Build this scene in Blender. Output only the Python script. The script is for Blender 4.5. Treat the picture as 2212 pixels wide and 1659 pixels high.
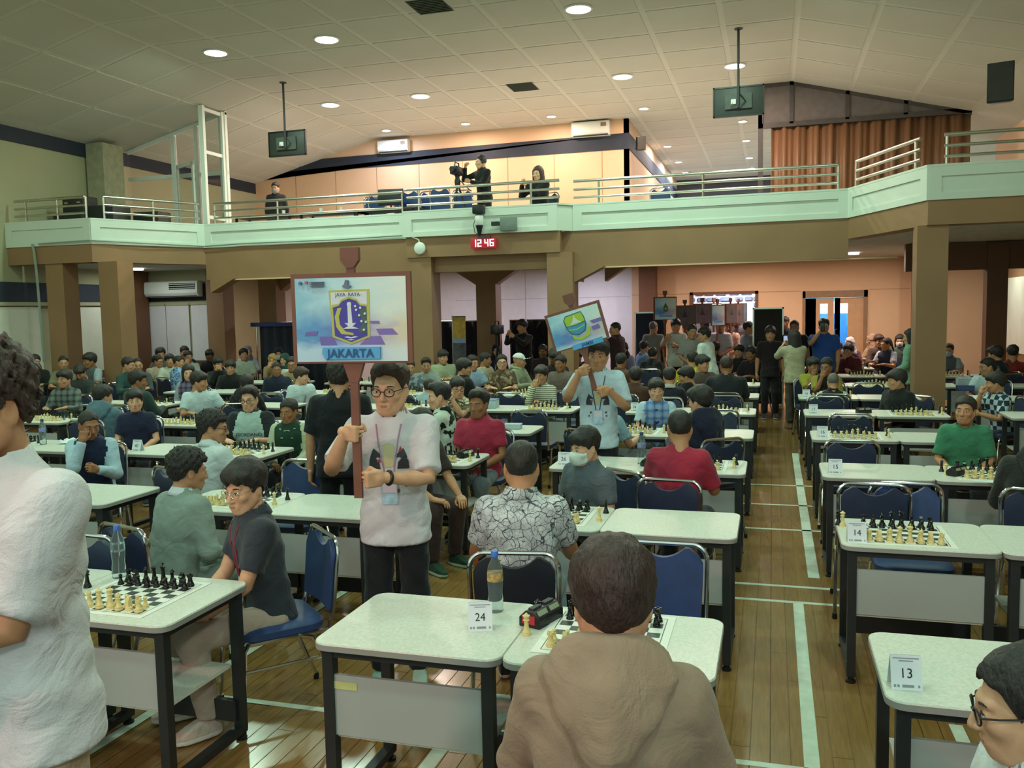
import bpy, bmesh, math, random
import numpy as np
from mathutils import Vector, Matrix, Euler

random.seed(7)
np.random.seed(7)
PI = math.pi
for _o in list(bpy.data.objects):
    bpy.data.objects.remove(_o)
SC = bpy.context.scene
COL = SC.collection

# ------------------------------------------------------------------ camera
cam_d = bpy.data.cameras.new('camera')
cam = bpy.data.objects.new('camera', cam_d)
COL.objects.link(cam)
_p, _y, _r = 0.08470482, 0.29114088, -0.02008163      # pitch down, yaw to the left, roll
_F = Vector((-math.sin(_y) * math.cos(_p), math.cos(_y) * math.cos(_p), -math.sin(_p)))
_R = Vector((math.cos(_y), math.sin(_y), 0))
_U = _R.cross(_F)
_Rr = math.cos(_r) * _R + math.sin(_r) * _U
_Ur = -math.sin(_r) * _R + math.cos(_r) * _U
cam.matrix_world = Matrix(((_Rr.x, _Ur.x, -_F.x, 0), (_Rr.y, _Ur.y, -_F.y, 0), (_Rr.z, _Ur.z, -_F.z, 2.0), (0, 0, 0, 1)))
cam_d.sensor_fit = 'HORIZONTAL'
cam_d.sensor_width = 36
cam_d.lens = 1882.7 / 2212 * 36
cam_d.clip_end = 120
SC.camera = cam

# ------------------------------------------------------------------ world, exposure, large lights
W = bpy.data.worlds.new('hall_air')
SC.world = W
W.use_nodes = True
W.node_tree.nodes['Background'].inputs[0].default_value = (0.70, 0.95, 0.80, 1)
W.node_tree.nodes['Background'].inputs[1].default_value = 1.0
SC.view_settings.view_transform = 'Standard'
SC.view_settings.look = 'None'
SC.view_settings.gamma = 1
SC.view_settings.use_curve_mapping = False
SC.view_settings.exposure = 0.0
LAMP_FRONT = (0.66, 1.0, 0.76)
LAMP_REAR = (1.0, 0.76, 0.62)
P_FRONT = 62.0      # the rows of hall lamps over the seats nearest the stage
P_MID = 85.0         # first row of lamps in view
P_REAR = 95.0        # lamps over the gallery
P_SMALL = 55.0

def spot(name, loc, target, energy, color, size_deg, blend=0.5, radius=0.15):
    d = bpy.data.lights.new(name, 'SPOT')
    d.energy = energy; d.color = color; d.spot_size = math.radians(size_deg); d.spot_blend = blend
    d.shadow_soft_size = radius
    o = bpy.data.objects.new(name, d); COL.objects.link(o)
    o.location = loc
    o.rotation_euler = (Vector(target) - Vector(loc)).to_track_quat('-Z', 'Y').to_euler()
    return o
spot('stage_spotlight', (-4.6, -2.6, 4.6), (-1.7, 2.4, 1.4), 520, (1.0, 0.40, 0.34), 34, 0.8)
spot('stage_spotlight', (2.6, -2.8, 5.2), (-1.2, 4.5, 0.9), 420, (0.86, 1.0, 0.92), 62, 0.9, 0.3)

# ------------------------------------------------------------------ materials
def lin(c):
    if isinstance(c, str):
        c = [int(c[i:i + 2], 16) / 255 for i in (0, 2, 4)]
    return tuple((v / 12.92 if v <= 0.04045 else ((v + 0.055) / 1.055) ** 2.4) for v in c)

class NT:
    def __init__(s, name):
        s.m = bpy.data.materials.new(name); s.m.use_nodes = True
        s.n = s.m.node_tree.nodes; s.l = s.m.node_tree.links
        s.b = s.n['Principled BSDF']
    def new(s, t, **kw):
        n = s.n.new(t)
        for k, v in kw.items():
            if hasattr(n, k): setattr(n, k, v)
        return n
    def coord(s, scale=(1, 1, 1), which='Object', rot=(0, 0, 0)):
        tc = s.new('ShaderNodeTexCoord'); mp = s.new('ShaderNodeMapping')
        mp.inputs['Scale'].default_value = scale; mp.inputs['Rotation'].default_value = rot
        s.l.new(tc.outputs[which], mp.inputs['Vector'])
        return mp.outputs['Vector']
    def noise(s, vec, scale=5, detail=3, rough=0.5):
        n = s.new('ShaderNodeTexNoise'); n.inputs['Scale'].default_value = scale
        n.inputs['Detail'].default_value = detail; n.inputs['Roughness'].default_value = rough
        if vec is not None: s.l.new(vec, n.inputs['Vector'])
        return n
    def ramp(s, fac, stops, interp='LINEAR'):
        r = s.new('ShaderNodeValToRGB'); r.color_ramp.interpolation = interp
        e = r.color_ramp.elements
        while len(e) < len(stops): e.new(0.5)
        for i, (p, c) in enumerate(stops):
            e[i].position = p; e[i].color = (*c[:3], 1)
        s.l.new(fac, r.inputs['Fac'])
        return r.outputs['Color']
    def mix(s, fac, a, b, mode='MIX'):
        m = s.new('ShaderNodeMix', data_type='RGBA', blend_type=mode)
        for i, v in ((0, fac), (6, a), (7, b)):
            if hasattr(v, 'links'): s.l.new(v, m.inputs[i])
            elif i == 0: m.inputs[0].default_value = v
            else: m.inputs[i].default_value = (*v[:3], 1)
        return m.outputs[2]
    def math(s, op, a, b=0.0):
        m = s.new('ShaderNodeMath', operation=op)
        for i, v in enumerate((a, b)):
            if hasattr(v, 'links'): s.l.new(v, m.inputs[i])
            else: m.inputs[i].default_value = v
        return m.outputs[0]
    def bump(s, h, strength=0.2, dist=0.01):
        b = s.new('ShaderNodeBump'); b.inputs['Strength'].default_value = strength
        b.inputs['Distance'].default_value = dist
        s.l.new(h, b.inputs['Height']); s.l.new(b.outputs[0], s.b.inputs['Normal'])
    def out(s, color=None, rough=0.5, metal=0.0, spec=None, coat=0.0):
        if color is not None:
            if hasattr(color, 'links'): s.l.new(color, s.b.inputs['Base Color'])
            else: s.b.inputs['Base Color'].default_value = (*color[:3], 1)
        s.b.inputs['Roughness'].default_value = rough
        s.b.inputs['Metallic'].default_value = metal
        if spec is not None: s.b.inputs['Specular IOR Level'].default_value = spec
        if coat: s.b.inputs['Coat Weight'].default_value = coat; s.b.inputs['Coat Roughness'].default_value = 0.15
        return s.m

_mc = {}
def M(name, c, rough=0.55, metal=0.0, var=0.12, scale=8.0, bump=0.0, bscale=60.0, coat=0.0, spec=None):
    """plain procedural material: base colour with slow mottling and optional fine relief"""
    key = (name, c, rough, metal, var, scale, bump, bscale, coat, spec)
    if key in _mc: return _mc[key]
    t = NT(name); c = lin(c); v = t.coord()
    col = c
    if var:
        n = t.noise(v, scale, 4)
        col = t.ramp(n.outputs['Fac'], [(0.3, tuple(x * (1 - var) for x in c)), (0.7, tuple(min(1, x * (1 + var)) for x in c))])
    if bump:
        b = t.noise(v, bscale, 4); t.bump(b.outputs['Fac'], bump, 0.004)
    _mc[key] = t.out(col, rough, metal, spec, coat)
    return _mc[key]

def emis(name, c, strength):
    t = NT(name)
    t.b.inputs['Base Color'].default_value = (0, 0, 0, 1)
    t.b.inputs['Emission Color'].default_value = (*c, 1)
    t.b.inputs['Emission Strength'].default_value = strength
    return t.m

_clothc = {}
def cloth(c, bump=0.55):
    k = ('c', c, bump)
    if k not in _clothc:
        t = NT('cloth_' + c); v = t.coord(); cc = lin(c)
        n = t.noise(v, 7, 4); w = t.noise(v, 260, 2); f = t.noise(v, 7, 3, 0.5); f.inputs['Distortion'].default_value = 1.6
        col = t.ramp(n.outputs['Fac'], [(0.3, tuple(x * 0.9 for x in cc)), (0.7, tuple(min(1, x * 1.08) for x in cc))])
        h = t.math('ADD', t.math('MULTIPLY', w.outputs['Fac'], 0.08), f.outputs['Fac'])
        t.bump(h, bump, 0.03)
        t.b.inputs['Sheen Weight'].default_value = 0.15
        _clothc[k] = t.out(col, 0.85, 0, 0.25)
    return _clothc[k]

def plaid(base, l1, l2, scale=14):
    k = ('p', base, l1, l2, scale)
    if k not in _clothc:
        t = NT('plaid_' + base); v = t.coord()
        s = t.new('ShaderNodeSeparateXYZ'); t.l.new(v, s.inputs[0])
        def stripe(o, sc, w, ph=0.0):
            a = t.math('FRACT', t.math('ADD', t.math('MULTIPLY', o, sc), ph))
            return t.math('LESS_THAN', a, w)
        c = t.mix(t.math('MULTIPLY', stripe(s.outputs[0], scale, 0.5), 0.45), lin(base), lin(l1))
        c = t.mix(t.math('MULTIPLY', stripe(s.outputs[2], scale, 0.5), 0.45), c, lin(l1))
        c = t.mix(t.math('MULTIPLY', stripe(s.outputs[0], scale, 0.13, 0.3), 0.6), c, lin(l2))
        c = t.mix(t.math('MULTIPLY', stripe(s.outputs[2], scale, 0.13, 0.3), 0.6), c, lin(l2))
        f = t.noise(v, 16, 4); t.bump(f.outputs['Fac'], 0.25, 0.02)
        _clothc[k] = t.out(c, 0.85, 0, 0.25)
    return _clothc[k]

def striped(base, line, scale=28, w=0.3, axis=2):
    k = ('s', base, line, scale, axis)
    if k not in _clothc:
        t = NT('stripe_' + base); v = t.coord()
        s = t.new('ShaderNodeSeparateXYZ'); t.l.new(v, s.inputs[0])
        a = t.math('LESS_THAN', t.math('FRACT', t.math('MULTIPLY', s.outputs[axis], scale)), w)
        c = t.mix(a, lin(base), lin(line))
        f = t.noise(v, 16, 4); t.bump(f.outputs['Fac'], 0.25, 0.02)
        _clothc[k] = t.out(c, 0.85, 0, 0.25)
    return _clothc[k]

def floral(base, line, scale=17, width=0.055, extra=None):
    """petal shapes outlined with dark strokes"""
    k = ('f', base, line, scale, width, extra)
    if k not in _clothc:
        t = NT('floral_' + base); v = t.coord()
        w = t.noise(v, 9, 2); vv = t.new('ShaderNodeMix', data_type='VECTOR')
        vv.inputs[0].default_value = 0.09
        t.l.new(v, vv.inputs[4]); t.l.new(w.outputs['Color'], vv.inputs[5])
        vo = t.new('ShaderNodeTexVoronoi', feature='DISTANCE_TO_EDGE'); vo.inputs['Scale'].default_value = scale
        t.l.new(vv.outputs[1], vo.inputs['Vector'])
        vo2 = t.new('ShaderNodeTexVoronoi', feature='DISTANCE_TO_EDGE'); vo2.inputs['Scale'].default_value = scale * 0.47
        t.l.new(vv.outputs[1], vo2.inputs['Vector'])
        e = t.math('MINIMUM', vo.outputs['Distance'], t.math('MULTIPLY', vo2.outputs['Distance'], 0.8))
        sh = t.noise(v, 11, 2)
        b2 = t.ramp(sh.outputs['Fac'], [(0.35, tuple(x * 0.62 for x in lin(base))), (0.6, lin(base))])
        c = t.mix(t.math('LESS_THAN', e, width), b2, lin(line))
        if extra:
            n3 = t.noise(v, 8, 1)
            c = t.mix(t.math('GREATER_THAN', n3.outputs['Fac'], 0.58), c, lin(extra))
        f = t.noise(v, 16, 4); t.bump(f.outputs['Fac'], 0.25, 0.02)
        _clothc[k] = t.out(c, 0.85, 0, 0.25)
    return _clothc[k]

def blotch(base, c2, scale=9, thr=0.54):
    k = ('b', base, c2, scale, thr)
    if k not in _clothc:
        t = NT('blotch_' + base); v = t.coord()
        n = t.noise(v, scale, 2, 0.4)
        c = t.mix(t.math('GREATER_THAN', n.outputs['Fac'], thr), lin(base), lin(c2))
        f = t.noise(v, 16, 4); t.bump(f.outputs['Fac'], 0.25, 0.02)
        _clothc[k] = t.out(c, 0.85, 0, 0.25)
    return _clothc[k]

def checks(c1, c2, scale=9):
    k = ('k', c1, c2, scale)
    if k not in _clothc:
        t = NT('checks_' + c1); v = t.coord()
        ch = t.new('ShaderNodeTexChecker'); ch.inputs['Scale'].default_value = scale
        ch.inputs['Color1'].default_value = (*lin(c1), 1); ch.inputs['Color2'].default_value = (*lin(c2), 1)
        t.l.new(v, ch.inputs['Vector'])
        _clothc[k] = t.out(ch.outputs['Color'], 0.85, 0, 0.25)
    return _clothc[k]

# ------------------------------------------------------------------ mesh building
class MB:
    def __init__(s):
        s.v = []; s.f = []; s.m = []
    def add(s, vs, fs, m=0):
        o = len(s.v); s.v += [tuple(x) for x in vs]
        s.f += [tuple(i + o for i in f) for f in fs]; s.m += [m] * len(fs)
        return s
    def box(s, c, d, m=0, rz=0.0, R=None):
        x, y, z = (q / 2 for q in d)
        vs = [(-x, -y, -z), (x, -y, -z), (x, y, -z), (-x, y, -z), (-x, -y, z), (x, -y, z), (x, y, z), (-x, y, z)]
        if R is None: R = Matrix.Rotation(rz, 3, 'Z')
        vs = [R @ Vector(q) + Vector(c) for q in vs]
        return s.add(vs, [(0, 3, 2, 1), (4, 5, 6, 7), (0, 1, 5, 4), (1, 2, 6, 5), (2, 3, 7, 6), (3, 0, 4, 7)], m)
    def b2(s, lo, hi, m=0):
        return s.box([(a + b) / 2 for a, b in zip(lo, hi)], [abs(b - a) for a, b in zip(lo, hi)], m)
    def prism(s, pts, z0, z1, m=0, frame=None):
        """polygon pts (u,v) extruded from z0 to z1; frame maps (u,v,w) to world"""
        n = len(pts)
        fr = frame or (lambda u, v, w: (u, v, w))
        vs = [fr(u, v, z0) for u, v in pts] + [fr(u, v, z1) for u, v in pts]
        fs = [tuple(reversed(range(n))), tuple(range(n, 2 * n))]
        fs += [(i, (i + 1) % n, n + (i + 1) % n, n + i) for i in range(n)]
        return s.add(vs, fs, m)
    def lathe(s, prof, n=16, o=(0, 0, 0), m=0, R=None):
        vs = []; fs = []
        for r, z in prof:
            for k in range(n):
                a = 2 * PI * k / n
                p = Vector((r * math.cos(a), r * math.sin(a), z))
                if R is not None: p = R @ p
                vs.append(p + Vector(o))
        for i in range(len(prof) - 1):
            for k in range(n):
                fs.append((i * n + k, i * n + (k + 1) % n, (i + 1) * n + (k + 1) % n, (i + 1) * n + k))
        fs.append(tuple(reversed(range(n)))); fs.append(tuple(range((len(prof) - 1) * n, len(prof) * n)))
        return s.add(vs, fs, m)
    def tube(s, path, r, n=8, m=0, closed=False, sx=1.0):
        path = [Vector(p) for p in path]
        L = len(path); rr = r if isinstance(r, (list, tuple)) else [r] * L
        vs = []; fs = []; up = None
        for i, p in enumerate(path):
            a = path[(i - 1) % L] if (closed or i) else p
            b = path[(i + 1) % L] if (closed or i < L - 1) else p
            d = (b - a).normalized()
            if up is None:
                up = Vector((0, 0, 1)) if abs(d.z) < 0.9 else Vector((1, 0, 0))
            u = d.cross(up)
            if u.length < 1e-6: u = d.orthogonal()
            u.normalize(); w = u.cross(d).normalized(); up = w
            for k in range(n):
                t = 2 * PI * k / n
                vs.append(p + (u * math.cos(t) * sx + w * math.sin(t)) * rr[i])
        for i in range(L if closed else L - 1):
            j = (i + 1) % L
            for k in range(n):
                fs.append((i * n + k, i * n + (k + 1) % n, j * n + (k + 1) % n, j * n + k))
        if not closed:
            fs.append(tuple(reversed(range(n)))); fs.append(tuple(range((L - 1) * n, L * n)))
        return s.add(vs, fs, m)
    def mesh(s, name, mats, smooth=True):
        me = bpy.data.meshes.new(name)
        me.from_pydata(s.v, [], s.f)
        for mt in mats: me.materials.append(mt)
        if len(mats) > 1: me.polygons.foreach_set('material_index', s.m)
        me.update()
        bm = bmesh.new(); bm.from_mesh(me); bmesh.ops.recalc_face_normals(bm, faces=bm.faces); bm.to_mesh(me); bm.free()
        if smooth:
            me.polygons.foreach_set('use_smooth', [True] * len(me.polygons)); me.set_sharp_from_angle(angle=0.7)
        return me
    def build(s, name, mats, parent=None, loc=(0, 0, 0), rz=0.0, smooth=True):
        if not isinstance(mats, (list, tuple)): mats = [mats]
        return link(name, s.mesh(name, mats, smooth), parent, loc, rz)

def link(name, me, parent=None, loc=(0, 0, 0), rz=0.0):
    o = bpy.data.objects.new(name, me); COL.objects.link(o)
    o.location = loc; o.rotation_euler = (0, 0, rz)
    if parent is not None: o.parent = parent
    return o
def tag(o, label, cat, group=None):
    o['label'] = label; o['category'] = cat
    if group: o['group'] = group
    return o
def thing(name, label, cat, loc=(0, 0, 0), rz=0.0, group=None):
    return tag(link(name, None, None, loc, rz), label, cat, group)
def struct(o, label=None):
    o['kind'] = 'structure'
    if label: o['label'] = label
    return o
def dup(root, loc, rz, label=None, group=None):
    def cp(o, par):
        c = o.copy(); COL.objects.link(c); c.parent = par
        for ch in [q for q in o.children]: cp(ch, c)
        return c
    r = cp(root, None); r.location = loc; r.rotation_euler = (0, 0, rz)
    if label: r['label'] = label
    if group: r['group'] = group
    return r
def bevelled(mb, name, mats, parent=None, w=0.01, seg=2, loc=(0, 0, 0), rz=0.0):
    me = mb.mesh(name, mats if isinstance(mats, (list, tuple)) else [mats], False)
    bm = bmesh.new(); bm.from_mesh(me)
    bmesh.ops.bevel(bm, geom=bm.edges[:], offset=w, segments=seg, affect='EDGES', profile=0.5)
    bm.to_mesh(me); bm.free()
    me.polygons.foreach_set('use_smooth', [True] * len(me.polygons)); me.set_sharp_from_angle(angle=0.6)
    return link(name, me, parent, loc, rz)

_txt = {}
def text_mesh(body, size=1.0, depth=0.0, bold=0.0):
    """glyph outlines of a word as a mesh lying in the XY plane, centred"""
    k = (body, size, depth, bold)
    if k not in _txt:
        cu = bpy.data.curves.new('glyphs', 'FONT'); cu.body = body; cu.size = size
        cu.align_x = 'CENTER'; cu.align_y = 'CENTER'; cu.extrude = depth; cu.offset = bold; cu.resolution_u = 3
        ob = bpy.data.objects.new('glyphs', cu); COL.objects.link(ob)
        dg = bpy.context.evaluated_depsgraph_get()
        me = bpy.data.meshes.new_from_object(ob.evaluated_get(dg))
        bpy.data.objects.remove(ob); bpy.data.curves.remove(cu)
        _txt[k] = me
    return _txt[k]
def text_geo(body, size, bold=0.0):
    me = text_mesh(body, size, 0.0, bold)
    return [tuple(v.co) for v in me.vertices], [tuple(p.vertices) for p in me.polygons]
# ================================================================== THE HALL
XL, XR, YB, ZC = -13.9, 4.7, 21.7, 6.62
XB1, XB2, SL = -10.18, 0.36, 0.26
def ceil_z(x):
    return ZC - SL * max(0, XB1 - x) - SL * max(0, x - XB2)

m_brown = M('brown_paint', '957150', 0.6, var=0.08, scale=1.5, bump=0.05)
m_brown_d = M('dark_brown_paint', '6f4a32', 0.6, var=0.08, scale=1.5)
m_beige = M('beige_wall_panel', 'd9b491', 0.7, var=0.04, scale=1.0, bump=0.03)
m_olive = M('pale_olive_wall', 'a9a483', 0.75, var=0.05, scale=1.0)
m_navy = M('navy_wall_band', '252c3a', 0.7, var=0.08)
m_white = M('white_paint', 'dfe3da', 0.55, var=0.03, scale=2)
m_lav = M('pale_lavender_board', 'dcd8dc', 0.6, var=0.03)
m_groove = M('wall_joint_shadow_gap', 'a58362', 0.8, var=0.0)
m_steel = M('brushed_steel', 'c9c8bd', 0.28, 1.0, var=0.05)
m_black = M('black_plastic', '15161a', 0.4, var=0.1)
m_dgrey = M('dark_grey_panel', '3b3a3c', 0.6, var=0.06)
m_cables = M('grey_cable', '8f9a8f', 0.6, var=0.0)

# floor: base slab plus separate boards where the seams can be told apart
def wood_mat(name, boards):
    t = NT(name); v = t.coord((1, 1, 1), 'Object')
    g = t.noise(t.coord((16, 1.3, 1)), 3.5, 5, 0.6)
    big = t.noise(v, 0.9, 2)
    c = t.ramp(g.outputs['Fac'], [(0.25, lin('7d5c37')), (0.55, lin('94703f')), (0.8, lin('a58250'))])
    c = t.mix(t.math('MULTIPLY', big.outputs['Fac'], 0.35), c, lin('8a6a35'))
    if boards:
        br = t.new('ShaderNodeTexBrick'); br.offset = 0.37
        br.inputs['Scale'].default_value = 1.0; br.inputs['Mortar Size'].default_value = 0.0025
        br.inputs['Brick Width'].default_value = 1.9; br.inputs['Row Height'].default_value = 0.085
        br.inputs['Color1'].default_value = (1, 1, 1, 1); br.inputs['Color2'].default_value = (0.8, 0.8, 0.8, 1)
        br.inputs['Mortar'].default_value = (0.3, 0.3, 0.3, 1)
        t.l.new(t.coord((1, 1, 1), 'Object', (0, 0, PI / 2)), br.inputs['Vector'])
        c = t.mix(1.0, c, br.outputs['Color'], 'MULTIPLY')
    else:
        oi = t.new('ShaderNodeObjectInfo')
        k = t.ramp(oi.outputs['Random'], [(0, (0.92, 0.92, 0.92)), (1, (1.05, 1.04, 1.02))])
        c = t.mix(1.0, c, k, 'MULTIPLY')
    rr = t.noise(v, 2.2, 3)
    r = t.math('ADD', t.math('MULTIPLY', rr.outputs['Fac'], 0.16), 0.14)
    t.l.new(r, t.b.inputs['Roughness'])
    m = t.out(c, 0.25, 0, 0.5, 0.25); t.l.new(r, t.b.inputs['Roughness'])
    return m
fl = struct(MB().b2((-16, -4, -0.15), (8, 34, -0.004)).build('floor', wood_mat('parquet_far', True), smooth=False), 'varnished timber sports-hall floor with painted court lines')
PW, PLN = 0.088, 1.93
_pb = MB(); _w, _l, _z0, _z1, _c = PW / 2 - 0.0012, PLN / 2 - 0.0012, -0.004, 0.0, 0.0012
_pb.add([(-_w, -_l, _z0), (_w, -_l, _z0), (_w, _l, _z0), (-_w, _l, _z0), (-_w + _c, -_l + _c, _z1), (_w - _c, -_l + _c, _z1), (_w - _c, _l - _c, _z1), (-_w + _c, _l - _c, _z1)],
        [(4, 5, 6, 7), (0, 1, 5, 4), (1, 2, 6, 5), (2, 3, 7, 6), (3, 0, 4, 7)])
_pm = _pb.mesh('plank', [wood_mat('parquet_board', False)], False)
_cols = [x for x in np.arange(-2.42, 0.62, PW)]
_n = 0
for i, x in enumerate(_cols):
    y = 2.4 - (i % 5) * 0.385
    while y < 9.6 and _n < 298:
        if y + PLN > 2.2:
            link('plank', _pm, fl, (x, y + PLN / 2, 0)); _n += 1
        y += PLN
# painted court lines, a coat of paint with its own thickness
m_line = M('court_line_paint', 'c9d6c6', 0.45, var=0.12, scale=14)
def court_line(p0, p1, w, label):
    d = Vector((p1[0] - p0[0], p1[1] - p0[1])); n = Vector((-d.y, d.x)).normalized() * (w / 2)
    q = [(p0[0] + n.x, p0[1] + n.y), (p1[0] + n.x, p1[1] + n.y), (p1[0] - n.x, p1[1] - n.y), (p0[0] - n.x, p0[1] - n.y)]
    o = MB().prism(q, 0.0, 0.0012).build('court_line', m_line, fl, smooth=False)
    return o
court_line((0.175, 2.2), (0.175, 6.0), 0.066, '')
for y, x0, x1 in ((3.80, -6.0, 0.32), (6.02, -1.75, 0.5), (6.36, -1.75, 0.5), (8.0, -1.75, 0.6), (9.0, -1.2, 0.6), (10.0, -0.8, 0.6)):
    court_line((x0, y), (x1, y), 0.042, '')
court_line((0.30, 6.6), (0.30, 12.2), 0.08, '')
court_line((0.86, 2.9), (0.84, 4.4), 0.06, '')
court_line((-3.05, 2.4), (-2.95, 5.6), 0.06, '')
court_line((-1.45, 2.2), (-1.45, 3.6), 0.07, '')
st = struct(MB().b2((-7, -4, 0), (6, 1.95, 0.22)).build('stage_platform', M('stage_boards', '4a3a2c', 0.5), smooth=False), 'low stage platform in front of the first row')

# ceiling -----------------------------------------------------------------
t = NT('ceiling_board'); v = t.coord(); n = t.noise(v, 0.6, 2); g = t.noise(v, 55, 2)
c = t.ramp(n.outputs['Fac'], [(0.3, lin('c4c2b8')), (0.7, lin('cbc8be'))]); t.bump(g.outputs['Fac'], 0.15, 0.004)
m_cpanel = t.out(c, 0.8)
m_cline = M('ceiling_joint_strip', 'd3d0c6', 0.8, var=0.03)
cb = MB()
P = [(XL - 0.6, ceil_z(XL - 0.6)), (XB1, ZC), (XB2, ZC), (XR + 0.6, ceil_z(XR + 0.6))]
for (x0, z0), (x1, z1) in zip(P, P[1:]):
    cb.add([(x0, -4, z0), (x1, -4, z1), (x1, 34, z1), (x0, 34, z0), (x0, -4, z0 + 0.1), (x1, -4, z1 + 0.1), (x1, 34, z1 + 0.1), (x0, 34, z0 + 0.1)],
           [(0, 1, 2, 3), (7, 6, 5, 4), (0, 4, 5, 1), (2, 6, 7, 3)])
ce = struct(cb.build('ceiling', m_cline, smooth=False), 'high suspended ceiling, flat in the middle and sloping to both sides')
PITCH = 1.17
def cpan(w, l):
    return MB().box((0, 0, -0.004), (w, l, 0.008)).mesh('ceiling_panel', [m_cpanel], False)
pm = cpan(PITCH - 0.10, PITCH - 0.10)
nx = 9; x0 = XB1 + (XB2 - XB1 - nx * PITCH) / 2
_lamps_at = []
for i in range(nx):
    for j in range(18):
        link('ceiling_panel', pm, ce, (x0 + (i + 0.5) * PITCH, 9.4 + (j + 0.5) * PITCH, ZC))
for side, xb in ((-1, XB1), (1, XB2)):
    a = math.atan(SL) * (1 if side < 0 else -1)
    for i in range(3):
        for j in range(12):
            d = (i + 0.5) * PITCH
            o = link('ceiling_panel', pm, ce, (xb + side * d * math.cos(a), 9.4 + (j + 0.5) * PITCH, ZC - d * abs(math.sin(a))))
            o.rotation_euler = (0, -a, 0)

# upper walls ---------------------------------------------------------------
def wall_poly(name, pts, mat, label, thick=0.12, axis='y', sgn=1, at=0.0):
    """wall with outline pts (along, z) standing in plane axis=at, thickness away from the hall"""
    if axis == 'y': fr = lambda u, v, w: (u, at + sgn * w, v)
    else: fr = lambda u, v, w: (at + sgn * w, u, v)
    return struct(MB().prism(pts, 0, thick, 0, fr).build(name, mat, smooth=False), label)
XC = -3.4   # corner of the corridor on the gallery
wu = wall_poly('wall_gallery_back', [(XL, 3.3), (XC, 3.3), (XC, ceil_z(XC) + 0.05), (XB1, ZC + 0.05), (XL, ceil_z(XL) + 0.05)], m_beige, 'beige panelled back wall of the upper gallery', at=YB, sgn=1)
MB().prism([(XL, 5.88), (XC, 5.88), (XC, 6.26), (-11.8, 6.20), (XL, 5.72)], -0.02, 0.0, 0, lambda u, v, w: (u, YB + w, v)).build('wall_band', m_navy, wu, smooth=False)
for x in np.arange(-12.6, XC, 1.22):
    MB().b2((x - 0.008, YB - 0.006, 3.35), (x + 0.008, YB + 0.001, 5.88)).build('joint', m_groove, wu, smooth=False)
wc = wall_poly('wall_corridor', [(YB, 3.3), (33, 3.3), (33, ZC), (YB, ZC)], m_beige, 'side wall of the passage behind the gallery', axis='x', at=XC, sgn=-1)
MB().b2((XC, YB - 0.02, 5.88), (XC + 0.02, 33, 6.26)).build('wall_band', m_navy, wc, smooth=False)
struct(MB().b2((XC, 33, 3.3), (XR, 33.2, ZC)).build('wall_corridor_end', m_dgrey, smooth=False))
wl = wall_poly('wall_left', [(-4, 0), (21.7, 0), (21.7, ceil_z(XL) + 0.1), (-4, ceil_z(XL) + 0.1)], m_olive, 'pale olive left side wall with dark bands', axis='x', at=XL, sgn=-1)
MB().b2((XL, -4, 5.38), (XL + 0.03, 21.7, ceil_z(XL) + 0.08)).build('wall_band', m_navy, wl, smooth=False)
MB().b2((XL, -4, 2.34), (XL + 0.03, 17.0, 2.72)).build('wall_band', m_navy, wl, smooth=False)
MB().b2((XL, -4, 2.27), (XL + 0.08, 17.0, 2.34)).build('ledge', m_olive, wl, smooth=False)
MB().b2((XL, -4, 0.0), (XL + 0.05, 17.0, 0.86)).build('dado', m_brown_d, wl, smooth=False)
MB().b2((XL, 10.2, 0), (XL + 0.25, 10.75, ceil_z(XL))).build('pilaster', m_brown, wl, smooth=False)
m_blind = M('white_roller_blind', 'd9d8c6', 0.75, var=0.05, scale=3)
for i, (y0, y1) in enumerate(((10.9, 12.3), (12.55, 13.9), (14.3, 15.6), (15.75, 16.8))):
    w = struct(MB().b2((XL + 0.012, y0, 0.88), (XL + 0.035, y1, 2.25)).build('window_%d' % (i + 1), m_blind, smooth=False), 'window covered by a pale blind along the left wall')
    MB().b2((XL + 0.01, y0 - 0.06, 0.82), (XL + 0.05, y0, 2.27)).build('window_frame', m_olive, w, smooth=False)
wr = wall_poly('wall_right', [(-4, 0), (21.7, 0), (21.7, ceil_z(XR) + 0.1), (-4, ceil_z(XR) + 0.1)], m_brown, 'brown right side wall', axis='x', at=XR, sgn=1)
MB().b2((XR - 0.03, 12.0, 3.3), (XR, 21.7, ceil_z(XR) + 0.05)).build('upper_lining', m_beige, wr, smooth=False)
# gallery side pillar, left
struct(MB().b2((-13.85, 15.35, 3.3), (-13.42, 15.95, 5.66)).build('pillar', M('olive_column', 'a59f83', 0.7), smooth=False), 'square pillar on the left end of the gallery')

# curtain wall on the right of the gallery
gy = 19.5
t = NT('brown_curtain'); v = t.coord(); n = t.noise(t.coord((5, 1, 0.2)), 2, 3)
c = t.ramp(n.outputs['Fac'], [(0.3, lin('6f4f38')), (0.7, lin('94694a'))]); m_curt = t.out(c, 0.5)
cu = MB(); pts = []; L = np.linspace(-0.05, 3.75, 150)
for i, x in enumerate(L):
    pts.append((x, gy + 0.05 + 0.035 * math.sin(x * 21) + 0.02 * math.sin(x * 47 + 1)))
vs = [(x, y, 3.3) for x, y in pts] + [(x, y, 5.72) for x, y in pts]
cu.add(vs, [(i, i + 1, 151 + i - 1 + 1 - 1 + 0, 150 + i) for i in range(0)] + [(i, i + 1, 150 + i + 1, 150 + i) for i in range(149)])
o = cu.build('curtain', m_curt); sm = o.modifiers.new('t', 'SOLIDIFY'); sm.thickness = 0.012
tag(o, 'floor-length brown pleated curtain hung across the gallery', 'curtain')
gb = thing('partition_gable', 'dark triangular panel with frame above the brown gallery curtain', 'partition', (0, gy, 0))
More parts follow.
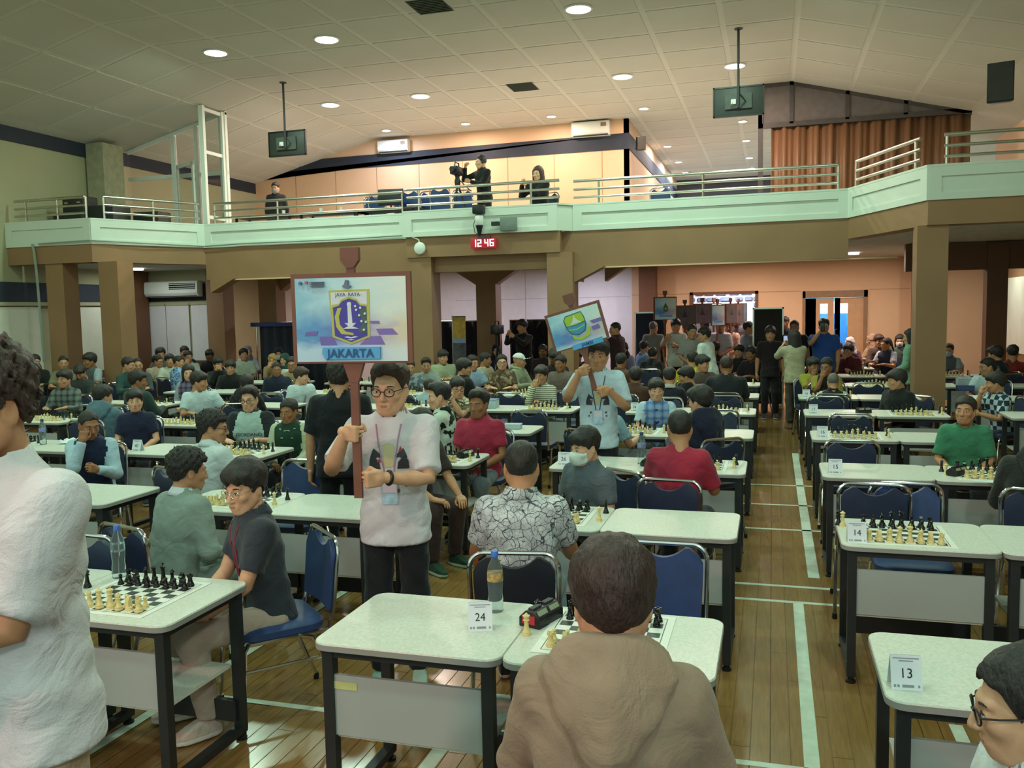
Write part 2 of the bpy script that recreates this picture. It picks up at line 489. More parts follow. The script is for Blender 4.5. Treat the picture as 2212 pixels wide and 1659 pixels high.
for a, b in ((-0.25, 0.36), (0.36, 1.45), (1.45, 2.55), (2.55, 3.7)):
    top = lambda x: ceil_z(x) - 0.06
    MB().prism([(a + 0.04, 5.80), (b - 0.04, 5.80), (b - 0.04, max(5.81, top(b - 0.04))), (a + 0.04, max(5.81, top(a + 0.04)))], 0, 0.02, 0, lambda u, v, w: (u, w, v)).build('panel', M('dark_mesh_panel', '6b6462', 0.8), gb, smooth=False)
fr = MB(); m_fr = M('dark_frame', '4a4341', 0.5)
for x in (-0.27, 0.36, 1.45, 2.55):
    fr.b2((x - 0.04, -0.03, 5.76), (x + 0.04, 0.05, ceil_z(x) - 0.01))
fr.b2((-0.31, -0.03, 3.3), (-0.21, 0.06, ZC - 0.01)); fr.b2((-0.31, -0.03, 5.70), (3.75, 0.05, 5.80))
fr.prism([(-0.31, ZC - 0.08), (0.36, ZC - 0.08), (3.75, ceil_z(3.75) - 0.08), (3.75, ceil_z(3.75) - 0.01), (0.36, ZC - 0.01), (-0.31, ZC - 0.01)], -0.03, 0.05, 0, lambda u, v, w: (u, w, v))
fr.build('frame', m_fr, gb, smooth=False)

# gallery slab and parapet -----------------------------------------------------
slab = struct(MB().prism([(XL, 13.62), (-12.1, 13.62), (-11.1, 15.5), (1.35, 15.5), (2.25, 13.36), (XR, 13.36), (XR, 33), (XL, 33)], 3.04, 3.3).build('floor_gallery', M('gallery_slab', 'c4c9bf', 0.7), smooth=False), 'concrete gallery floor seen from below')
ZT, ZB = 3.80, 3.36
NODES = [(XL, 13.25), (-11.95, 13.25), (-10.9, 15.15), (-6.5, 15.15), (-6.46, 14.88), (-3.58, 14.88), (-3.36, 15.15), (1.16, 15.1), (2.0, 13.02), (XR, 13.02)]
m_par = M('parapet_paint', 'd3dccf', 0.5, var=0.03, scale=2)
def seg(p0, p1, z0, z1, t, mat, name, parent=None, off=0.0):
    d = Vector((p1[0] - p0[0], p1[1] - p0[1])); n = Vector((-d.y, d.x)).normalized()
    q = [(p0[0] + n.x * off, p0[1] + n.y * off), (p1[0] + n.x * off, p1[1] + n.y * off), (p1[0] + n.x * (off + t), p1[1] + n.y * (off + t)), (p0[0] + n.x * (off + t), p0[1] + n.y * (off + t))]
    return MB().prism(q, z0, z1).build(name, mat, parent, smooth=False)
par = []
for i, (a, b) in enumerate(zip(NODES, NODES[1:])):
    o = struct(seg(a, b, ZB, ZT, 0.12, m_par, 'wall_parapet_%d' % (i + 1)), 'white gallery parapet with a recessed moulded panel')
    L = math.hypot(b[0] - a[0], b[1] - a[1])
    if L > 1.0:
        d = Vector((b[0] - a[0], b[1] - a[1])) / L
        e = lambda s: (a[0] + d.x * s, a[1] + d.y * s)
        k = 0.16
        for s0, s1, z0, z1 in ((0, L, ZT - 0.13, ZT), (0, L, ZB, ZB + 0.09), (0, k, ZB + 0.09, ZT - 0.13), (L - k, L, ZB + 0.09, ZT - 0.13)):
            seg(e(s0), e(s1), z0, z1, 0.022, m_par, 'moulding', o, -0.022)
    seg(a, b, ZT, ZT + 0.03, 0.17, m_par, 'coping', o, -0.025)
# cable runs under the parapet
def cable(name, path, r, label):
    return tag(MB().tube(path, r, 6).build(name, m_cables), label, 'cable')
cable('cable', [(-13.1, 13.19, 3.40), (-12.6, 13.19, 3.41), (-11.93, 13.19, 3.42), (-11.42, 14.05, 3.40), (-10.88, 15.09, 3.39), (-10.0, 15.10, 3.41), (-8, 15.10, 3.40), (-6.6, 15.10, 3.42)], 0.014, 'thin grey cable running along the bottom of the left parapet')
cable('conduit', [(-13.25, 13.2, 3.4), (-13.2, 13.18, 3.3), (-13.19, 13.2, 2.9), (-13.15, 13.2, 1.2)], 0.025, 'pale conduit dropping down the leftmost brown column')
# beams
def beam(p0, p1, z0, z1, label, t=0.32, off=0.05, name='beam'):
    o = struct(seg(p0, p1, z0, z1, t, m_brown, name)); o['label'] = label
    return o
beam(NODES[0], NODES[1], 3.03, 3.36, 'brown beam under the left wing of the gallery')
beam(NODES[1], NODES[2], 3.03, 3.36, 'brown diagonal beam at the left of the gallery')
beam(NODES[2], NODES[3], 2.72, 3.36, 'deep brown beam left of the clock')
beam(NODES[3], NODES[6], 2.72, 3.36, 'brown beam behind the clock bay', 0.3, 0.4)
struct(MB().b2((-6.44, 14.92, 2.99), (-3.55, 15.4, 3.36)).build('beam', m_brown, smooth=False), 'brown projecting beam carrying the clock')
beam(NODES[6], NODES[7], 2.72, 3.36, 'deep brown beam over the wide rear opening')
beam(NODES[7], NODES[8], 3.03, 3.36, 'brown diagonal beam at the right of the gallery')
beam(NODES[8], NODES[9], 3.03, 3.36, 'brown beam under the right wing of the gallery')
tr = struct(MB().b2((-3.0, 15.12, 2.70), (1.9, 15.16, 2.725)).build('trim_1', m_beige, smooth=False), 'thin pale edge under the long beam')
struct(MB().b2((-10.8, 15.12, 2.70), (-6.5, 15.16, 2.725)).build('trim_2', m_beige, smooth=False))
def column(x0, x1, y0, y1, z1, label, mat=None):
    return struct(MB().b2((x0, y0, 0), (x1, y1, z1)).build('column', mat or m_brown, smooth=False), label)
column(1.88, 2.27, 13.06, 13.45, 3.03, 'free-standing brown column between the desk blocks')
column(-13.06, -12.66, 13.28, 13.65, 3.03, 'brown column nearest the left wall')
column(-11.86, -11.44, 13.28, 13.70, 3.03, 'brown corner column under the left gallery bend')
column(-6.43, -5.98, 14.95, 15.4, 2.99, 'brown pier left of the clock bay')
column(-3.80, -3.34, 14.95, 15.4, 2.99, 'brown pier right of the clock bay')
column(-6.10, -5.66, 17.8, 18.2, 3.03, 'inner brown column behind the clock bay')
column(-13.9, -13.74, 16.3, 16.9, 3.03, 'dark brown pier beside the left rear window', m_brown_d)
column(-12.05, -11.62, 16.7, 17.1, 3.03, 'brown column right of the left rear window')
column(-11.3, -10.85, 17.6, 18.0, 3.03, 'brown inner column behind the blue booth')
column(-3.12, -2.72, 21.3, 21.7, 3.03, 'brown column beside the rear opening', m_brown_d)
column(3.02, 3.3, 21.2, 21.7, 3.03, 'brown column at the right end of the rear wall')
# inner arched beam with chamfered haunches
ib = MB()
ib.b2((-10.6, 17.8, 2.86), (1.2, 18.1, 3.03))
for x, s in ((-6.10, -1), (-5.66, 1), (-10.85, 1), (-3.8, -1), (-3.3, 1)):
    ib.prism([(x, 2.55), (x + s * 0.5, 2.87), (x, 2.87)], 17.8, 18.1, 0, lambda u, v, w: (u, w, v))
struct(ib.build('beam_inner', m_brown, smooth=False), 'brown inner beam with chamfered haunches')
hb = MB()
for x, s in ((-3.34, 1), (-6.43, -1), (-10.75, 1)):
    hb.prism([(x, 2.46), (x + s * 0.55, 2.73), (x, 2.73)], 15.05, 15.35, 0, lambda u, v, w: (u, w, v))
struct(hb.build('beam_haunch', m_brown, smooth=False), 'chamfered haunches where the long beam meets the piers')

# lower rear walls ---------------------------------------------------------------
def rear(name, x0, x1, z0, z1, mat, label=None, y=YB):
    return struct(MB().b2((x0, y, z0), (x1, y + 0.15, z1)).build(name, mat, smooth=False), label)
_wb1 = rear('wall_back_1', -13.9, -3.35, 0, 3.05, m_lav, 'pale panelled rear wall under the gallery')
rear('wall_back_2', -3.35, -1.86, 0, 3.05, m_beige, 'beige rear wall left of the lobby opening')
rear('wall_back_3', -1.86, -0.40, 2.27, 3.05, m_beige)
rear('wall_back_4', -0.40, 0.68, 0, 3.05, m_beige, 'beige rear wall between the opening and the double door')
rear('wall_back_5', 0.68, 2.10, 2.30, 3.05, m_beige)
wb6 = rear('wall_back_6', 2.10, XR, 0, 3.05, m_beige, 'beige rear wall right of the double door')
for n_, (x0, x1) in enumerate(((-3.35, -1.9), (-0.36, 0.64), (2.14, 3.0))):
    MB().b2((x0, YB - 0.004, 2.30), (x1, YB + 0.001, 2.312)).build('joint', m_groove, wb6, smooth=False)
for x in (-6.1, -4.9, -7.4):
    MB().b2((x, YB - 0.004, 0.0), (x + 0.012, YB + 0.001, 3.0)).build('joint', M('grey_joint', 'a9a6ad', 0.8, var=0), _wb1, smooth=False)
MB().b2((-8, YB - 0.004, 2.27), (-3.4, YB + 0.001, 2.28)).build('joint', M('grey_joint', 'a9a6ad', 0.8, var=0), _wb1, smooth=False)
rl = rear('wall_back_left', -13.9, -11.9, 0, 3.05, m_olive, 'left rear wall with a blind-covered window', 17.0)
MB().b2((-13.9, 16.97, 2.36), (-12.1, 17.0, 2.74)).build('wall_band', m_navy, rl, smooth=False)
MB().b2((-13.9, 16.96, 0.0), (-11.9, 17.0, 1.0)).build('dado', m_brown_d, rl, smooth=False)
for i, (x0, x1) in enumerate(((-13.82, -13.35), (-13.33, -12.72), (-12.66, -12.1))):
    w = struct(MB().b2((x0, 16.96, 1.0), (x1, 16.985, 2.28)).build('window_%d' % (i + 5), m_lav, smooth=False), 'white blind over the left rear window')
    MB().b2((x0 - 0.02, 16.94, 2.26), (x1 + 0.02, 17.0, 2.30)).build('head_rail', m_olive, w, smooth=False)
# opening frame, lobby, stone-clad wall
of = MB()
of.b2((-1.93, YB - 0.03, 0), (-1.86, YB + 0.2, 2.34)); of.b2((-0.40, YB - 0.03, 0), (-0.33, YB + 0.2, 2.34)); of.b2((-1.93, YB - 0.03, 2.27), (-0.33, YB + 0.2, 2.34))
struct(of.build('door_1', m_brown_d, smooth=False), 'brown frame of the open doorway to the lobby')
m_lob = M('lobby_wall', 'd5d8e2', 0.7)
struct(MB().b2((-4, 25.4, 0), (4, 25.5, 3.2)).build('wall_lobby', m_lob, smooth=False), 'pale wall of the lobby behind the doorway')
struct(MB().b2((-4, 21.9, 3.0), (4, 25.4, 3.02)).build('ceiling_lobby', m_lob, smooth=False))
sw = struct(MB().b2((-2.6, 23.2, 2.06), (0.35, 23.3, 3.0)).build('wall_stone', M('white_mortar', 'd9dbe4', 0.8), smooth=False), 'stone-clad wall with white mortar above the inner lobby opening')
MB().b2((-0.62, 23.2, 0), (0.35, 23.3, 2.06)).build('stone_pier', M('white_mortar', 'd9dbe4', 0.8), sw, smooth=False)
m_stone = M('slate_stone', '5d6377', 0.7, var=0.3, scale=5)
_sm = []
for k in range(4):
    b = MB().box((0, 0, 0), (0.2 + 0.03 * k, 0.04, 0.115))
    me = b.mesh('stone', [m_stone], False); bm = bmesh.new(); bm.from_mesh(me)
    bmesh.ops.bevel(bm, geom=bm.edges[:], offset=0.018, segments=2, affect='EDGES'); bm.to_mesh(me); bm.free(); _sm.append(me)
for r in range(16):
    z = 2.94 - r * 0.155
    x = -2.5 if z > 2.1 else -0.5
    x += random.uniform(0, 0.1)
    while x < 0.25:
        k = random.randrange(4)
        link('stone', _sm[k], sw, (x + 0.12, 23.19, z)); x += 0.24 + 0.03 * k
def lamp_area(name, loc, size, energy, color, parent=None, shape='DISK'):
    d = bpy.data.lights.new(name, 'AREA'); d.shape = shape; d.size = size; d.energy = energy; d.color = color
    o = bpy.data.objects.new(name, d); COL.objects.link(o); o.location = loc
    if parent is not None: o.parent = parent
    return o
# lobby lamp and its fitting
lf = thing('ceiling_light', 'square lobby ceiling light beyond the doorway', 'ceiling light', (-1.0, 22.6, 2.98))
MB().box((0, 0, 0), (0.6, 0.6, 0.04)).build('diffuser', emis('lobby_glow', (0.85, 0.9, 1.0), 8), lf, smooth=False)
lamp_area('bulb', (0, 0, -0.06), 0.55, 95, (0.80, 0.88, 1.0), lf, 'SQUARE')
# double door with narrow panes
m_door = M('door_veneer', 'c39a74', 0.5, var=0.05)
for k, x0 in enumerate((0.74, 1.39)):
    d = struct(MB().b2((x0, YB + 0.03, 0.01), (x0 + 0.235 if k == 0 else x0 + 0.12, YB + 0.08, 2.13)).build('door_%d' % (k + 2), m_door, smooth=False), 'leaf of the wood-veneer double door with a narrow pane')
    w0, w1 = (x0 + 0.33, x0 + 0.50) if k == 0 else (x0 + 0.12, x0 + 0.29)
    b = MB(); b.b2((x0, YB + 0.03, 0.01), (w0, YB + 0.08, 2.13)); b.b2((w1, YB + 0.03, 0.01), (x0 + 0.63, YB + 0.08, 2.13))
    b.b2((w0, YB + 0.03, 2.0), (w1, YB + 0.08, 2.13)); b.b2((w0, YB + 0.03, 0.01), (w1, YB + 0.08, 0.75))
    b.build('leaf', m_door, d, smooth=False)
    gl = NT('door_glass'); gl.b.inputs['Transmission Weight'].default_value = 1; gl.b.inputs['IOR'].default_value = 1.45
    MB().b2((w0, YB + 0.05, 0.75), (w1, YB + 0.056, 2.0)).build('pane', gl.out((0.9, 0.95, 1), 0.02), d, smooth=False)
    if k == 1:
        b = MB().tube([(x0 + 0.06, YB + 0.03, 1.0), (x0 - 0.0, YB - 0.06, 1.0), (x0 - 0.0, YB - 0.06, 1.4), (x0 + 0.06, YB + 0.03, 1.4)], 0.012, 8)
        b.build('pull_handle', m_steel, d)
df = MB(); df.b2((0.68, YB - 0.03, 0), (0.74, YB + 0.2, 2.30)); df.b2((2.02, YB - 0.03, 0), (2.10, YB + 0.2, 2.30)); df.b2((0.68, YB - 0.03, 2.14), (2.10, YB + 0.2, 2.30))
struct(df.build('trim_door', M('door_frame_brown', '8f6f52', 0.5), smooth=False), 'brown frame around the double door')
sg = thing('lobby_banner', 'blue and white lobby board seen through the door panes', 'board', (1.4, 23.6, 0))
MB().b2((-0.9, 0, 0.0), (0.9, 0.04, 1.75)).build('lower_board', M('bright_blue', '2f86d6', 0.5), sg, smooth=False)
MB().b2((-0.9, 0, 1.75), (0.9, 0.04, 2.05)).build('middle_board', M('board_white', 'f0f3f6', 0.5), sg, smooth=False)
MB().b2((-0.9, 0, 2.05), (0.9, 0.04, 2.5)).build('upper_board', M('board_teal', '3f8f9c', 0.5), sg, smooth=False)
lf2 = thing('ceiling_light', 'added lobby light behind the double door in place of daylight', 'ceiling light', (1.4, 22.7, 2.98))  # added lamp, stands in for daylight behind the door panes
MB().box((0, 0, 0), (0.6, 0.6, 0.04)).build('diffuser', emis('lobby_glow', (0.85, 0.9, 1.0), 8), lf2, smooth=False)
lamp_area('bulb', (0, 0, -0.06), 0.55, 90, (0.85, 0.92, 1.0), lf2, 'SQUARE')
# right window bay behind the column
rw = struct(MB().b2((4.64, 18.2, 0.95), (4.68, 20.6, 2.45)).build('window_8', m_blind, smooth=False), 'tall white blind on the right wall behind the column')
MB().b2((4.55, 18.0, 0.0), (4.69, 18.2, 3.0)).build('window_frame', m_lav, rw, smooth=False)
struct(MB().b2((3.62, 17.2, 0), (3.95, 17.5, 3.0)).build('column', m_brown_d, smooth=False), 'dark brown post right of the free-standing column')
struct(MB().b2((2.3, 17.25, 2.55), (4.7, 17.45, 3.03)).build('beam', m_brown_d, smooth=False), 'dark brown beam across the right side bay')

# railings --------------------------------------------------------------------
def railing(p0, p1, posts, label, ends=(0.12, 0.12)):
    d = Vector((p1[0] - p0[0], p1[1] - p0[1], 0)); L = d.length; d.normalize()
    r = thing('railing', label, 'railing', (p0[0], p0[1], ZT + 0.03))
    for z in (0.11, 0.25, 0.395):
        MB().tube([d * ends[0] + Vector((0, 0, z)), d * (L - ends[1]) + Vector((0, 0, z))], 0.027 if z > 0.3 else 0.023, 10).build('rail', m_steel, r)
    for s in posts:
        q = d * (L * s)
        MB().tube([q + Vector((0, 0, -0.02)), q + Vector((0, 0, 0.40))], 0.02, 8).build('post', m_steel, r)
ro = lambda p, k: (p[0], p[1] + k)
railing((-13.85, 13.33), (-12.0, 13.33), (0.2, 0.6, 0.95), 'steel railing on the parapet of the left wing')
railing((-11.88, 13.36), (-10.9, 15.2), (0.06, 0.5, 0.92), 'steel railing on the left diagonal parapet')
railing((-10.82, 15.22), (-6.5, 15.22), (0.03, 0.36, 0.97), 'long steel railing left of the video camera')
railing((-6.42, 14.96), (-3.55, 14.96), (0.08, 0.82), 'steel railing in front of the video camera operator', (0.0, 0.0))
railing((-3.36, 15.22), (1.1, 15.22), (0.1, 0.5, 0.98), 'long steel railing right of the camera bay', (0, 0.1))
railing((1.22, 15.1), (1.98, 13.15), (0.05, 0.88), 'steel railing on the right diagonal parapet')
railing((2.08, 13.1), (4.6, 13.1), (0.06, 0.5), 'steel railing on the parapet of the right wing')

# ceiling lamps -----------------------------------------------------------------
m_ring = M('lamp_ring', 'e6e6e0', 0.4, var=0)
def ceiling_lamp(x, y, rad, power, color, glow, label, group):
    t = thing('ceiling_light', label, 'ceiling light', (x, y, ceil_z(x) - 0.012), 0, group)
    MB().lathe([(rad + 0.025, 0.012), (rad + 0.03, -0.012), (rad, -0.02), (rad, 0.004)], 28).build('trim_ring', m_ring, t)
    MB().lathe([(0.01, -0.012), (rad, -0.012), (rad, 0.0), (0.01, 0.0)], 28).build('diffuser', glow, t)
    lamp_area('bulb', (0, 0, -0.03), rad * 1.9, power, color, t)
g_cool = emis('lamp_glow_cool', (0.90, 1.0, 0.93), 11)
g_cool_hot = emis('lamp_glow_hot', (0.86, 1.0, 0.92), 60)
g_warm = emis('lamp_glow_warm', (1.0, 0.95, 0.86), 10)
g_small = emis('lamp_glow_small', (1.0, 0.93, 0.85), 22)
g_blue = emis('lamp_glow_blue', (0.75, 0.8, 1.0), 22)
big = 'large round lamps in the flat ceiling'
for x in (-9.39, -7.22, -2.89, -0.78):
    ceiling_lamp(x, 13.62, 0.19, P_MID, LAMP_FRONT, g_cool_hot if x in (-7.22,) else g_cool, 'large round ceiling lamp in the row over the middle desks', big)
for x in (-9.40, -7.25, -2.90, -0.72):
    ceiling_lamp(x, 17.8, 0.185, P_REAR, LAMP_REAR, g_warm, 'large round ceiling lamp in the row above the gallery edge', big)
for x, gm in ((-9.41, g_blue), (-7.28, g_small), (-5.1, g_small), (-2.89, g_small)):
    ceiling_lamp(x, 20.75, 0.10, P_SMALL, LAMP_REAR if gm is g_small else (0.7, 0.78, 1), gm, 'small round downlight in front of the gallery back wall', 'small downlights over the gallery')
for x, y in ((-0.74, 23.1), (-0.73, 25.8), (-2.92, 25.8), (-2.9, 28.7), (-0.72, 28.8), (-0.7, 31), (-2.9, 31)):
    ceiling_lamp(x, y, 0.10, P_SMALL, (1.0, 0.80, 0.72) if y < 26 else (0.8, 0.84, 1), g_small if y < 26 else g_blue, 'small round downlight along the passage behind the gallery', 'small downlights in the passage')
# the same lamps go on over the near half of the hall
for y in (1.3, 5.4, 9.5):
    for x in (-11.4, -7.22, -2.89, 1.4):
        ceiling_lamp(x, y, 0.19, P_FRONT, LAMP_FRONT, g_cool, 'large round ceiling lamp over the front desks', 'lamps over the front half of the hall')
# lamps under the gallery
for x, y, c, p in ((-0.8, 19.8, LAMP_REAR, 80), (1.6, 19.4, LAMP_REAR, 75), (-4.3, 19.9, (0.86, 0.84, 1.0), 70), (-7.6, 19.6, (0.95, 0.88, 0.95), 45), (-11.4, 19.4, LAMP_REAR, 60), (-12.9, 15.6, (0.85, 0.95, 0.9), 18), (3.9, 19.4, (0.9, 1.0, 0.9), 22)):
    tt = thing('ceiling_light', 'flush lamp under the gallery slab', 'ceiling light', (x, y, 3.02), 0, 'flush lamps under the gallery')
    MB().lathe([(0.01, -0.02), (0.10, -0.02), (0.11, 0.008), (0.01, 0.008)], 20).build('diffuser', g_warm, tt)
    lamp_area('bulb', (0, 0, -0.04), 0.18, p, c, tt)
# ceiling vents
for k, (y, lab) in enumerate(((12.75, 'square ceiling air vent in front of the large lamp row'), (17.9, 'square ceiling air vent between the warm lamps'))):
    vt = thing('ceiling_vent', lab, 'vent', (-5.0, y, ZC - 0.012))
    MB().box((0, 0, 0.004), (0.56, 0.62, 0.008)).build('backing', M('vent_dark', '4d5048', 0.7), vt, smooth=False)
    for s in range(9):
        MB().box((0, -0.26 + s * 0.065, -0.006), (0.52, 0.03, 0.01), 0, 0, Matrix.Rotation(0.5, 3, 'X')).build('slat', M('vent_slat', '6a6d62', 0.6, var=0), vt, smooth=False)
# ================================================================== DESKS AND CHAIRS
t = NT('laminate_top'); v = t.coord(); n = t.noise(v, 90, 2); n2 = t.noise(v, 2.5, 3)
c = t.ramp(n.outputs['Fac'], [(0.35, lin('c8cdc2')), (0.65, lin('d9dcd2'))])
c = t.mix(t.math('MULTIPLY', n2.outputs['Fac'], 0.12), c, lin('c9c7b4'))
m_lam = t.out(c, 0.38, 0, 0.4)
m_edge = M('laminate_edge', '9a9a96', 0.5, var=0.05)
m_panel = M('grey_modesty_board', 'a9b0ae', 0.5, var=0.05, scale=3)
m_blk = M('black_painted_steel', '25282a', 0.45, var=0.15)  # black lifted towards grey, standing in for haze
m_foot = M('black_rubber', '0e0e10', 0.7, var=0)
TW, TD, TH = 0.755, 0.62, 0.75
def rrect(w, d, r, n=5):
    p = []
    for cx, cy, a0 in ((w / 2 - r, d / 2 - r, 0), (-w / 2 + r, d / 2 - r, PI / 2), (-w / 2 + r, -d / 2 + r, PI), (w / 2 - r, -d / 2 + r, 1.5 * PI)):
        for k in range(n + 1):
            a = a0 + PI / 2 * k / n; p.append((cx + r * math.cos(a), cy + r * math.sin(a)))
    return p
def make_table():
    r = thing('desk', 'x', 'desk')
    tb = MB(); o = rrect(TW - 0.006, TD - 0.006, 0.06); e = rrect(TW, TD, 0.062)
    N = len(o)
    vs = [(x, y, TH) for x, y in o] + [(x, y, TH - 0.006) for x, y in e] + [(x, y, TH - 0.028) for x, y in e]
    tb.add(vs, [tuple(range(N))], 0); tb.add(vs, [(i, N + i, N + (i + 1) % N, (i + 1) % N) for i in range(N)], 0)
    tb.add(vs, [(N + i, 2 * N + i, 2 * N + (i + 1) % N, N + (i + 1) % N) for i in range(N)] + [tuple(reversed(range(2 * N, 3 * N)))], 1)
    tb.build('tabletop', [m_lam, m_edge], r)
    lx, ly = TW / 2 - 0.055, TD / 2 - 0.055
    leg = MB().b2((-0.022, -0.022, 0.045), (0.022, 0.022, TH - 0.03)).mesh('leg', [m_blk], False)
    for sx in (-1, 1):
        for sy in (-1, 1):
            link('leg', leg, r, (sx * lx, sy * ly, 0))
        MB().b2((sx * lx - 0.022, -ly - 0.02, 0.035), (sx * lx + 0.022, ly + 0.02, 0.07)).build('foot_runner', m_blk, r, smooth=False)
        for sy in (-1, 1):
            MB().lathe([(0.014, 0.04), (0.014, 0.015), (0.026, 0.012), (0.026, 0.0)], 10, (sx * lx, sy * ly, 0)).build('foot', m_foot, r)
    ap = MB()
    for sy in (-1, 1): ap.b2((-lx, sy * ly - 0.018, TH - 0.065), (lx, sy * ly + 0.018, TH - 0.028))
    for sx in (-1, 1): ap.b2((sx * lx - 0.018, -ly, TH - 0.065), (sx * lx + 0.018, ly, TH - 0.028))
    ap.build('apron', m_blk, r, smooth=False)
    MB().b2((-lx + 0.022, -ly - 0.012, 0.375), (lx - 0.022, -ly + 0.004, 0.615)).build('modesty_panel', m_panel, r, smooth=False)
    MB().b2((-lx + 0.02, -ly + 0.004, 0.36), (lx - 0.02, ly - 0.03, 0.376)).build('shelf', m_lam, r, smooth=False)
    MB().b2((-lx, ly - 0.04, 0.10), (lx, ly - 0.01, 0.20)).build('rear_bar', m_blk, r, smooth=False)
    return r
desk0 = make_table(); _used = [False]
BLK = {'R': 0.35, 'C': -1.69, 'L': -3.86, 'LL': -5.82, 'LLL': -7.78, 'LLLL': -9.75, 'RR': 2.45}
BNAME = {'R': 'block beside the free-standing column', 'C': 'block left of the open aisle', 'L': 'block left of the big sign carrier',
         'LL': 'block left of the raglan shirt boy', 'LLL': 'block by the plaid shirt boy', 'LLLL': 'block along the left wall', 'RR': 'block right of the free-standing column'}
ORD = ['first', 'second', 'third', 'fourth', 'fifth', 'sixth', 'seventh', 'eighth', 'ninth', 'tenth']
def rowY(k): return 2.87 + 1.86 * k
ROWS = {'R': range(0, 9), 'C': range(0, 7), 'L': range(0, 7), 'LL': range(0, 7), 'LLL': range(2, 7), 'LLLL': range(3, 7), 'RR': range(3, 8)}
CARD = {('R', k): 13 + k for k in range(9)}; CARD.update({('C', k): 24 + k for k in range(7)}); CARD.update({('LL', k): 38 + k for k in range(7)})
_U = ['zero','one','two','three','four','five','six','seven','eight','nine','ten','eleven','twelve','thirteen','fourteen','fifteen','sixteen','seventeen','eighteen','nineteen']
_T = ['','','twenty','thirty','forty','fifty']
def words_of(n): return _U[n] if n < 20 else _T[n // 10] + ('-' + _U[n % 10] if n % 10 else '')
def place_desk(x, y, rz, label):
    if not _used[0]:
        _used[0] = True; desk0.location = (x, y, 0); desk0.rotation_euler = (0, 0, rz); desk0['label'] = label; desk0['group'] = 'laminate desks in paired rows'
        return desk0
    return dup(desk0, (x, y, 0), rz, label, 'laminate desks in paired rows')
def jit(b, k, j):
    rnd = random.Random((len(b) * 31 + ord(b[0])) * 100 + k * 7 + j)
    if k < 2: return 0, 0, 0
    return rnd.uniform(-.012, .012), rnd.uniform(-.03, .03), 0.0
DESK = {}
for b in BLK:
    for k in ROWS[b]:
        for j in (0, 1):
            dx, dy, rz = jit(b, k, 0)
            x = BLK[b] + (j + 0.5) * (TW + 0.002) + dx; y = rowY(k) + TD / 2 + dy
            num = CARD.get((b, k))
            if num and j == 0: lab = 'white-topped desk carrying the tent card printed %s' % words_of(num)
            elif num: lab = 'white-topped desk joined to the right of desk %s' % words_of(num)
            else: lab = '%s desk of the %s pair in the %s' % (('left', 'right')[j], ORD[k], BNAME[b])
            place_desk(x, y, rz, lab); DESK[(b, k, j)] = (x, y, rz)

# ---- chair
m_chair = M('navy_vinyl', '26324d', 0.5, var=0.12, scale=12, bump=0.12, bscale=140)
m_chair_b = M('royal_blue_vinyl', '2a4270', 0.5, var=0.12, scale=12, bump=0.12, bscale=140)
m_chair_d = M('black_vinyl', '1c1f2b', 0.5, var=0.12, scale=12, bump=0.1, bscale=140)
m_chrome = M('chrome', 'd6d8da', 0.14, 1.0, var=0.0)
def sub_cushion(w, d, h, r):
    p = rrect(w, d, r, 6); mb = MB(); N = len(p)
    lv = [(0.92, -h / 2), (1.0, -h / 4), (1.0, h / 4), (0.93, h * 0.46), (0.75, h * 0.58), (0.4, h * 0.64)]
    vs = []
    for s, z in lv: vs += [(x * s, y * s, z) for x, y in p]
    fs = [tuple(reversed(range(N)))]
    for i in range(len(lv) - 1):
        fs += [(i * N + k, i * N + (k + 1) % N, (i + 1) * N + (k + 1) % N, (i + 1) * N + k) for k in range(N)]
    fs.append(tuple(range((len(lv) - 1) * N, len(lv) * N)))
    return mb.add(vs, fs)
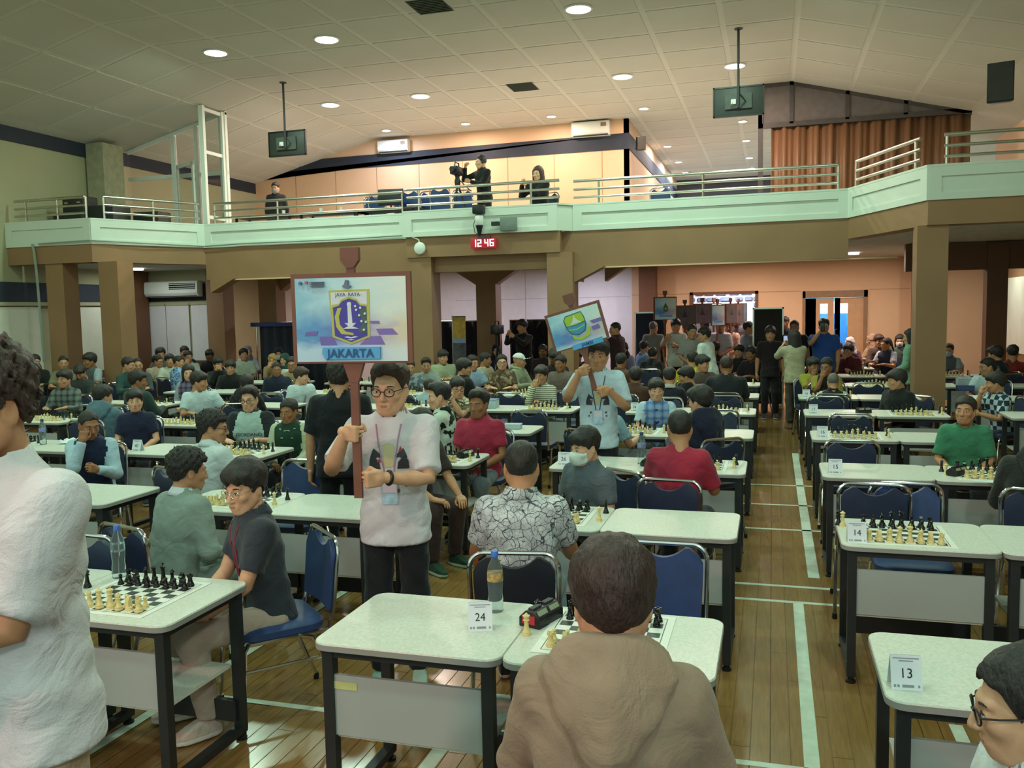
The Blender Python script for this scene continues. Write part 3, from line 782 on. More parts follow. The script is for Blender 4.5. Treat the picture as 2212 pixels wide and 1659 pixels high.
def make_chair(mat):
    """faces -Y; origin on the floor under the seat"""
    r = thing('stacking_chair', 'x', 'chair')
    s = sub_cushion(0.43, 0.42, 0.06, 0.09)
    s.v = [(x, y - 0.01, z + 0.455) for x, y, z in s.v]
    s.build('seat', mat, r)
    # back pad, curved, with a dip for the hand hold at the top
    bp = MB(); nu, nv = 17, 9; f = []; bk = []
    for j in range(nv):
        tz = j / (nv - 1)
        for i in range(nu):
            u = -1 + 2 * i / (nu - 1)
            hw = 0.195 - 0.012 * (1 - tz) - (0.05 * max(0, tz - 0.86) / 0.14 if abs(u) > 0.6 else 0) * 0.5
            top = 0.855 - 0.05 * max(0, 1 - (abs(u) / 0.55) ** 2) - 0.03 * max(0, abs(u) - 0.75) / 0.25
            z = 0.515 + (top - 0.515) * tz
            y = 0.225 + 0.10 * (z - 0.5) + 0.03 * (1 - u * u) * 0.6
            f.append((u * hw, y - 0.018, z)); bk.append((u * hw, y + 0.014, z))
    o = len(f); fs = []
    for j in range(nv - 1):
        for i in range(nu - 1):
            a = j * nu + i
            fs.append((a, a + 1, a + nu + 1, a + nu)); fs.append((o + a + nu, o + a + nu + 1, o + a + 1, o + a))
    ring = [i for i in range(nu)] + [j * nu + nu - 1 for j in range(1, nv)] + [(nv - 1) * nu + i for i in range(nu - 2, -1, -1)] + [j * nu for j in range(nv - 2, 0, -1)]
    for k in range(len(ring)):
        a, b = ring[k], ring[(k + 1) % len(ring)]; fs.append((b, a, o + a, o + b))
    bp.add(f + bk, fs).build('backrest', mat, r)
    # chrome hoop round the back, side legs, stretchers
    yb = lambda z: 0.232 + 0.10 * (z - 0.5)
    hoop = [(-0.205, yb(0.44) - 0.02, 0.42), (-0.207, yb(0.55), 0.55), (-0.21, yb(0.76), 0.76)]
    for k in range(7):
        a = PI - k * PI / 12; hoop.append((-0.14 + 0.07 * math.cos(a), yb(0.83), 0.80 + 0.075 * math.sin(a)))
    hoop += [(-x, y, z) for x, y, z in reversed(hoop)]
    MB().tube(hoop, 0.0115, 8).build('back_frame', m_chrome, r)
    for s in (-1, 1):
        MB().tube([(s * 0.20, -0.19, 0.43), (s * 0.215, -0.215, 0.40), (s * 0.222, -0.24, 0.02), ], 0.0115, 8).build('leg', m_chrome, r)
        MB().tube([(s * 0.20, 0.05, 0.43), (s * 0.213, 0.12, 0.41), (s * 0.222, 0.27, 0.02)], 0.0115, 8).build('leg', m_chrome, r)
        MB().tube([(s * 0.2, -0.2, 0.425), (s * 0.203, 0.22, 0.425)], 0.011, 8).build('side_rail', m_chrome, r)
        MB().tube([(s * 0.218, -0.225, 0.30), (s * 0.218, 0.165, 0.30)], 0.008, 6).build('stretcher', m_chrome, r)
        for y in (-0.24, 0.27):
            MB().lathe([(0.015, 0.0), (0.015, 0.035)], 8, (s * 0.222, y, 0)).build('foot_cap', m_foot, r)
    return r
_ch = {}
def place_chair(x, y, phi, label, group=None, kind='n', z=0.0):
    mat = {'n': m_chair, 'b': m_chair_b, 'd': m_chair_d}[kind]
    if kind not in _ch:
        r = make_chair(mat); _ch[kind] = r
        r.location = (x, y, z); r.rotation_euler = (0, 0, math.radians(phi)); r['label'] = label
        if group: r['group'] = group
        return r
    r = dup(_ch[kind], (x, y, z), math.radians(phi), label)
    if group: r['group'] = group
    elif 'group' in r: del r['group']
    return r

# ================================================================== CHESS SETS
m_cream = M('cream_plastic', 'dcc98c', 0.35, var=0.06, scale=40)
m_ebony = M('black_gloss_plastic', '101311', 0.22, var=0.1, scale=40)
def piece_prof(kind):
    base = [(0.0185, 0.0), (0.0185, 0.006), (0.016, 0.009), (0.0172, 0.013), (0.0125, 0.018)]
    if kind == 'pawn': return [(r * 0.82, z * 0.9) for r, z in base] + [(0.0065, 0.026), (0.006, 0.032), (0.0095, 0.034), (0.0055, 0.036), (0.0088, 0.041), (0.0088, 0.046), (0.005, 0.050), (0.001, 0.051)]
    if kind == 'rook': return base + [(0.010, 0.030), (0.0095, 0.040), (0.0135, 0.043), (0.0135, 0.053), (0.0095, 0.053), (0.009, 0.049), (0.001, 0.049)]
    if kind == 'bishop': return base + [(0.008, 0.034), (0.007, 0.048), (0.0125, 0.050), (0.007, 0.053), (0.0105, 0.060), (0.0085, 0.067), (0.003, 0.072), (0.004, 0.075), (0.001, 0.078)]
    if kind == 'queen': return base + [(0.009, 0.036), (0.0075, 0.056), (0.0135, 0.059), (0.0085, 0.063), (0.0095, 0.067), (0.0145, 0.077), (0.0125, 0.078), (0.007, 0.081), (0.005, 0.085), (0.001, 0.088)]
    if kind == 'king': return base + [(0.0095, 0.038), (0.008, 0.060), (0.0145, 0.063), (0.009, 0.067), (0.0105, 0.072), (0.0145, 0.083), (0.009, 0.087), (0.001, 0.089)]
    return base + [(0.011, 0.022), (0.001, 0.022)]
def piece_mb(kind, seg):
    mb = MB().lathe(piece_prof(kind), seg)
    if kind == 'king':
        mb.b2((-0.0022, -0.0018, 0.088), (0.0022, 0.0018, 0.101)); mb.b2((-0.0065, -0.0018, 0.093), (0.0065, 0.0018, 0.097))
    if kind == 'rook':
        for k in range(4):
            a = k * PI / 2; mb.box((0.0112 * math.cos(a), 0.0112 * math.sin(a), 0.0545), (0.005, 0.008, 0.004), 0, a)
    if kind == 'knight':
        pr = [(-0.012, 0.02), (0.012, 0.02), (0.0125, 0.034), (0.010, 0.046), (0.005, 0.056), (0.0005, 0.062), (-0.002, 0.058), (-0.006, 0.057), (-0.012, 0.048), (-0.0175, 0.043), (-0.0165, 0.038), (-0.011, 0.040), (-0.006, 0.039), (-0.011, 0.031)]
        mb.prism(pr, -0.0075, 0.0075, 0, lambda u, v, w: (w * (1.25 - 7 * max(0, v - 0.03)), u, v))
    return mb
KINDS = ['pawn', 'rook', 'knight', 'bishop', 'queen', 'king']
PM = {(k, c): piece_mb(k, 14).mesh('chess_' + k, [m_cream if c == 'w' else m_ebony]) for k in KINDS for c in 'wb'}
PLOW = {k: piece_mb(k, 8) for k in KINDS}
t = NT('vinyl_chessboard'); tc = t.coord((1, 1, 1)); s = t.new('ShaderNodeSeparateXYZ'); t.l.new(tc, s.inputs[0])
ch = t.new('ShaderNodeTexChecker'); ch.inputs['Scale'].default_value = 1 / 0.05
ch.inputs['Color1'].default_value = (*lin('2c3330'), 1); ch.inputs['Color2'].default_value = (*lin('e6e9e0'), 1)
off = t.new('ShaderNodeVectorMath', operation='ADD'); off.inputs[1].default_value = (10, 10, 0.0125); t.l.new(tc, off.inputs[0]); t.l.new(off.outputs[0], ch.inputs['Vector'])
ax = t.math('ABSOLUTE', s.outputs[0]); ay = t.math('ABSOLUTE', s.outputs[1]); mx = t.math('MAXIMUM', ax, ay)
ins = t.math('LESS_THAN', mx, 0.2); line = t.math('MULTIPLY', t.math('GREATER_THAN', mx, 0.207), t.math('LESS_THAN', mx, 0.2105))
c = t.mix(ins, lin('e8eae2'), ch.outputs['Color']); c = t.mix(line, c, lin('2c3330'))
m_board = t.out(c, 0.45)
board_me = bevelled(MB().b2((-0.24, -0.24, 0), (0.24, 0.24, 0.003)), 'chessboard', m_board, None, 0.001, 1)
_bd = board_me.data; bpy.data.objects.remove(board_me)
BACK = ['rook', 'knight', 'bishop', 'queen', 'king', 'bishop', 'knight', 'rook']
stuff = {'w': MB(), 'b': MB()}
BOARDS = [('C', 0, 1, 0), ('L', 0, 1, 0), ('R', 1, 0, 0), ('C', 1, 0, 0), ('L', 1, 0, 0), ('R', 2, 1, 0), ('C', 2, 1, 0), ('L', 2, 1, 0),
          ('R', 3, 0, 0), ('R', 4, 1, 0), ('R', 5, 0, 0), ('R', 6, 1, 0), ('R', 7, 1, 0), ('R', 8, 1, 0), ('C', 3, 0, 0), ('C', 4, 1, 0), ('C', 5, 0, 0), ('C', 6, 1, 0),
          ('L', 3, 0, 0), ('L', 4, 1, 0), ('L', 5, 0, 0), ('L', 6, 0, 0), ('LL', 1, 0, 0), ('LL', 2, 1, 0), ('LL', 3, 1, 0), ('LL', 4, 1, 0), ('LL', 5, 0, 0), ('LL', 6, 1, 0),
          ('LLL', 2, 0, 0), ('LLL', 3, 1, 0), ('LLL', 4, 0, 0), ('LLL', 5, 1, 0), ('LLL', 6, 0, 0), ('LLLL', 3, 1, 0), ('LLLL', 4, 1, 0), ('LLLL', 5, 0, 0), ('RR', 4, 1, 0), ('RR', 6, 0, 0), ('RR', 7, 0, 0)]
BDX = {('C', 0, 1): (-0.05, 0.04), ('L', 0, 1): (-0.03, 0.0), ('R', 1, 0): (-0.06, -0.02), ('C', 1, 0): (0.04, 0.03), ('L', 1, 0): (0.04, 0.02)}
def where(b, k, j):
    n = CARD.get((b, k))
    if n: return 'on desk %s' % words_of(n) if j == 0 else 'on the desk right of card %s' % words_of(n)
    return 'on the %s desk %s' % (ORD[k], {'L': 'left of the sign carrier', 'LLL': 'by the plaid shirt', 'LLLL': 'along the left wall', 'RR': 'right of the column'}[b])
n_ind = 0
for bi, (b, k, j, fl_) in enumerate(BOARDS):
    x, y, rz = DESK[(b, k, j)]
    dx, dy = BDX.get((b, k, j), (random.uniform(-.04, .04), random.uniform(-.03, .03)))
    x += dx; y += dy; w = where(b, k, j)
    tag(link('chessboard', _bd, None, (x, y, TH), rz), 'roll-up vinyl chessboard lying ' + w, 'chessboard', 'roll-up chessboards')
    Rm = Matrix.Rotation(rz, 3, 'Z')
    lst = []
    for i in range(8):
        for c, r0, r1 in (('w', 0, 1), ('b', 7, 6)):
            lst.append((BACK[i], c, (i - 3.5) * 0.05, (r0 - 3.5) * 0.05)); lst.append(('pawn', c, (i - 3.5) * 0.05, (r1 - 3.5) * 0.05))
    sp = -1 if (b, k, j) in (('C', 0, 1), ('L', 0, 1), ('R', 1, 0), ('R', 2, 1)) else 1
    if (b, k, j) == ('R', 1, 0): lst += [('queen', 'w', -0.285, 0.13), ('queen', 'b', -0.305, 0.155)]
    else: lst += [('queen', 'w', sp * 0.295, -0.08), ('queen', 'b', sp * 0.30, 0.06 + random.uniform(-.02, .06))]
    indiv = n_ind + len(lst) <= 300
    for kd, c, u, v in lst:
        u += random.uniform(-.004, .004); v += random.uniform(-.004, .004)
        q = Rm @ Vector((u, v, 0)) + Vector((x, y, TH + (0.003 if abs(u) < 0.24 else 0.0)))
        a = rz + (PI if c == 'w' else 0) + random.uniform(-.15, .15)
        if kd != 'knight': a += random.uniform(-1, 1)
        if indiv:
            spare = abs(u) > 0.24
            lab = '%s %s %s %s' % ('cream plastic' if c == 'w' else 'glossy black', kd, 'spare beside the board' if spare else 'set up', w)
            tag(link('chess_' + kd, PM[(kd, c)], None, q, a), lab, 'chess piece', '%s %ss %s' % ('cream' if c == 'w' else 'black', kd, w)); n_ind += 1
        else:
            sm = PLOW[kd]; R2 = Matrix.Rotation(a, 3, 'Z')
            stuff[c].add([R2 @ Vector(p) + q for p in sm.v], sm.f)
for c, lab in (('w', 'cream chess pieces set up on the boards of the rear desks'), ('b', 'black chess pieces set up on the boards of the rear desks')):
    o = stuff[c].build('chess_pieces', m_cream if c == 'w' else m_ebony); tag(o, lab, 'chess pieces'); o['kind'] = 'stuff'

# ================================================================== SMALL THINGS ON THE DESKS
m_card = M('card_stock', 'dfe6ee', 0.7, var=0.02)
m_ink = M('black_print', '20262b', 0.7, var=0)
m_ink2 = M('grey_print', '8a949c', 0.7, var=0)
def tent_card(num, x, y, rz, z=TH, label=None):
    r = thing('tent_card', label or 'folded white tent card printed with %s' % words_of(num), 'card', (x, y, z), rz)
    w, h, d = 0.095, 0.105, 0.032
    b = MB()
    for s in (-1, 1):
        b.add([(-w / 2, s * d, 0), (w / 2, s * d, 0), (w / 2, s * 0.002, h), (-w / 2, s * 0.002, h), (-w / 2, s * (d - 0.0015), 0), (w / 2, s * (d - 0.0015), 0), (w / 2, 0, h - 0.001), (-w / 2, 0, h - 0.001)],
              [(0, 1, 2, 3), (7, 6, 5, 4), (0, 3, 7, 4), (1, 5, 6, 2), (0, 4, 5, 1)])
    b.build('card', m_card, r, smooth=False)
    tilt = math.atan2(h, d)
    fr = lambda u, v: (u, -d + v * (d - 0.002) / h - 0.0010, v)
    vs, fs = text_geo(str(num), 0.042)
    MB().add([fr(p[0], p[1] + h * 0.47) for p in vs], fs).build('number', m_ink, r, smooth=False)
    ln = MB()
    for u0, u1, v in ((-0.04, 0.04, 0.094), (-0.022, 0.022, 0.086)): ln.add([fr(u0, v), fr(u1, v), fr(u1, v + 0.003), fr(u0, v + 0.003)], [(0, 1, 2, 3)])
    for u0, u1 in ((-0.04, -0.033), (-0.029, -0.022), (-0.014, 0.022), (0.034, 0.04)): ln.add([fr(u0, 0.008), fr(u1, 0.008), fr(u1, 0.016), fr(u0, 0.016)], [(0, 1, 2, 3)])
    ln.build('small_print', m_ink2, r, smooth=False)['kind'] = 'stuff'
tent_card(24, -1.10, 3.17, 0.32); tent_card(25, -1.62, 4.80, 0.05)
tent_card(13, 0.42, 3.0, 0.1); tent_card(14, 0.43, 4.83, 0.03); tent_card(15, 0.45, 6.78, 0.0)
for (b, k), n in CARD.items():
    if n in (24, 25, 13, 14, 15) or (b == 'LL' and k < 2): continue
    x, y, rz = DESK[(b, k, 0)]
    tent_card(n, x - 0.28, y - 0.14, rz)
# water bottles
tw = NT('bottle_plastic'); tw.b.inputs['Transmission Weight'].default_value = 0.92; tw.b.inputs['IOR'].default_value = 1.2
m_pet = tw.out(lin('d8e8ec'), 0.06)
m_capb = M('blue_cap', '3f6fd0', 0.4, var=0); m_capn = M('navy_cap', '1f3f66', 0.4, var=0)
m_blab = M('bottle_label', '7a86b8', 0.5, var=0.5, scale=60)
def bottle(x, y, label, cap=None, z=TH, s=1.0, lab_mat=None):
    r = thing('water_bottle', label, 'bottle', (x, y, z), 0.4)
    pr = [(0.028, 0), (0.032, 0.006), (0.031, 0.02), (0.033, 0.028), (0.031, 0.036), (0.033, 0.05), (0.029, 0.075), (0.031, 0.10), (0.033, 0.13), (0.033, 0.165), (0.030, 0.19), (0.018, 0.215), (0.013, 0.228), (0.013, 0.235)]
    MB().lathe([(a * s, b * s) for a, b in pr], 20).build('bottle_body', m_pet, r)
    MB().lathe([(0.0155 * s, 0.232 * s), (0.0155 * s, 0.252 * s), (0.013 * s, 0.256 * s)], 16).build('cap', cap or m_capb, r)
    MB().lathe([(0.0336 * s, 0.132 * s), (0.0336 * s, 0.166 * s)], 20).build('paper_label', lab_mat or m_blab, r)
bottle(-1.10, 3.37, 'clear water bottle with blue cap beside tent card twenty-four', lab_mat=M('bottle_label_round', 'b08f5a', 0.5, var=0.7, scale=45))
bottle(-3.02, 3.40, 'clear water bottle with blue cap by the nearest left board', lab_mat=m_pet)
bottle(-1.00, 6.92, 'clear water bottle with navy cap behind the masked boy', m_capn)
bottle(-4.95, 8.70, 'clear water bottle in front of the white shirt boy', m_capn)
bottle(-5.05, 6.95, 'clear water bottle on the desk joined to desk forty', m_capn)
bottle(-7.0, 6.95, 'clear bottle beside the crumpled papers', m_capn)
bottle(-2.6, 12.4, 'clear water bottle by the striped jersey boy', m_capn)
bottle(3.3, 14.8, 'clear water bottle behind the free-standing column', m_capn)
m_lime = M('lime_plastic', 'a9c957', 0.45, var=0.05)
o = thing('drinking_bottle', 'lime green drinking bottle on a rear desk of the column block', 'bottle', (0.66, 14.3, TH))
MB().lathe([(0.035, 0), (0.036, 0.02), (0.034, 0.14), (0.028, 0.16), (0.016, 0.175), (0.016, 0.19)], 16).build('bottle_body', m_lime, o)
MB().lathe([(0.02, 0.185), (0.02, 0.215), (0.012, 0.22)], 14).build('cap', m_lime, o)
# chess clocks
m_red = M('red_button', 'b0293a', 0.4, var=0)
m_lcd = M('clock_screen', '9aa58f', 0.3, var=0)
def chess_clock(x, y, rz, label, red=False, s=1.0):
    r = thing('chess_clock', label, 'chess clock', (x, y, TH), rz)
    w, d, h = 0.155 * s, 0.085 * s, 0.058 * s
    pr = [(-d / 2, 0), (d / 2, 0), (d / 2, h * 0.55), (d * 0.18, h), (-d * 0.18, h), (-d / 2, h * 0.6)]
    bevelled(MB().prism(pr, -w / 2, w / 2, 0, lambda u, v, q: (q, u, v)), 'case', m_black, r, 0.004, 2)
    if red:
        for sx in (-1, 1):
            MB().b2((sx * w * 0.5 - 0.006, -d * 0.3, h * 0.25), (sx * w * 0.5 + 0.006, d * 0.3, h * 0.75)).build('end_strip', m_red, r, smooth=False)
    for sx in (-1, 1):
        a = MB().box((sx * w * 0.24, -d * 0.36, h * 0.80), (w * 0.36, 0.002, h * 0.40), 0, 0, Matrix.Rotation(-0.55, 3, 'X')); a.build('display', m_lcd, r, smooth=False)
        MB().b2((sx * w * 0.25 - w * 0.17, -d * 0.12, h), (sx * w * 0.25 + w * 0.17, d * 0.12, h + 0.008)).build('button', m_black if not red else m_dgrey, r, smooth=False)
chess_clock(-0.885, 3.30, 1.25, 'black chess clock with red ends beside the board right of card twenty-four', True, 1.15)
chess_clock(1.28, 6.86, 0.9, 'black chess clock beside card fifteen desk pair')
chess_clock(-4.98, 5.02, 0.6, 'black chess clock with grey display in front of the varsity jacket boy')
chess_clock(-2.52, 6.98, 1.3, 'black chess clock in front of the red polo boy')
chess_clock(1.0, 10.6, 0.4, 'black chess clock on the desk numbered seventeen')
chess_clock(-0.92, 6.85, 1.0, 'black chess clock by the red shirt back')
# boxes, papers
m_bluebox = M('pale_blue_card_box', 'a8bac2', 0.6); m_pap = M('white_paper', 'd7e4e8', 0.7, var=0.03)
def carton(x, y, z, d, rz, mat, label, lid=None):
    r = thing('carton', label, 'box', (x, y, z), rz)
    bevelled(MB().b2((-d[0] / 2, -d[1] / 2, 0), (d[0] / 2, d[1] / 2, d[2])), 'box_body', mat, r, 0.004, 2)
    MB().b2((-d[0] / 2 - 0.002, -d[1] / 2 - 0.002, d[2] - 0.004), (d[0] / 2 + 0.002, d[1] / 2 + 0.002, d[2] + 0.004)).build('lid', lid or mat, r, smooth=False)
carton(-3.55, 10.6, TH, (0.34, 0.20, 0.11), 0.06, m_bluebox, 'pale blue card box on the desk behind the red polo boy', M('steel_blue', '6f8fb0', 0.5))
carton(-2.62, 8.75, TH, (0.18, 0.12, 0.05), 0.1, m_bluebox, 'small pale box just behind the red polo boy')
carton(2.62, 13.6, TH, (0.22, 0.18, 0.16), 0.0, m_bluebox, 'pale teal carton on the desk right of the column')
carton(2.58, 13.40, TH, (0.22, 0.10, 0.07), 0.05, M('blue_box', '47598a', 0.5), 'flat blue box in front of the pale teal carton')
pp = MB(); g = 9
vs = [(0.16 * (i / (g - 1) - 0.5), 0.22 * (j / (g - 1) - 0.5), 0.012 + 0.035 * math.sin(i * 1.3 + j * 0.7) * math.sin(j * 0.9) + 0.03 * (i / g) ** 2) for j in range(g) for i in range(g)]
vs = [(x * 1.7, y, max(0.001, z)) for x, y, z in vs]
pp.add(vs, [(j * g + i, j * g + i + 1, (j + 1) * g + i + 1, (j + 1) * g + i) for j in range(g - 1) for i in range(g - 1)])
o = pp.build('paper_sheet', m_pap, None, (-6.75, 7.12, TH), 0.4); md = o.modifiers.new('t', 'SOLIDIFY'); md.thickness = 0.001
tag(o, 'crumpled white sheet of paper in front of the varsity jacket boy', 'paper')
for x, y, rz, lab in ((-5.35, 5.2, 0.3, 'score sheet beside the clock in front of the varsity jacket boy'), (-2.75, 8.62, 0.2, 'score sheet next to the zebra pattern shirt boy'), (1.45, 6.72, -0.5, 'score sheet beside the clock right of card fifteen'), (-5.45, 8.78, 0.1, 'score sheet in front of the navy polo boy'), (-4.75, 8.70, 0.1, 'score sheet in front of the white shirt boy')):
    tag(MB().b2((-0.075, -0.105, 0), (0.075, 0.105, 0.0012)).build('paper_sheet', m_pap, None, (x, y, TH), rz, smooth=False), lab, 'paper')
o = tag(MB().b2((-0.055, -0.015, 0), (0.055, 0.015, 0.0005)).build('sticker', M('yellow_sticker', 'c9cf8a', 0.6)), 'torn yellow sticker on the panel of desk twenty-four', 'sticker')
o.rotation_euler = (PI / 2, 0, 0); o.location = (-1.57, 2.911, 0.575)
vs, fs = text_geo('S', 0.12, 0.006)
o = tag(MB().add([(x, 0, y) for x, y, z in vs], fs).build('sticker', m_ink, None, (-0.42, 4.771, 0.53), 0, smooth=False), 'black letter S stuck on the panel of the desk right of card twenty-five', 'sticker')
# ================================================================== PEOPLE
def surfnet(fn, lo, hi, h):
    """naive surface nets: one vertex per cell the surface crosses, quads across crossed grid edges"""
    lo = np.array(lo, float); hi = np.array(hi, float)
    n = np.maximum(3, np.ceil((hi - lo) / h).astype(int) + 1)
    ax = [lo[i] + h * np.arange(n[i]) for i in range(3)]
    G = np.stack(np.meshgrid(*ax, indexing='ij'), -1).astype(np.float32)
    d = fn(G.reshape(-1, 3)).reshape(n).astype(np.float32)
    s = d < 0
    c = [s[:-1, :-1, :-1], s[1:, :-1, :-1], s[:-1, 1:, :-1], s[1:, 1:, :-1], s[:-1, :-1, 1:], s[1:, :-1, 1:], s[:-1, 1:, 1:], s[1:, 1:, 1:]]
    cnt = sum(q.astype(np.int8) for q in c)
    act = (cnt > 0) & (cnt < 8)
    idx = np.argwhere(act)
    if len(idx) == 0: return np.zeros((0, 3)), np.zeros((0, 4), int)
    ids = -np.ones(act.shape, int); ids[act] = np.arange(len(idx))
    offs = np.array([(0, 0, 0), (1, 0, 0), (0, 1, 0), (1, 1, 0), (0, 0, 1), (1, 0, 1), (0, 1, 1), (1, 1, 1)])
    dv = np.stack([d[idx[:, 0] + o[0], idx[:, 1] + o[1], idx[:, 2] + o[2]] for o in offs], 1)
    acc = np.zeros((len(idx), 3)); w = np.zeros(len(idx))
    for a, b in ((0, 1), (2, 3), (4, 5), (6, 7), (0, 2), (1, 3), (4, 6), (5, 7), (0, 4), (1, 5), (2, 6), (3, 7)):
        x = (dv[:, a] < 0) != (dv[:, b] < 0)
        t = np.where(x, dv[:, a] / np.where(x, dv[:, a] - dv[:, b], 1), 0)
        acc += x[:, None] * (offs[a] + (offs[b] - offs[a]) * t[:, None]); w += x
    V = lo + h * (idx + acc / w[:, None])
    Q = []
    for k in range(3):
        i, j = [(1, 2), (2, 0), (0, 1)][k]
        sl0 = [slice(None)] * 3; sl1 = [slice(None)] * 3
        sl0[k] = slice(0, -1); sl1[k] = slice(1, None)
        x = s[tuple(sl0)] != s[tuple(sl1)]
        e = np.argwhere(x)
        e = e[(e[:, i] > 0) & (e[:, j] > 0) & (e[:, i] < n[i] - 1) & (e[:, j] < n[j] - 1)]
        if len(e) == 0: continue
        def cell(di, dj):
            q = e.copy(); q[:, i] -= di; q[:, j] -= dj
            return ids[q[:, 0], q[:, 1], q[:, 2]]
        q = np.stack([cell(0, 0), cell(1, 0), cell(1, 1), cell(0, 1)], 1)
        inside = s[e[:, 0], e[:, 1], e[:, 2]]
        q[inside] = q[inside][:, ::-1]
        Q.append(q)
    Q = np.concatenate(Q); Q = Q[(Q >= 0).all(1)]
    return V, Q[:, ::-1]

def smin(a, b, k):
    h = np.clip(0.5 + 0.5 * (b - a) / k, 0, 1)
    return b + (a - b) * h - k * h * (1 - h)
def smax(a, b, k): return -smin(-a, -b, k)
def rc(P, a, b, ra, rb):
    a = np.asarray(a, np.float32); b = np.asarray(b, np.float32); ba = b - a
    t = np.clip(((P - a) @ ba) / max(1e-9, ba @ ba), 0, 1)
    q = P - a - t[:, None] * ba
    return np.sqrt((q * q).sum(1)) - (ra + (rb - ra) * t)
def ell(P, c, r):
    q = (P - np.asarray(c, np.float32)) / np.asarray(r, np.float32)
    k = np.sqrt((q * q).sum(1))
    return (k - 1) * min(r)
def np_mesh(name, V, Q, mats, midx=None, smooth=True):
    me = bpy.data.meshes.new(name)
    me.from_pydata(V.tolist() if hasattr(V, 'tolist') else V, [], Q.tolist() if hasattr(Q, 'tolist') else Q)
    for m in mats: me.materials.append(m)
    if midx is not None: me.polygons.foreach_set('material_index', np.asarray(midx, dtype=np.int32))
    me.polygons.foreach_set('use_smooth', [smooth] * len(me.polygons)); me.update()
    return me

# ---- skin, hair
def skin_mat(name, c):
    t = NT(name); v = t.coord(); n = t.noise(v, 22, 4); g = t.noise(v, 240, 2)
    cc = lin(c)
    col = t.ramp(n.outputs['Fac'], [(0.3, (cc[0] * 0.92, cc[1] * 0.86, cc[2] * 0.84)), (0.7, tuple(min(1, x * 1.05) for x in cc))])
    t.bump(g.outputs['Fac'], 0.08, 0.003)
    return t.out(col, 0.5, 0, 0.35)
SKIN = [skin_mat('skin_light', 'd8a888'), skin_mat('skin_tan', 'c08f6c'), skin_mat('skin_brown', '9b6c4c'), skin_mat('skin_deep', '7d543b')]
def hair_mat(name, c):
    t = NT(name); v = t.coord((1, 1, 0.25)); n = t.noise(v, 160, 3, 0.6); cc = lin(c)
    col = t.ramp(n.outputs['Fac'], [(0.3, tuple(x * 0.5 for x in cc)), (0.7, tuple(x * 1.7 for x in cc))])
    t.bump(n.outputs['Fac'], 0.6, 0.01)
    return t.out(col, 0.5, 0, 0.4)
HAIRM = {'black': hair_mat('hair_black', '2a2725'), 'brown': hair_mat('hair_brown', '3d2e28'), 'red': hair_mat('hair_reddish', '3a2a27'), 'grey': hair_mat('hair_grey', '6a655e')}  # black hair lightened as well, the haze put into its colour
m_eye = M('eye_white', 'cfc8be', 0.3, var=0); m_iris = M('iris', '150f0c', 0.2, var=0); m_lip = M('lip', 'b07a66', 0.5, var=0.05); m_lipd = M('lip_dark', '85553f', 0.5, var=0.05)

def head_sdf(P, slim=1.0):
    ax = np.abs(P[:, 0]); S = np.stack([ax, P[:, 1], P[:, 2]], 1)
    d = ell(P, (0, 0.018, 0.032), (0.074, 0.093, 0.090))
    d = smin(d, ell(P, (0, -0.026, -0.034), (0.0585 * slim, 0.064, 0.076)), 0.035)
    d = smin(d, ell(P, (0, -0.062, -0.094), (0.026, 0.024, 0.020)), 0.03)
    d = smin(d, rc(S, (0.054 * slim, 0.0, -0.05), (0.030, -0.045, -0.092), 0.018, 0.014), 0.03)
    d = smin(d, ell(S, (0.040 * slim, -0.062, -0.022), (0.022, 0.020, 0.017)), 0.02)
    d = smin(d, rc(S, (0.006, -0.083, 0.026), (0.042, -0.072, 0.027), 0.010, 0.008), 0.014)
    d = smax(d, -ell(S, (0.031, -0.099, 0.004), (0.018, 0.016, 0.0105)), 0.012)
    d = smin(d, ell(S, (0.0315, -0.0805, 0.0035), (0.015, 0.0085, 0.0095)), 0.006)
    d = smin(d, rc(P, (0, -0.088, 0.012), (0, -0.108, -0.030), 0.0075, 0.0115), 0.009)
    d = smin(d, ell(S, (0.012, -0.097, -0.034), (0.008, 0.010, 0.0075)), 0.007)
    d = smin(d, ell(P, (0, -0.084, -0.064), (0.026, 0.012, 0.016)), 0.014)
    d = smax(d, -rc(S, (0, -0.0985, -0.0635), (0.021, -0.090, -0.0645), 0.0022, 0.001), 0.003)
    d = smin(d, smax(ell(S, (0.076, 0.012, -0.008), (0.011, 0.020, 0.032)), -ell(S, (0.088, 0.008, -0.004), (0.009, 0.012, 0.020)), 0.006), 0.008)
    d = smin(d, rc(P, (0, 0.026, -0.06), (0, 0.046, -0.19), 0.052, 0.058), 0.03)
    return d
_head = {}
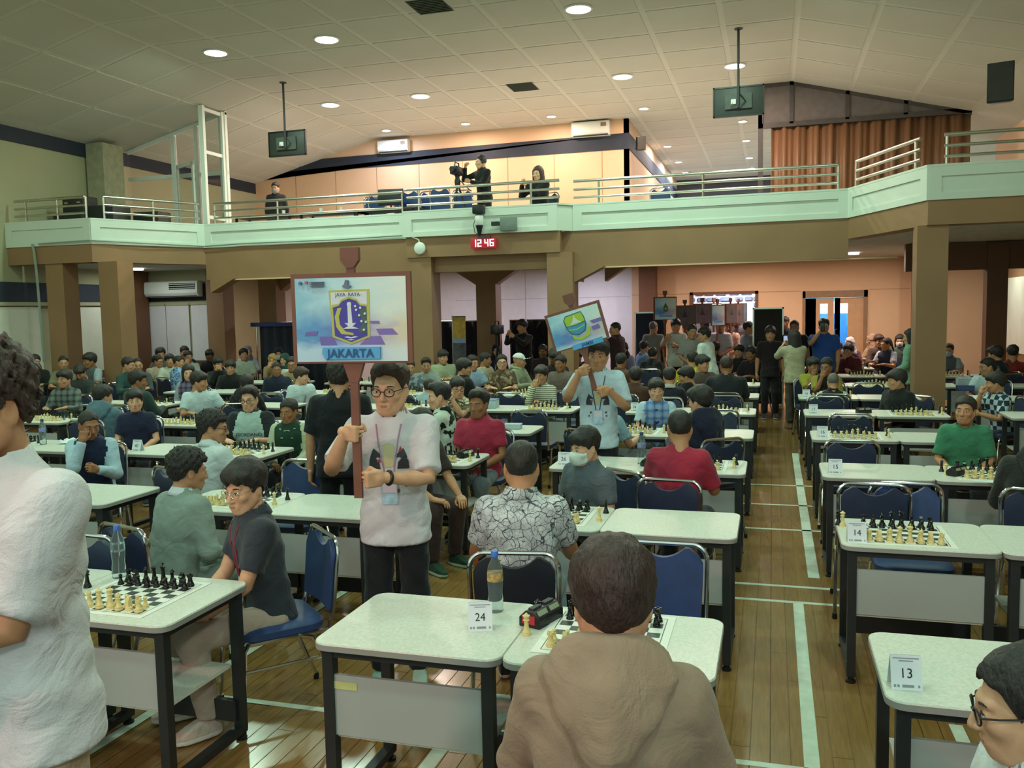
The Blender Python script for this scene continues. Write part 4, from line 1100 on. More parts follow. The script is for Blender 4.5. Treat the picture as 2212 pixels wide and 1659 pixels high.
def head_tpl(lod):
    h = (0.0052, 0.0085, 0.0125)[lod]
    if lod not in _head:
        V, Q = surfnet(head_sdf, (-0.10, -0.13, -0.20), (0.10, 0.13, 0.135), h)
        mi = np.zeros(len(Q), int)
        parts = [(V, Q, 0)]
        def blob(c, r, m, n=10):
            vs = []; fs = []
            for i in range(n + 1):
                th = PI * i / n
                for k in range(n):
                    a = 2 * PI * k / n
                    vs.append((c[0] + r[0] * math.sin(th) * math.cos(a), c[1] + r[1] * math.sin(th) * math.sin(a), c[2] + r[2] * math.cos(th)))
            for i in range(n):
                for k in range(n): fs.append((i * n + k, (i + 1) * n + k, (i + 1) * n + (k + 1) % n, i * n + (k + 1) % n))
            parts.append((np.array(vs), np.array(fs), m))
        for s in (-1, 1):
            blob((s * 0.0315, -0.0865, 0.0035), (0.0125, 0.0045, 0.0048), 1)
            blob((s * 0.0310, -0.0888, 0.0035), (0.0052, 0.0034, 0.0046), 2)
            blob((s * 0.0315, -0.0868, 0.0078), (0.0140, 0.0045, 0.0013), 3)
            for q in np.linspace(-1, 1, 5):
                blob((s * (0.032 + 0.010 * q), -0.0885 + 0.010 * (q * 0.5 + 0.5) ** 2, 0.0265 + 0.002 * (1 - q * q)), (0.006, 0.003, 0.0028), 3, 6)
        blob((0, -0.0945, -0.0602), (0.020, 0.0036, 0.0032), 4)
        blob((0, -0.0938, -0.0675), (0.0165, 0.0040, 0.0038), 4)
        _head[lod] = parts
    return _head[lod]

def wob(P, f, s=0.0):
    return np.sin(P[:, 0] * f + s) * np.sin(P[:, 1] * f * 1.1 + 1.3 + s) * np.sin(P[:, 2] * f * 0.9 + 0.7 + s)
HAIR = {  # crown thickness, side thickness, front hairline height, nape height, covers ears
    'short': (0.020, 0.008, 0.072, -0.050, 0), 'crew': (0.009, 0.004, 0.078, -0.040, 0), 'mop': (0.027, 0.017, 0.050, -0.080, 0.5), 'curly': (0.030, 0.018, 0.066, -0.070, 0.2),
    'quiff': (0.025, 0.006, 0.080, -0.045, 0), 'long': (0.018, 0.016, 0.066, -0.1, 1), 'pony': (0.013, 0.010, 0.076, -0.06, 0.2), 'bowl': (0.024, 0.015, 0.044, -0.065, 0.3), 'thin': (0.008, 0.005, 0.092, -0.04, 0)}
def hair_sdf(style):
    T, S, zf, zn, ear = HAIR[style]
    def f(P):
        x, y, z = P[:, 0], P[:, 1], P[:, 2]; ax = np.abs(x)
        k = np.clip((z - 0.015) / 0.07, 0, 1); t = S + (T - S) * k
        q = np.stack([x / (0.074 + t), (y - 0.020) / (0.094 + t), (z - 0.034) / (0.090 + t)], 1)
        d = (np.sqrt((q * q).sum(1)) - 1) * 0.085
        if style == 'quiff': d = smin(d, ell(P, (0.006, -0.055, 0.112), (0.056, 0.042, 0.030)), 0.03)
        if style in ('mop', 'bowl'): d = smin(d, ell(P, (0.008, -0.062, 0.080), (0.062, 0.034, 0.036)), 0.03)
        if style == 'curly': d = d + 0.010 * wob(P, 130) + 0.006 * wob(P, 230, 2)
        else: d = d + 0.0010 * np.sin(x * 330 + 60 * y + 25 * np.sin(z * 40)) + 0.0035 * wob(P, 70, 1.0)
        # outline: forehead, temple, over the ear, behind the ear, nape
        eh = 0.030 - 0.045 * ear
        line = np.interp(y, [-0.12, -0.072, -0.05, -0.032, -0.018, 0.004, 0.030, 0.048, 0.085, 0.13], [zf, zf, zf - 0.012, 0.022 if ear < 0.6 else -0.03, -0.006 - 0.02 * ear, eh, eh - 0.004, -0.030, zn, zn])
        fr = np.clip((-0.055 - y) / 0.02, 0, 1)
        tooth = 0.010 * np.sin(x * 95 + 0.8) + 0.006 * np.sin(x * 210 + 2.0)
        line = line + fr * tooth * (1.3 if style in ('mop', 'bowl') else 0.6) + 0.18 * x * fr
        temple = np.clip((ax - 0.050) / 0.02, 0, 1) * np.clip((-0.04 - y) / 0.02, 0, 1)
        line = line - temple * 0.012 * (1 if style in ('mop', 'bowl', 'long') else -1)
        d = smax(d, line - z, 0.006)
        if style == 'long':
            c = ell(P, (0, 0.055, -0.08), (0.098, 0.060, 0.20)); c = smax(c, -(z + 0.27), 0.02)
            e = ell(np.stack([ax, y, z], 1), (0.080, 0.0, -0.055), (0.020, 0.040, 0.12))
            d = smin(smin(d, c, 0.03), e, 0.02) + 0.002 * np.sin(x * 260 + 30 * z)
        if style == 'pony': d = smin(d, rc(P, (0, 0.11, 0.03), (0, 0.15, -0.17), 0.026, 0.014), 0.02)
        return d
    return f
def scarf_sdf(P):
    d = ell(P, (0, 0.018, 0.025), (0.094, 0.112, 0.112))
    d = smin(d, ell(P, (0, 0.02, -0.11), (0.105, 0.10, 0.09)), 0.05)
    d = smin(d, ell(P, (0, 0.035, -0.20), (0.175, 0.125, 0.085)), 0.06)
    d = smax(d, -(ell(P, (0, -0.10, -0.008), (0.056, 0.075, 0.080))), 0.012)
    d = d + 0.004 * np.sin(P[:, 2] * 70 + P[:, 0] * 40)
    return smax(d, -(P[:, 2] + 0.265), 0.01)
def cap_sdf(P):
    d = ell(P, (0, 0.018, 0.035), (0.090, 0.110, 0.105)); d = smax(d, 0.052 - P[:, 2] + 0.25 * P[:, 1] * 0, 0.006)
    b = ell(P, (0, -0.125, 0.055 ), (0.075, 0.085, 0.02)); q = P[:, 2] - 0.052 + 0.35 * (P[:, 1] + 0.09)
    b = smax(np.abs(q) - 0.004, ell(np.stack([P[:, 0], P[:, 1], 0 * q + 0.05], 1), (0, -0.095, 0.05), (0.078, 0.10, 1.0)), 0.004)
    return np.minimum(d, b)
def mask_sdf(P):
    d = head_sdf(P) - 0.007
    d = smin(d, ell(P, (0, -0.088, -0.045), (0.045, 0.034, 0.042)), 0.03)
    d = smax(d, np.abs(P[:, 2] + 0.052) - 0.050 + 4.0 * np.abs(P[:, 0]) ** 2, 0.006)
    return smax(d, P[:, 1] + 0.035, 0.006)
_tplc = {}
def tpl(kind, lod, mat):
    """cached accessory meshes in head space"""
    k = (kind, lod, mat.name)
    if k not in _tplc:
        g = (kind, lod)
        if g not in _tplc:
            if kind == 'scarf': _tplc[g] = surfnet(scarf_sdf, (-0.2, -0.13, -0.3), (0.2, 0.19, 0.16), (0.008, 0.012, 0.016)[lod])
            elif kind == 'cap': _tplc[g] = surfnet(cap_sdf, (-0.12, -0.22, 0.0), (0.12, 0.15, 0.17), (0.006, 0.009, 0.011)[lod])
            elif kind == 'mask': _tplc[g] = surfnet(mask_sdf, (-0.11, -0.15, -0.13), (0.11, 0.0, 0.02), (0.005, 0.007, 0.01)[lod])
            else: _tplc[g] = surfnet(hair_sdf(kind), (-0.13, -0.135, -0.32 if kind in ('long', 'pony') else -0.13), (0.13, 0.2, 0.175), (0.0058, 0.0095, 0.0135)[lod])
        V, Q = _tplc[g]
        nm = {'scarf': 'headscarf', 'cap': 'cap', 'mask': 'face_mask'}.get(kind, 'hair')
        _tplc[k] = np_mesh(nm, V, Q, [mat])
    return _tplc[k]

# ---- hands: wrist at origin, fingers along -Z, palm towards -Y, thumb towards +X (mirrored for the other hand)
def hand_sdf(style):
    F = []
    curl = {'relax': (0.35, 0.5, 0.35), 'flat': (0.05, 0.08, 0.05), 'grip': (1.35, 1.5, 0.9), 'curl': (0.9, 1.1, 0.6)}[style]
    for i, (x, L) in enumerate(((0.030, 0.072), (0.010, 0.080), (-0.010, 0.074), (-0.029, 0.060))):
        p = np.array((x, 0.0, -0.088 + 0.004 * abs(i - 1))); a = 0.0
        chain = [p.copy()]
        for s, c in zip((0.45, 0.31, 0.24), curl):
            a += c * (1 + 0.06 * i)
            p = p + L * s * np.array((x * 0.9 * (0.4 if style in ('grip', 'curl') else 1.0), -math.sin(a), -math.cos(a)))
            chain.append(p.copy())
        F.append((chain, 0.0092 - 0.0006 * i))
    if style == 'grip': th = [np.array((0.028, -0.006, -0.025)), np.array((0.048, -0.030, -0.050)), np.array((0.034, -0.054, -0.070)), np.array((0.012, -0.060, -0.078))]
    elif style == 'flat': th = [np.array((0.028, -0.004, -0.022)), np.array((0.052, -0.012, -0.050)), np.array((0.062, -0.014, -0.075)), np.array((0.066, -0.016, -0.094))]
    else: th = [np.array((0.028, -0.004, -0.022)), np.array((0.048, -0.022, -0.050)), np.array((0.050, -0.034, -0.074)), np.array((0.044, -0.040, -0.093))]
    def f(P):
        q = np.abs(P - np.array((0, 0.0, -0.052), np.float32)) - np.array((0.030, 0.004, 0.036), np.float32)
        d = np.sqrt((np.maximum(q, 0) ** 2).sum(1)) + np.minimum(q.max(1), 0) - 0.0105
        d = smin(d, rc(P, (0, 0, 0.03), (0, 0, -0.02), 0.025, 0.024), 0.02)
        for ch, r in F:
            e = None
            for a, b in zip(ch, ch[1:]):
                k = rc(P, a, b, r, r * 0.93); e = k if e is None else np.minimum(e, k)
            d = smin(d, e, 0.005)
        e = None
        for (a, b), r in zip(zip(th, th[1:]), (0.0125, 0.0105, 0.0095)):
            k = rc(P, a, b, r, r * 0.92); e = k if e is None else np.minimum(e, k)
        return smin(d, e, 0.008)
    return f
_hand = {}
def hand_tpl(style, lod):
    k = (style, lod)
    if k not in _hand: _hand[k] = surfnet(hand_sdf(style), (-0.065, -0.12, -0.19), (0.085, 0.035, 0.035), (0.0042, 0.0062, 0.009)[lod])
    return _hand[k]

def shoe_sdf(P):
    x, y, z = P[:, 0], P[:, 1], P[:, 2]
    w = np.interp(y, [-0.19, -0.12, -0.03, 0.06, 0.09], [0.030, 0.046, 0.040, 0.036, 0.030])
    top = np.interp(y, [-0.19, -0.13, -0.05, 0.0, 0.09], [0.045, 0.060, 0.095, 0.115, 0.11])
    d = np.maximum(np.abs(x) - w, np.maximum(z - top, -z)); d = np.maximum(d, np.maximum(-0.185 - y, y - 0.085))
    return smax(d, ell(P, (0, -0.05, 0.03), (0.058, 0.145, 0.11)), 0.03)
_shoe = {}
def shoe_mesh(upper, sole):
    k = (upper, sole)
    if k not in _shoe:
        if 'g' not in _shoe: _shoe['g'] = surfnet(shoe_sdf, (-0.07, -0.21, -0.02), (0.07, 0.11, 0.14), 0.009)
        V, Q = _shoe['g']; zc = V[Q].mean(1)[:, 2]
        _shoe[k] = np_mesh('shoe', V, Q, [cloth(upper), cloth(sole)], (zc < 0.026).astype(int))
    return _shoe[k]

# ---- torso loft table: height above pelvis, half width, half depth
TS = np.array([-0.14, -0.06, 0.02, 0.12, 0.22, 0.33, 0.42, 0.475, 0.515, 0.545, 0.57])
TX = np.array([0.176, 0.176, 0.170, 0.160, 0.162, 0.176, 0.180, 0.162, 0.112, 0.078, 0.066])
TY = np.array([0.128, 0.126, 0.120, 0.110, 0.110, 0.118, 0.114, 0.098, 0.080, 0.070, 0.064])

def ik(sh, w, l1, l2, pole):
    sh = Vector(sh); w = Vector(w); d = w - sh; L = min(d.length, (l1 + l2) * 0.995); d.normalize()
    a = (l1 * l1 - l2 * l2 + L * L) / (2 * L); h = math.sqrt(max(1e-6, l1 * l1 - a * a))
    p = Vector(pole); p = (p - d * p.dot(d)).normalized()
    return sh + d * a + p * h, sh + d * L

POSES = {   # wrist targets in body space (right, left) for a 1.7 m body, seated 'C' and standing 'S'; hand style
    'lap':   (((-0.11, -0.30, 0.66), (0.11, -0.30, 0.66)), 'relax'),
    'table': (((-0.15, -0.40, 0.815), (0.15, -0.40, 0.815)), 'flat'),
    'cross': (((0.06, -0.34, 0.82), (-0.06, -0.31, 0.82)), 'flat'),
    'chin':  (((-0.035, -0.235, 1.075), (0.10, -0.34, 0.82)), 'curl'),
    'clasp': (((-0.045, -0.27, 1.12), (0.045, -0.27, 1.12)), 'curl'),
    'hang':  (((-0.25, 0.0, 0.81), (0.25, 0.0, 0.81)), 'relax'),
    'pole':  (((-0.05, -0.30, 1.30), (0.02, -0.30, 1.10)), 'grip'),
    'phone': (((-0.07, -0.42, 1.46), (0.07, -0.42, 1.42)), 'curl'),
    'phone1': (((-0.08, -0.36, 1.50), (0.24, 0.0, 0.82)), 'curl'),
    'front': (((-0.10, -0.24, 1.02), (0.10, -0.24, 1.02)), 'curl'),
}
BODY_POS = {}
def person(hx, hy, hz, facing, head, label, pose='lap', stand=False, pitch=8, tilt=0, lean=6, side=0, shirt=('tee', None), pants='2b2c33',
           hair='short', hcol='black', skin=1, extra=(), z0=0.0, wr=None, wl=None, hand=None, lod=None, wide=0.93, group=None, chair='n',
           shoes=('2a2a2c', 'c9c9c4'), pole_r=None, pole_l=None, knees=None, collar=None, scale=None, grips=None, hs_=1.09, name='person'):
    """hx, hy, hz: top of the head in the hall; facing, head: degrees, 0 looks to -Y, +90 to +X"""
    dist = math.hypot(hx, hy)
    if lod is None: lod = 0 if dist < 5.2 else (1 if dist < 9.8 else 2)
    full = (1.71 if stand else 1.335) + 0.2 * (hs_ - 1)
    s = scale or (hz - z0) / full
    pel = Vector((0, 0, 0.93 if stand else 0.555))
    th = math.radians(lean); sd = math.radians(side)
    up = Vector((math.sin(sd), -math.sin(th) * math.cos(sd), math.cos(th) * math.cos(sd))).normalized()
    xa = Vector((1, 0, 0)); xa = (xa - up * xa.dot(up)).normalized(); ya = up.cross(xa)
    neck = pel + up * 0.535
    th2 = th * 0.45
    hc = neck + Vector((math.sin(sd) * 0.1, -math.sin(th2) * 0.12 - 0.022, math.cos(th2) * 0.122 * (0.4 + 0.6 * hs_)))
    rel = math.radians(head - facing)
    Rh = Matrix.Rotation(rel, 3, 'Z') @ Matrix.Rotation(math.radians(tilt), 3, 'Y') @ Matrix.Rotation(math.radians(pitch), 3, 'X')
    ht = hc + Vector((0, 0, 0.125 * hs_))
    Rb = Matrix.Rotation(math.radians(facing), 3, 'Z')
    off = Rb @ (ht * s)
    root = thing(name, label, 'person', (hx - off.x, hy - off.y, hz - off.z if scale else z0), math.radians(facing), group)
    root.scale = (s, s, s)
    # arms
    (tr, tl), hs = POSES[pose]
    if hand: hs = hand
    tr = Vector(wr or tr); tl = Vector(wl or tl)
    GM = [None, None]
    if grips:           # closed hands on a shaft: (point, finger direction, palm direction, shaft axis) per hand
        for i, (g, fd, pd_, axs) in enumerate(grips):
            axs = Vector(axs).normalized(); fd = Vector(fd); fd = (fd - axs * fd.dot(axs)).normalized()
            pd_ = Vector(pd_); pd_ = (pd_ - axs * pd_.dot(axs)); pd_ = (pd_ - fd * pd_.dot(fd)).normalized()
            GM[i] = np.array((axs, -pd_, -fd)).T
            w_ = Vector(g) - Vector(GM[i] @ np.array((0, -0.034, -0.080)))
            if i == 0: tr = w_
            else: tl = w_
    if lean and not wr and pose in ('chin', 'clasp', 'pole', 'front', 'phone'):
        k = Vector((0, -math.sin(th) * 0.35, 0)); tr = tr + k; tl = tl + k
    shr = pel + up * 0.462 - xa * 0.172 * wide; shl = pel + up * 0.462 + xa * 0.172 * wide
    pr = pole_r or ((-0.5, 0.25, -1) if pose not in ('phone', 'phone1') else (-0.7, -0.1, -1)); pl = pole_l or (-pr[0], pr[1], pr[2])
    er, wrr = ik(shr, tr, 0.285, 0.255, pr); el_, wll = ik(shl, tl, 0.285, 0.255, pl)
    stype, smat = shirt[0], shirt[1]
    if isinstance(smat, str): smat = cloth(smat)
    long_ = stype in ('long', 'hoodie', 'jacket', 'sweater')
    # ---- body mesh: head, neck, arms, hands, core
    Vs = []; Fs = []; Ms = []; o = 0
    def put(V, Q, m):
        nonlocal o
        Vs.append(np.asarray(V, float)); Fs.extend((np.asarray(Q) + o).tolist()); Ms.extend([m] * len(Q)); o += len(V)
    Rn = np.array(Rh); hcn = np.array(hc)
    for V, Q, m in head_tpl(lod): put(V @ Rn.T * hs_ + hcn, Q, m)
    def tube_np(path, rad, n=12):
        mb = MB().tube(path, rad, n); put(np.array(mb.v), np.array([f for f in mb.f if len(f) == 4]), 0)
    tube_np([hc + Vector((0, 0.03, -0.08)), neck + Vector((0, 0.02, 0.0)), neck - up * 0.06, pel + up * 0.3, pel + up * 0.02], [0.050, 0.055, 0.068, 0.085, 0.09], 14)
    for sgn, shd, e, w_, pn in ((-1, shr, er, wrr, None), (1, shl, el_, wll, None)):
        fa = (w_ - e).normalized()
        tube_np([shd, shd.lerp(e, 0.5), e, e.lerp(w_, 0.3), e.lerp(w_, 0.75), w_], [0.050, 0.045, 0.040, 0.042, 0.031, 0.026])
        Vh, Qh = hand_tpl(hs, lod)
        # palm direction: down on tables and laps, to the body otherwise
        pd = Vector((0, 0, -1)) if pose in ('lap', 'table', 'cross') else (Vector((-sgn, 0, 0)) if pose == 'hang' else Vector((-sgn * 0.8, 0.55, 0.1)))
        if pose in ('chin', 'clasp', 'phone', 'phone1', 'front'): pd = (hc - w_) + Vector((0, 0.05, -0.04)) if pose == 'chin' and sgn < 0 else Vector((-sgn, 0.35, 0.0))
        zax = -fa
        if pose in ('table', 'cross', 'lap'):
            f2 = Vector((fa.x * 0.6 - sgn * 0.35, fa.y, fa.z * 0.15 - 0.05)).normalized(); zax = -f2
        if pose == 'chin' and sgn < 0: zax = -(fa * 0.5 + Vector((0.1, 0.15, 0.8))).normalized()
        gm = GM[0 if sgn < 0 else 1]
        if gm is not None:
            put(Vh @ gm.T + np.array(w_), Qh if np.linalg.det(gm) > 0 else Qh[:, ::-1], 0)
            continue
        if True:
            yv = -(pd - zax * pd.dot(zax)).normalized(); xv = yv.cross(zax); Rm = Matrix((xv, yv, zax)).transposed()
        Mh = np.array(Rm); fl_x = 1
        # thumb side: towards the head / the other hand
        want = Vector((-sgn, 0, 0.3)) if pose in ('table', 'cross', 'lap') else Vector((-sgn * 0.3, -0.2, 1))
        if xv.dot(want) < 0: fl_x = -1
        Vh2 = Vh * np.array((fl_x, 1, 1))
        put(Vh2 @ Mh.T + np.array(w_), Qh if fl_x > 0 else Qh[:, ::-1], 0)
    me = np_mesh('body', np.concatenate(Vs), Fs, [SKIN[skin], m_eye, m_iris, HAIRM['black'] if hcol != 'grey' else HAIRM['grey'], m_lip if skin < 2 else m_lipd], Ms)
    link('body', me, root)
    # ---- hair and head wear
    def on_head(nm, me_):
        c = link(nm, me_, root); c.matrix_local = Matrix.Translation(hc) @ Rh.to_4x4() @ Matrix.Scale(hs_, 4); return c
    if hair: on_head('hair', tpl(hair, lod, HAIRM[hcol]))
    ex = dict((e if isinstance(e, tuple) else (e, None)) for e in extra)
    if 'scarf' in ex: on_head('headscarf', tpl('scarf', lod, cloth(ex['scarf'])))
    if 'cap' in ex: on_head('cap', tpl('cap', lod, cloth(ex['cap'])))
    if 'mask' in ex:
        on_head('face_mask', tpl('mask', lod, cloth(ex['mask'] or 'd5e0da')))
        mb = MB()
        for sg in (-1, 1): mb.tube([(sg * 0.062, -0.045, -0.03), (sg * 0.077, -0.01, 0.0), (sg * 0.083, 0.022, 0.012)], 0.0016, 5); mb.tube([(sg * 0.055, -0.045, -0.075), (sg * 0.074, -0.005, -0.05), (sg * 0.082, 0.025, -0.02)], 0.0016, 5)
        c = mb.build('ear_loop', cloth('d5e0da'), root); c.matrix_local = Matrix.Translation(hc) @ Rh.to_4x4() @ Matrix.Scale(hs_, 4)
    if 'glasses' in ex:
        mb = MB(); rr_ = 0.0014 if ex['glasses'] == 'thin' else 0.0022
        for sg in (-1, 1):
            mb.tube([(sg * 0.0325 + 0.0235 * math.cos(a), -0.100 + 0.006 * abs(math.cos(a)) * (1 if math.cos(a) * sg > 0 else 0), 0.001 + 0.0185 * math.sin(a)) for a in np.linspace(0, 2 * PI, 17)[:-1]], rr_, 6, 0, True)
            mb.tube([(sg * 0.056, -0.096, 0.006), (sg * 0.074, -0.06, 0.010), (sg * 0.080, 0.012, 0.010), (sg * 0.081, 0.03, -0.006)], rr_, 6)
        mb.tube([(-0.010, -0.102, 0.004), (0, -0.104, 0.007), (0.010, -0.102, 0.004)], rr_, 6)
        c = mb.build('glasses', m_steel if ex['glasses'] == 'thin' else m_black, root); c.matrix_local = Matrix.Translation(hc) @ Rh.to_4x4() @ Matrix.Scale(hs_, 4)
    if 'headphones' in ex:
        mb = MB(); mb.tube([(0.095 * math.cos(a), 0.015, 0.02 + 0.125 * math.sin(a)) for a in np.linspace(0, PI, 13)], 0.008, 8)
        for sg in (-1, 1): mb.lathe([(0.03, -0.014), (0.038, 0), (0.03, 0.014)], 14, (sg * 0.09, 0.012, 0.0), 0, Matrix.Rotation(PI / 2, 3, 'Y'))
        c = mb.build('headphones', m_black, root); c.matrix_local = Matrix.Translation(hc) @ Rh.to_4x4() @ Matrix.Scale(hs_, 4)
    # ---- shirt
    h = (0.0115, 0.0165, 0.023)[lod]
    pelv = np.array(pel, np.float32); upv = np.array(up, np.float32); xv_ = np.array(xa, np.float32); yv_ = np.array(ya, np.float32)
    infl = {'tee': 0.010, 'polo': 0.009, 'shirt': 0.011, 'long': 0.012, 'hoodie': 0.024, 'jacket': 0.022, 'sweater': 0.018, 'vest': 0.012}[stype]
    sr = {'tee': 0.072, 'polo': 0.064, 'shirt': 0.068, 'long': 0.062, 'hoodie': 0.072, 'jacket': 0.072, 'sweater': 0.068, 'vest': 0.066}[stype]
    def sleeve(P, shd, e, w_):
        d = rc(P, shd, e, sr, sr * (0.93 if not long_ else 0.86))
        if long_:
            d = smin(d, rc(P, e, w_, sr * 0.84, sr * 0.60), 0.02)
            ax_ = np.array((w_ - e).normalized(), np.float32)
            d = smax(d, (P - np.array(e.lerp(w_, 0.985), np.float32)) @ ax_, 0.004)
        else:
            k = 0.86 if stype == 'tee' else 0.72
            ax_ = np.array((e - shd).normalized(), np.float32)
            d = smax(d, (P - np.array(shd.lerp(e, k), np.float32)) @ ax_, 0.004)
        return d
    hem = -0.13 if stand else -0.05
    ph = random.uniform(0, 6)
    amp = 0.0034 if lod == 0 else 0.0036
    def shirt_f(P):
        q = P - pelv; t = q @ upv; u = q @ xv_; v = q @ yv_
        wx = np.interp(t, TS, TX) * wide + infl; wy = np.interp(t, TS, TY) * (0.5 + 0.5 * wide) + infl
        k = (np.abs(u / wx) ** 2.4 + np.abs(v / wy) ** 2.4) ** (1 / 2.4)
        d = (k - 1) * np.minimum(wx, wy) * 0.9
        d = smax(d, t - 0.575, 0.004)
        dr = sleeve(P, shr, er, wrr); dl = sleeve(P, shl, el_, wll)
        d = smin(d, smin(dr, dl, 0.01), 0.05)
        cr = (np.sin(34 * t + 9 * u + ph) * np.sin(15 * u - 20 * v + 2 * ph) + 0.7 * np.sin(62 * t - 33 * u + ph) * np.sin(24 * v + 18 * u)) 
        d = d + amp * cr * np.clip(1.2 - np.abs(t - 0.12) * 1.8, 0.25, 1)
        d = smax(d, hem - t, 0.004)
        hole = np.sqrt((u / 1.12) ** 2 + (v + 0.005) ** 2) - (0.062 if stype != 'tee' else 0.069)
        hole = np.maximum(hole, 0.505 - t + 0.5 * (v + 0.0) * 0)
        return smax(d, -hole, 0.005)
    pts = [pel + up * hem, neck + up * 0.05, er, el_, shr, shl] + ([wrr, wll] if long_ else [])
    lo = [min(p[i] for p in pts) - (0.25 if i < 2 else 0.12) for i in range(3)]; hi = [max(p[i] for p in pts) + (0.25 if i < 2 else 0.12) for i in range(3)]
    V, Q = surfnet(shirt_f, lo, hi, h)
    mats = [smat]; mi = None
    fc = V[Q].mean(1) if len(Q) else V
    mi = np.zeros(len(Q), int)
    if len(shirt) > 2 and shirt[2]:          # second colour: sleeves ('sl', colour) or front panel ('front', colour)
        kind, c2 = shirt[2]; mats.append(cloth(c2) if isinstance(c2, str) else c2)
        t = (fc - np.array(pel)) @ np.array(up); u = (fc - np.array(pel)) @ np.array(xa); v = (fc - np.array(pel)) @ np.array(ya)
        if kind == 'sl': mi = ((np.abs(u) > 0.15 * wide + 0.02 - 0.10 * np.clip(t - 0.40, 0, 0.2)) & (t < 0.56) | (rc(fc, shr, er, 0, 0) < sr * 1.12) & (np.abs(u) > 0.12) | (rc(fc, shl, el_, 0, 0) < sr * 1.12) & (np.abs(u) > 0.12) | (rc(fc, er, wrr, 0, 0) < sr * 1.05) | (rc(fc, el_, wll, 0, 0) < sr * 1.05)).astype(int)
        elif kind == 'raglan': mi = (np.abs(u) > 0.165 - 0.26 * np.clip(t - 0.34, 0, 0.3)).astype(int) | (t > 0.54).astype(int)
        elif kind == 'front': mi = ((np.abs(u) < 0.05 + 0.02 * np.sin(t * 9)) & (v < 0)).astype(int)
    nm = {'tee': 'tshirt', 'polo': 'polo_shirt', 'shirt': 'shirt', 'long': 'long_sleeve_shirt', 'hoodie': 'hooded_sweatshirt', 'jacket': 'jacket', 'sweater': 'sweater', 'vest': 'waistcoat_shirt'}[stype]
    sh_o = link(nm, np_mesh(nm, V, Q, mats, mi), root)
    # collar
    if collar or stype in ('polo', 'shirt', 'vest'):
        cm = cloth(collar) if isinstance(collar, str) else (collar or smat)
        mb = MB(); n = 26; rows = [(0.066, 0.028), (0.074, 0.040), (0.088, 0.012), (0.096, -0.014)]
        vs = []
        for r_, z_ in rows:
            for k in range(n):
                a = -PI / 2 + 0.34 + (2 * PI - 0.68) * k / (n - 1)
                fr_ = max(0, -math.sin(a))
                p = neck + xa * (r_ * 1.08 * math.cos(a)) + ya * (r_ * math.sin(a) * 1.0 + 0.01) + up * (z_ - 0.075 * fr_ - 0.01)
                vs.append(p)
        fs = [(j * n + k, j * n + k + 1, (j + 1) * n + k + 1, (j + 1) * n + k) for j in range(3) for k in range(n - 1)]
        c = mb.add(vs, fs).build('collar', cm, root)
        md = c.modifiers.new('t', 'SOLIDIFY'); md.thickness = 0.004
    if stype == 'hoodie':
        def hood_f(P):
            q = P - np.array(neck, np.float32); t = q @ upv; u = q @ xv_; v = q @ yv_
            a = np.sqrt((u / 1.22) ** 2 + (v - 0.012) ** 2)
            d = np.sqrt((a - 0.088) ** 2 + ((t - 0.006 - 0.10 * np.clip(v, -0.1, 0.1)) * 0.8) ** 2) - 0.024     # roll round the neck
            w = np.interp(t, [-0.245, -0.20, -0.10, -0.02, 0.04, 0.08], [0.0, 0.055, 0.125, 0.165, 0.135, 0.09])
            vb = np.interp(t, [-0.25, -0.12, -0.03, 0.03, 0.08], [0.150, 0.156, 0.136, 0.110, 0.092])
            th_ = 0.040 * np.clip(1.15 - np.abs(u) / (w + 0.02), 0.25, 1) + 0.006
            e = np.maximum(np.abs(u) - w, (np.abs(v - vb + 1.6 * u * u) - th_))
            e = smax(e, np.maximum(-0.25 - t, t - 0.075), 0.02)
            d = smin(d, e, 0.028)
            return d + 0.0028 * np.sin(46 * t + 30 * np.abs(u)) 
        V, Q = surfnet(hood_f, np.array(neck) - 0.30, np.array(neck) + 0.26, h)
        link('hood', np_mesh('hood', V, Q, [smat]), root)
    # ---- trousers, shoes
    hipz = pel - up * 0.03
    if stand: K = [(-0.095, -0.03, 0.50), (0.095, -0.01, 0.50)]; A = [(-0.10, 0.03, 0.09), (0.10, 0.06, 0.09)]
    else: K = [(-0.13, -0.43, 0.515), (0.13, -0.43, 0.515)]; A = [(-0.14, -0.40, 0.09), (0.14, -0.36, 0.09)]
    if knees: K, A = knees
    K = [Vector(k) for k in K]; A = [Vector(a) for a in A]
    def tr_f(P):
        d = None
        q = P - np.array(hipz, np.float32)
        d = ell(P, hipz, (0.160 * wide, 0.112, 0.11))
        for sgn, k, a in ((-1, K[0], A[0]), (1, K[1], A[1])):
            hp = hipz + Vector((sgn * 0.088, 0, 0.0))
            e = smin(rc(P, hp, k, 0.088, 0.070), rc(P, k, a, 0.074, 0.062), 0.03)
            ax_ = np.array((a - k).normalized(), np.float32)
            e = smax(e, (P - np.array(a, np.float32) + ax_ * 0.01) @ ax_, 0.004)
            d = smin(d, e, 0.035)
        return d + 0.004 * np.sin(P[:, 2] * 38 + P[:, 0] * 20) * np.sin(P[:, 1] * 30 + 1)
    pts = [hipz] + K + A
    lo = [min(p[i] for p in pts) - 0.2 for i in range(3)]; hi = [max(p[i] for p in pts) + 0.2 for i in range(3)]
    V, Q = surfnet(tr_f, lo, hi, h * 1.35)
    link('trousers', np_mesh('trousers', V, Q, [cloth(pants) if isinstance(pants, str) else pants]), root)
    for sgn, a, k in ((-1, A[0], K[0]), (1, A[1], K[1])):
        so = link('shoe', shoe_mesh(*shoes), root, (a.x, a.y - 0.02, a.z - 0.09)); so.rotation_euler = (0, 0, sgn * 0.12)
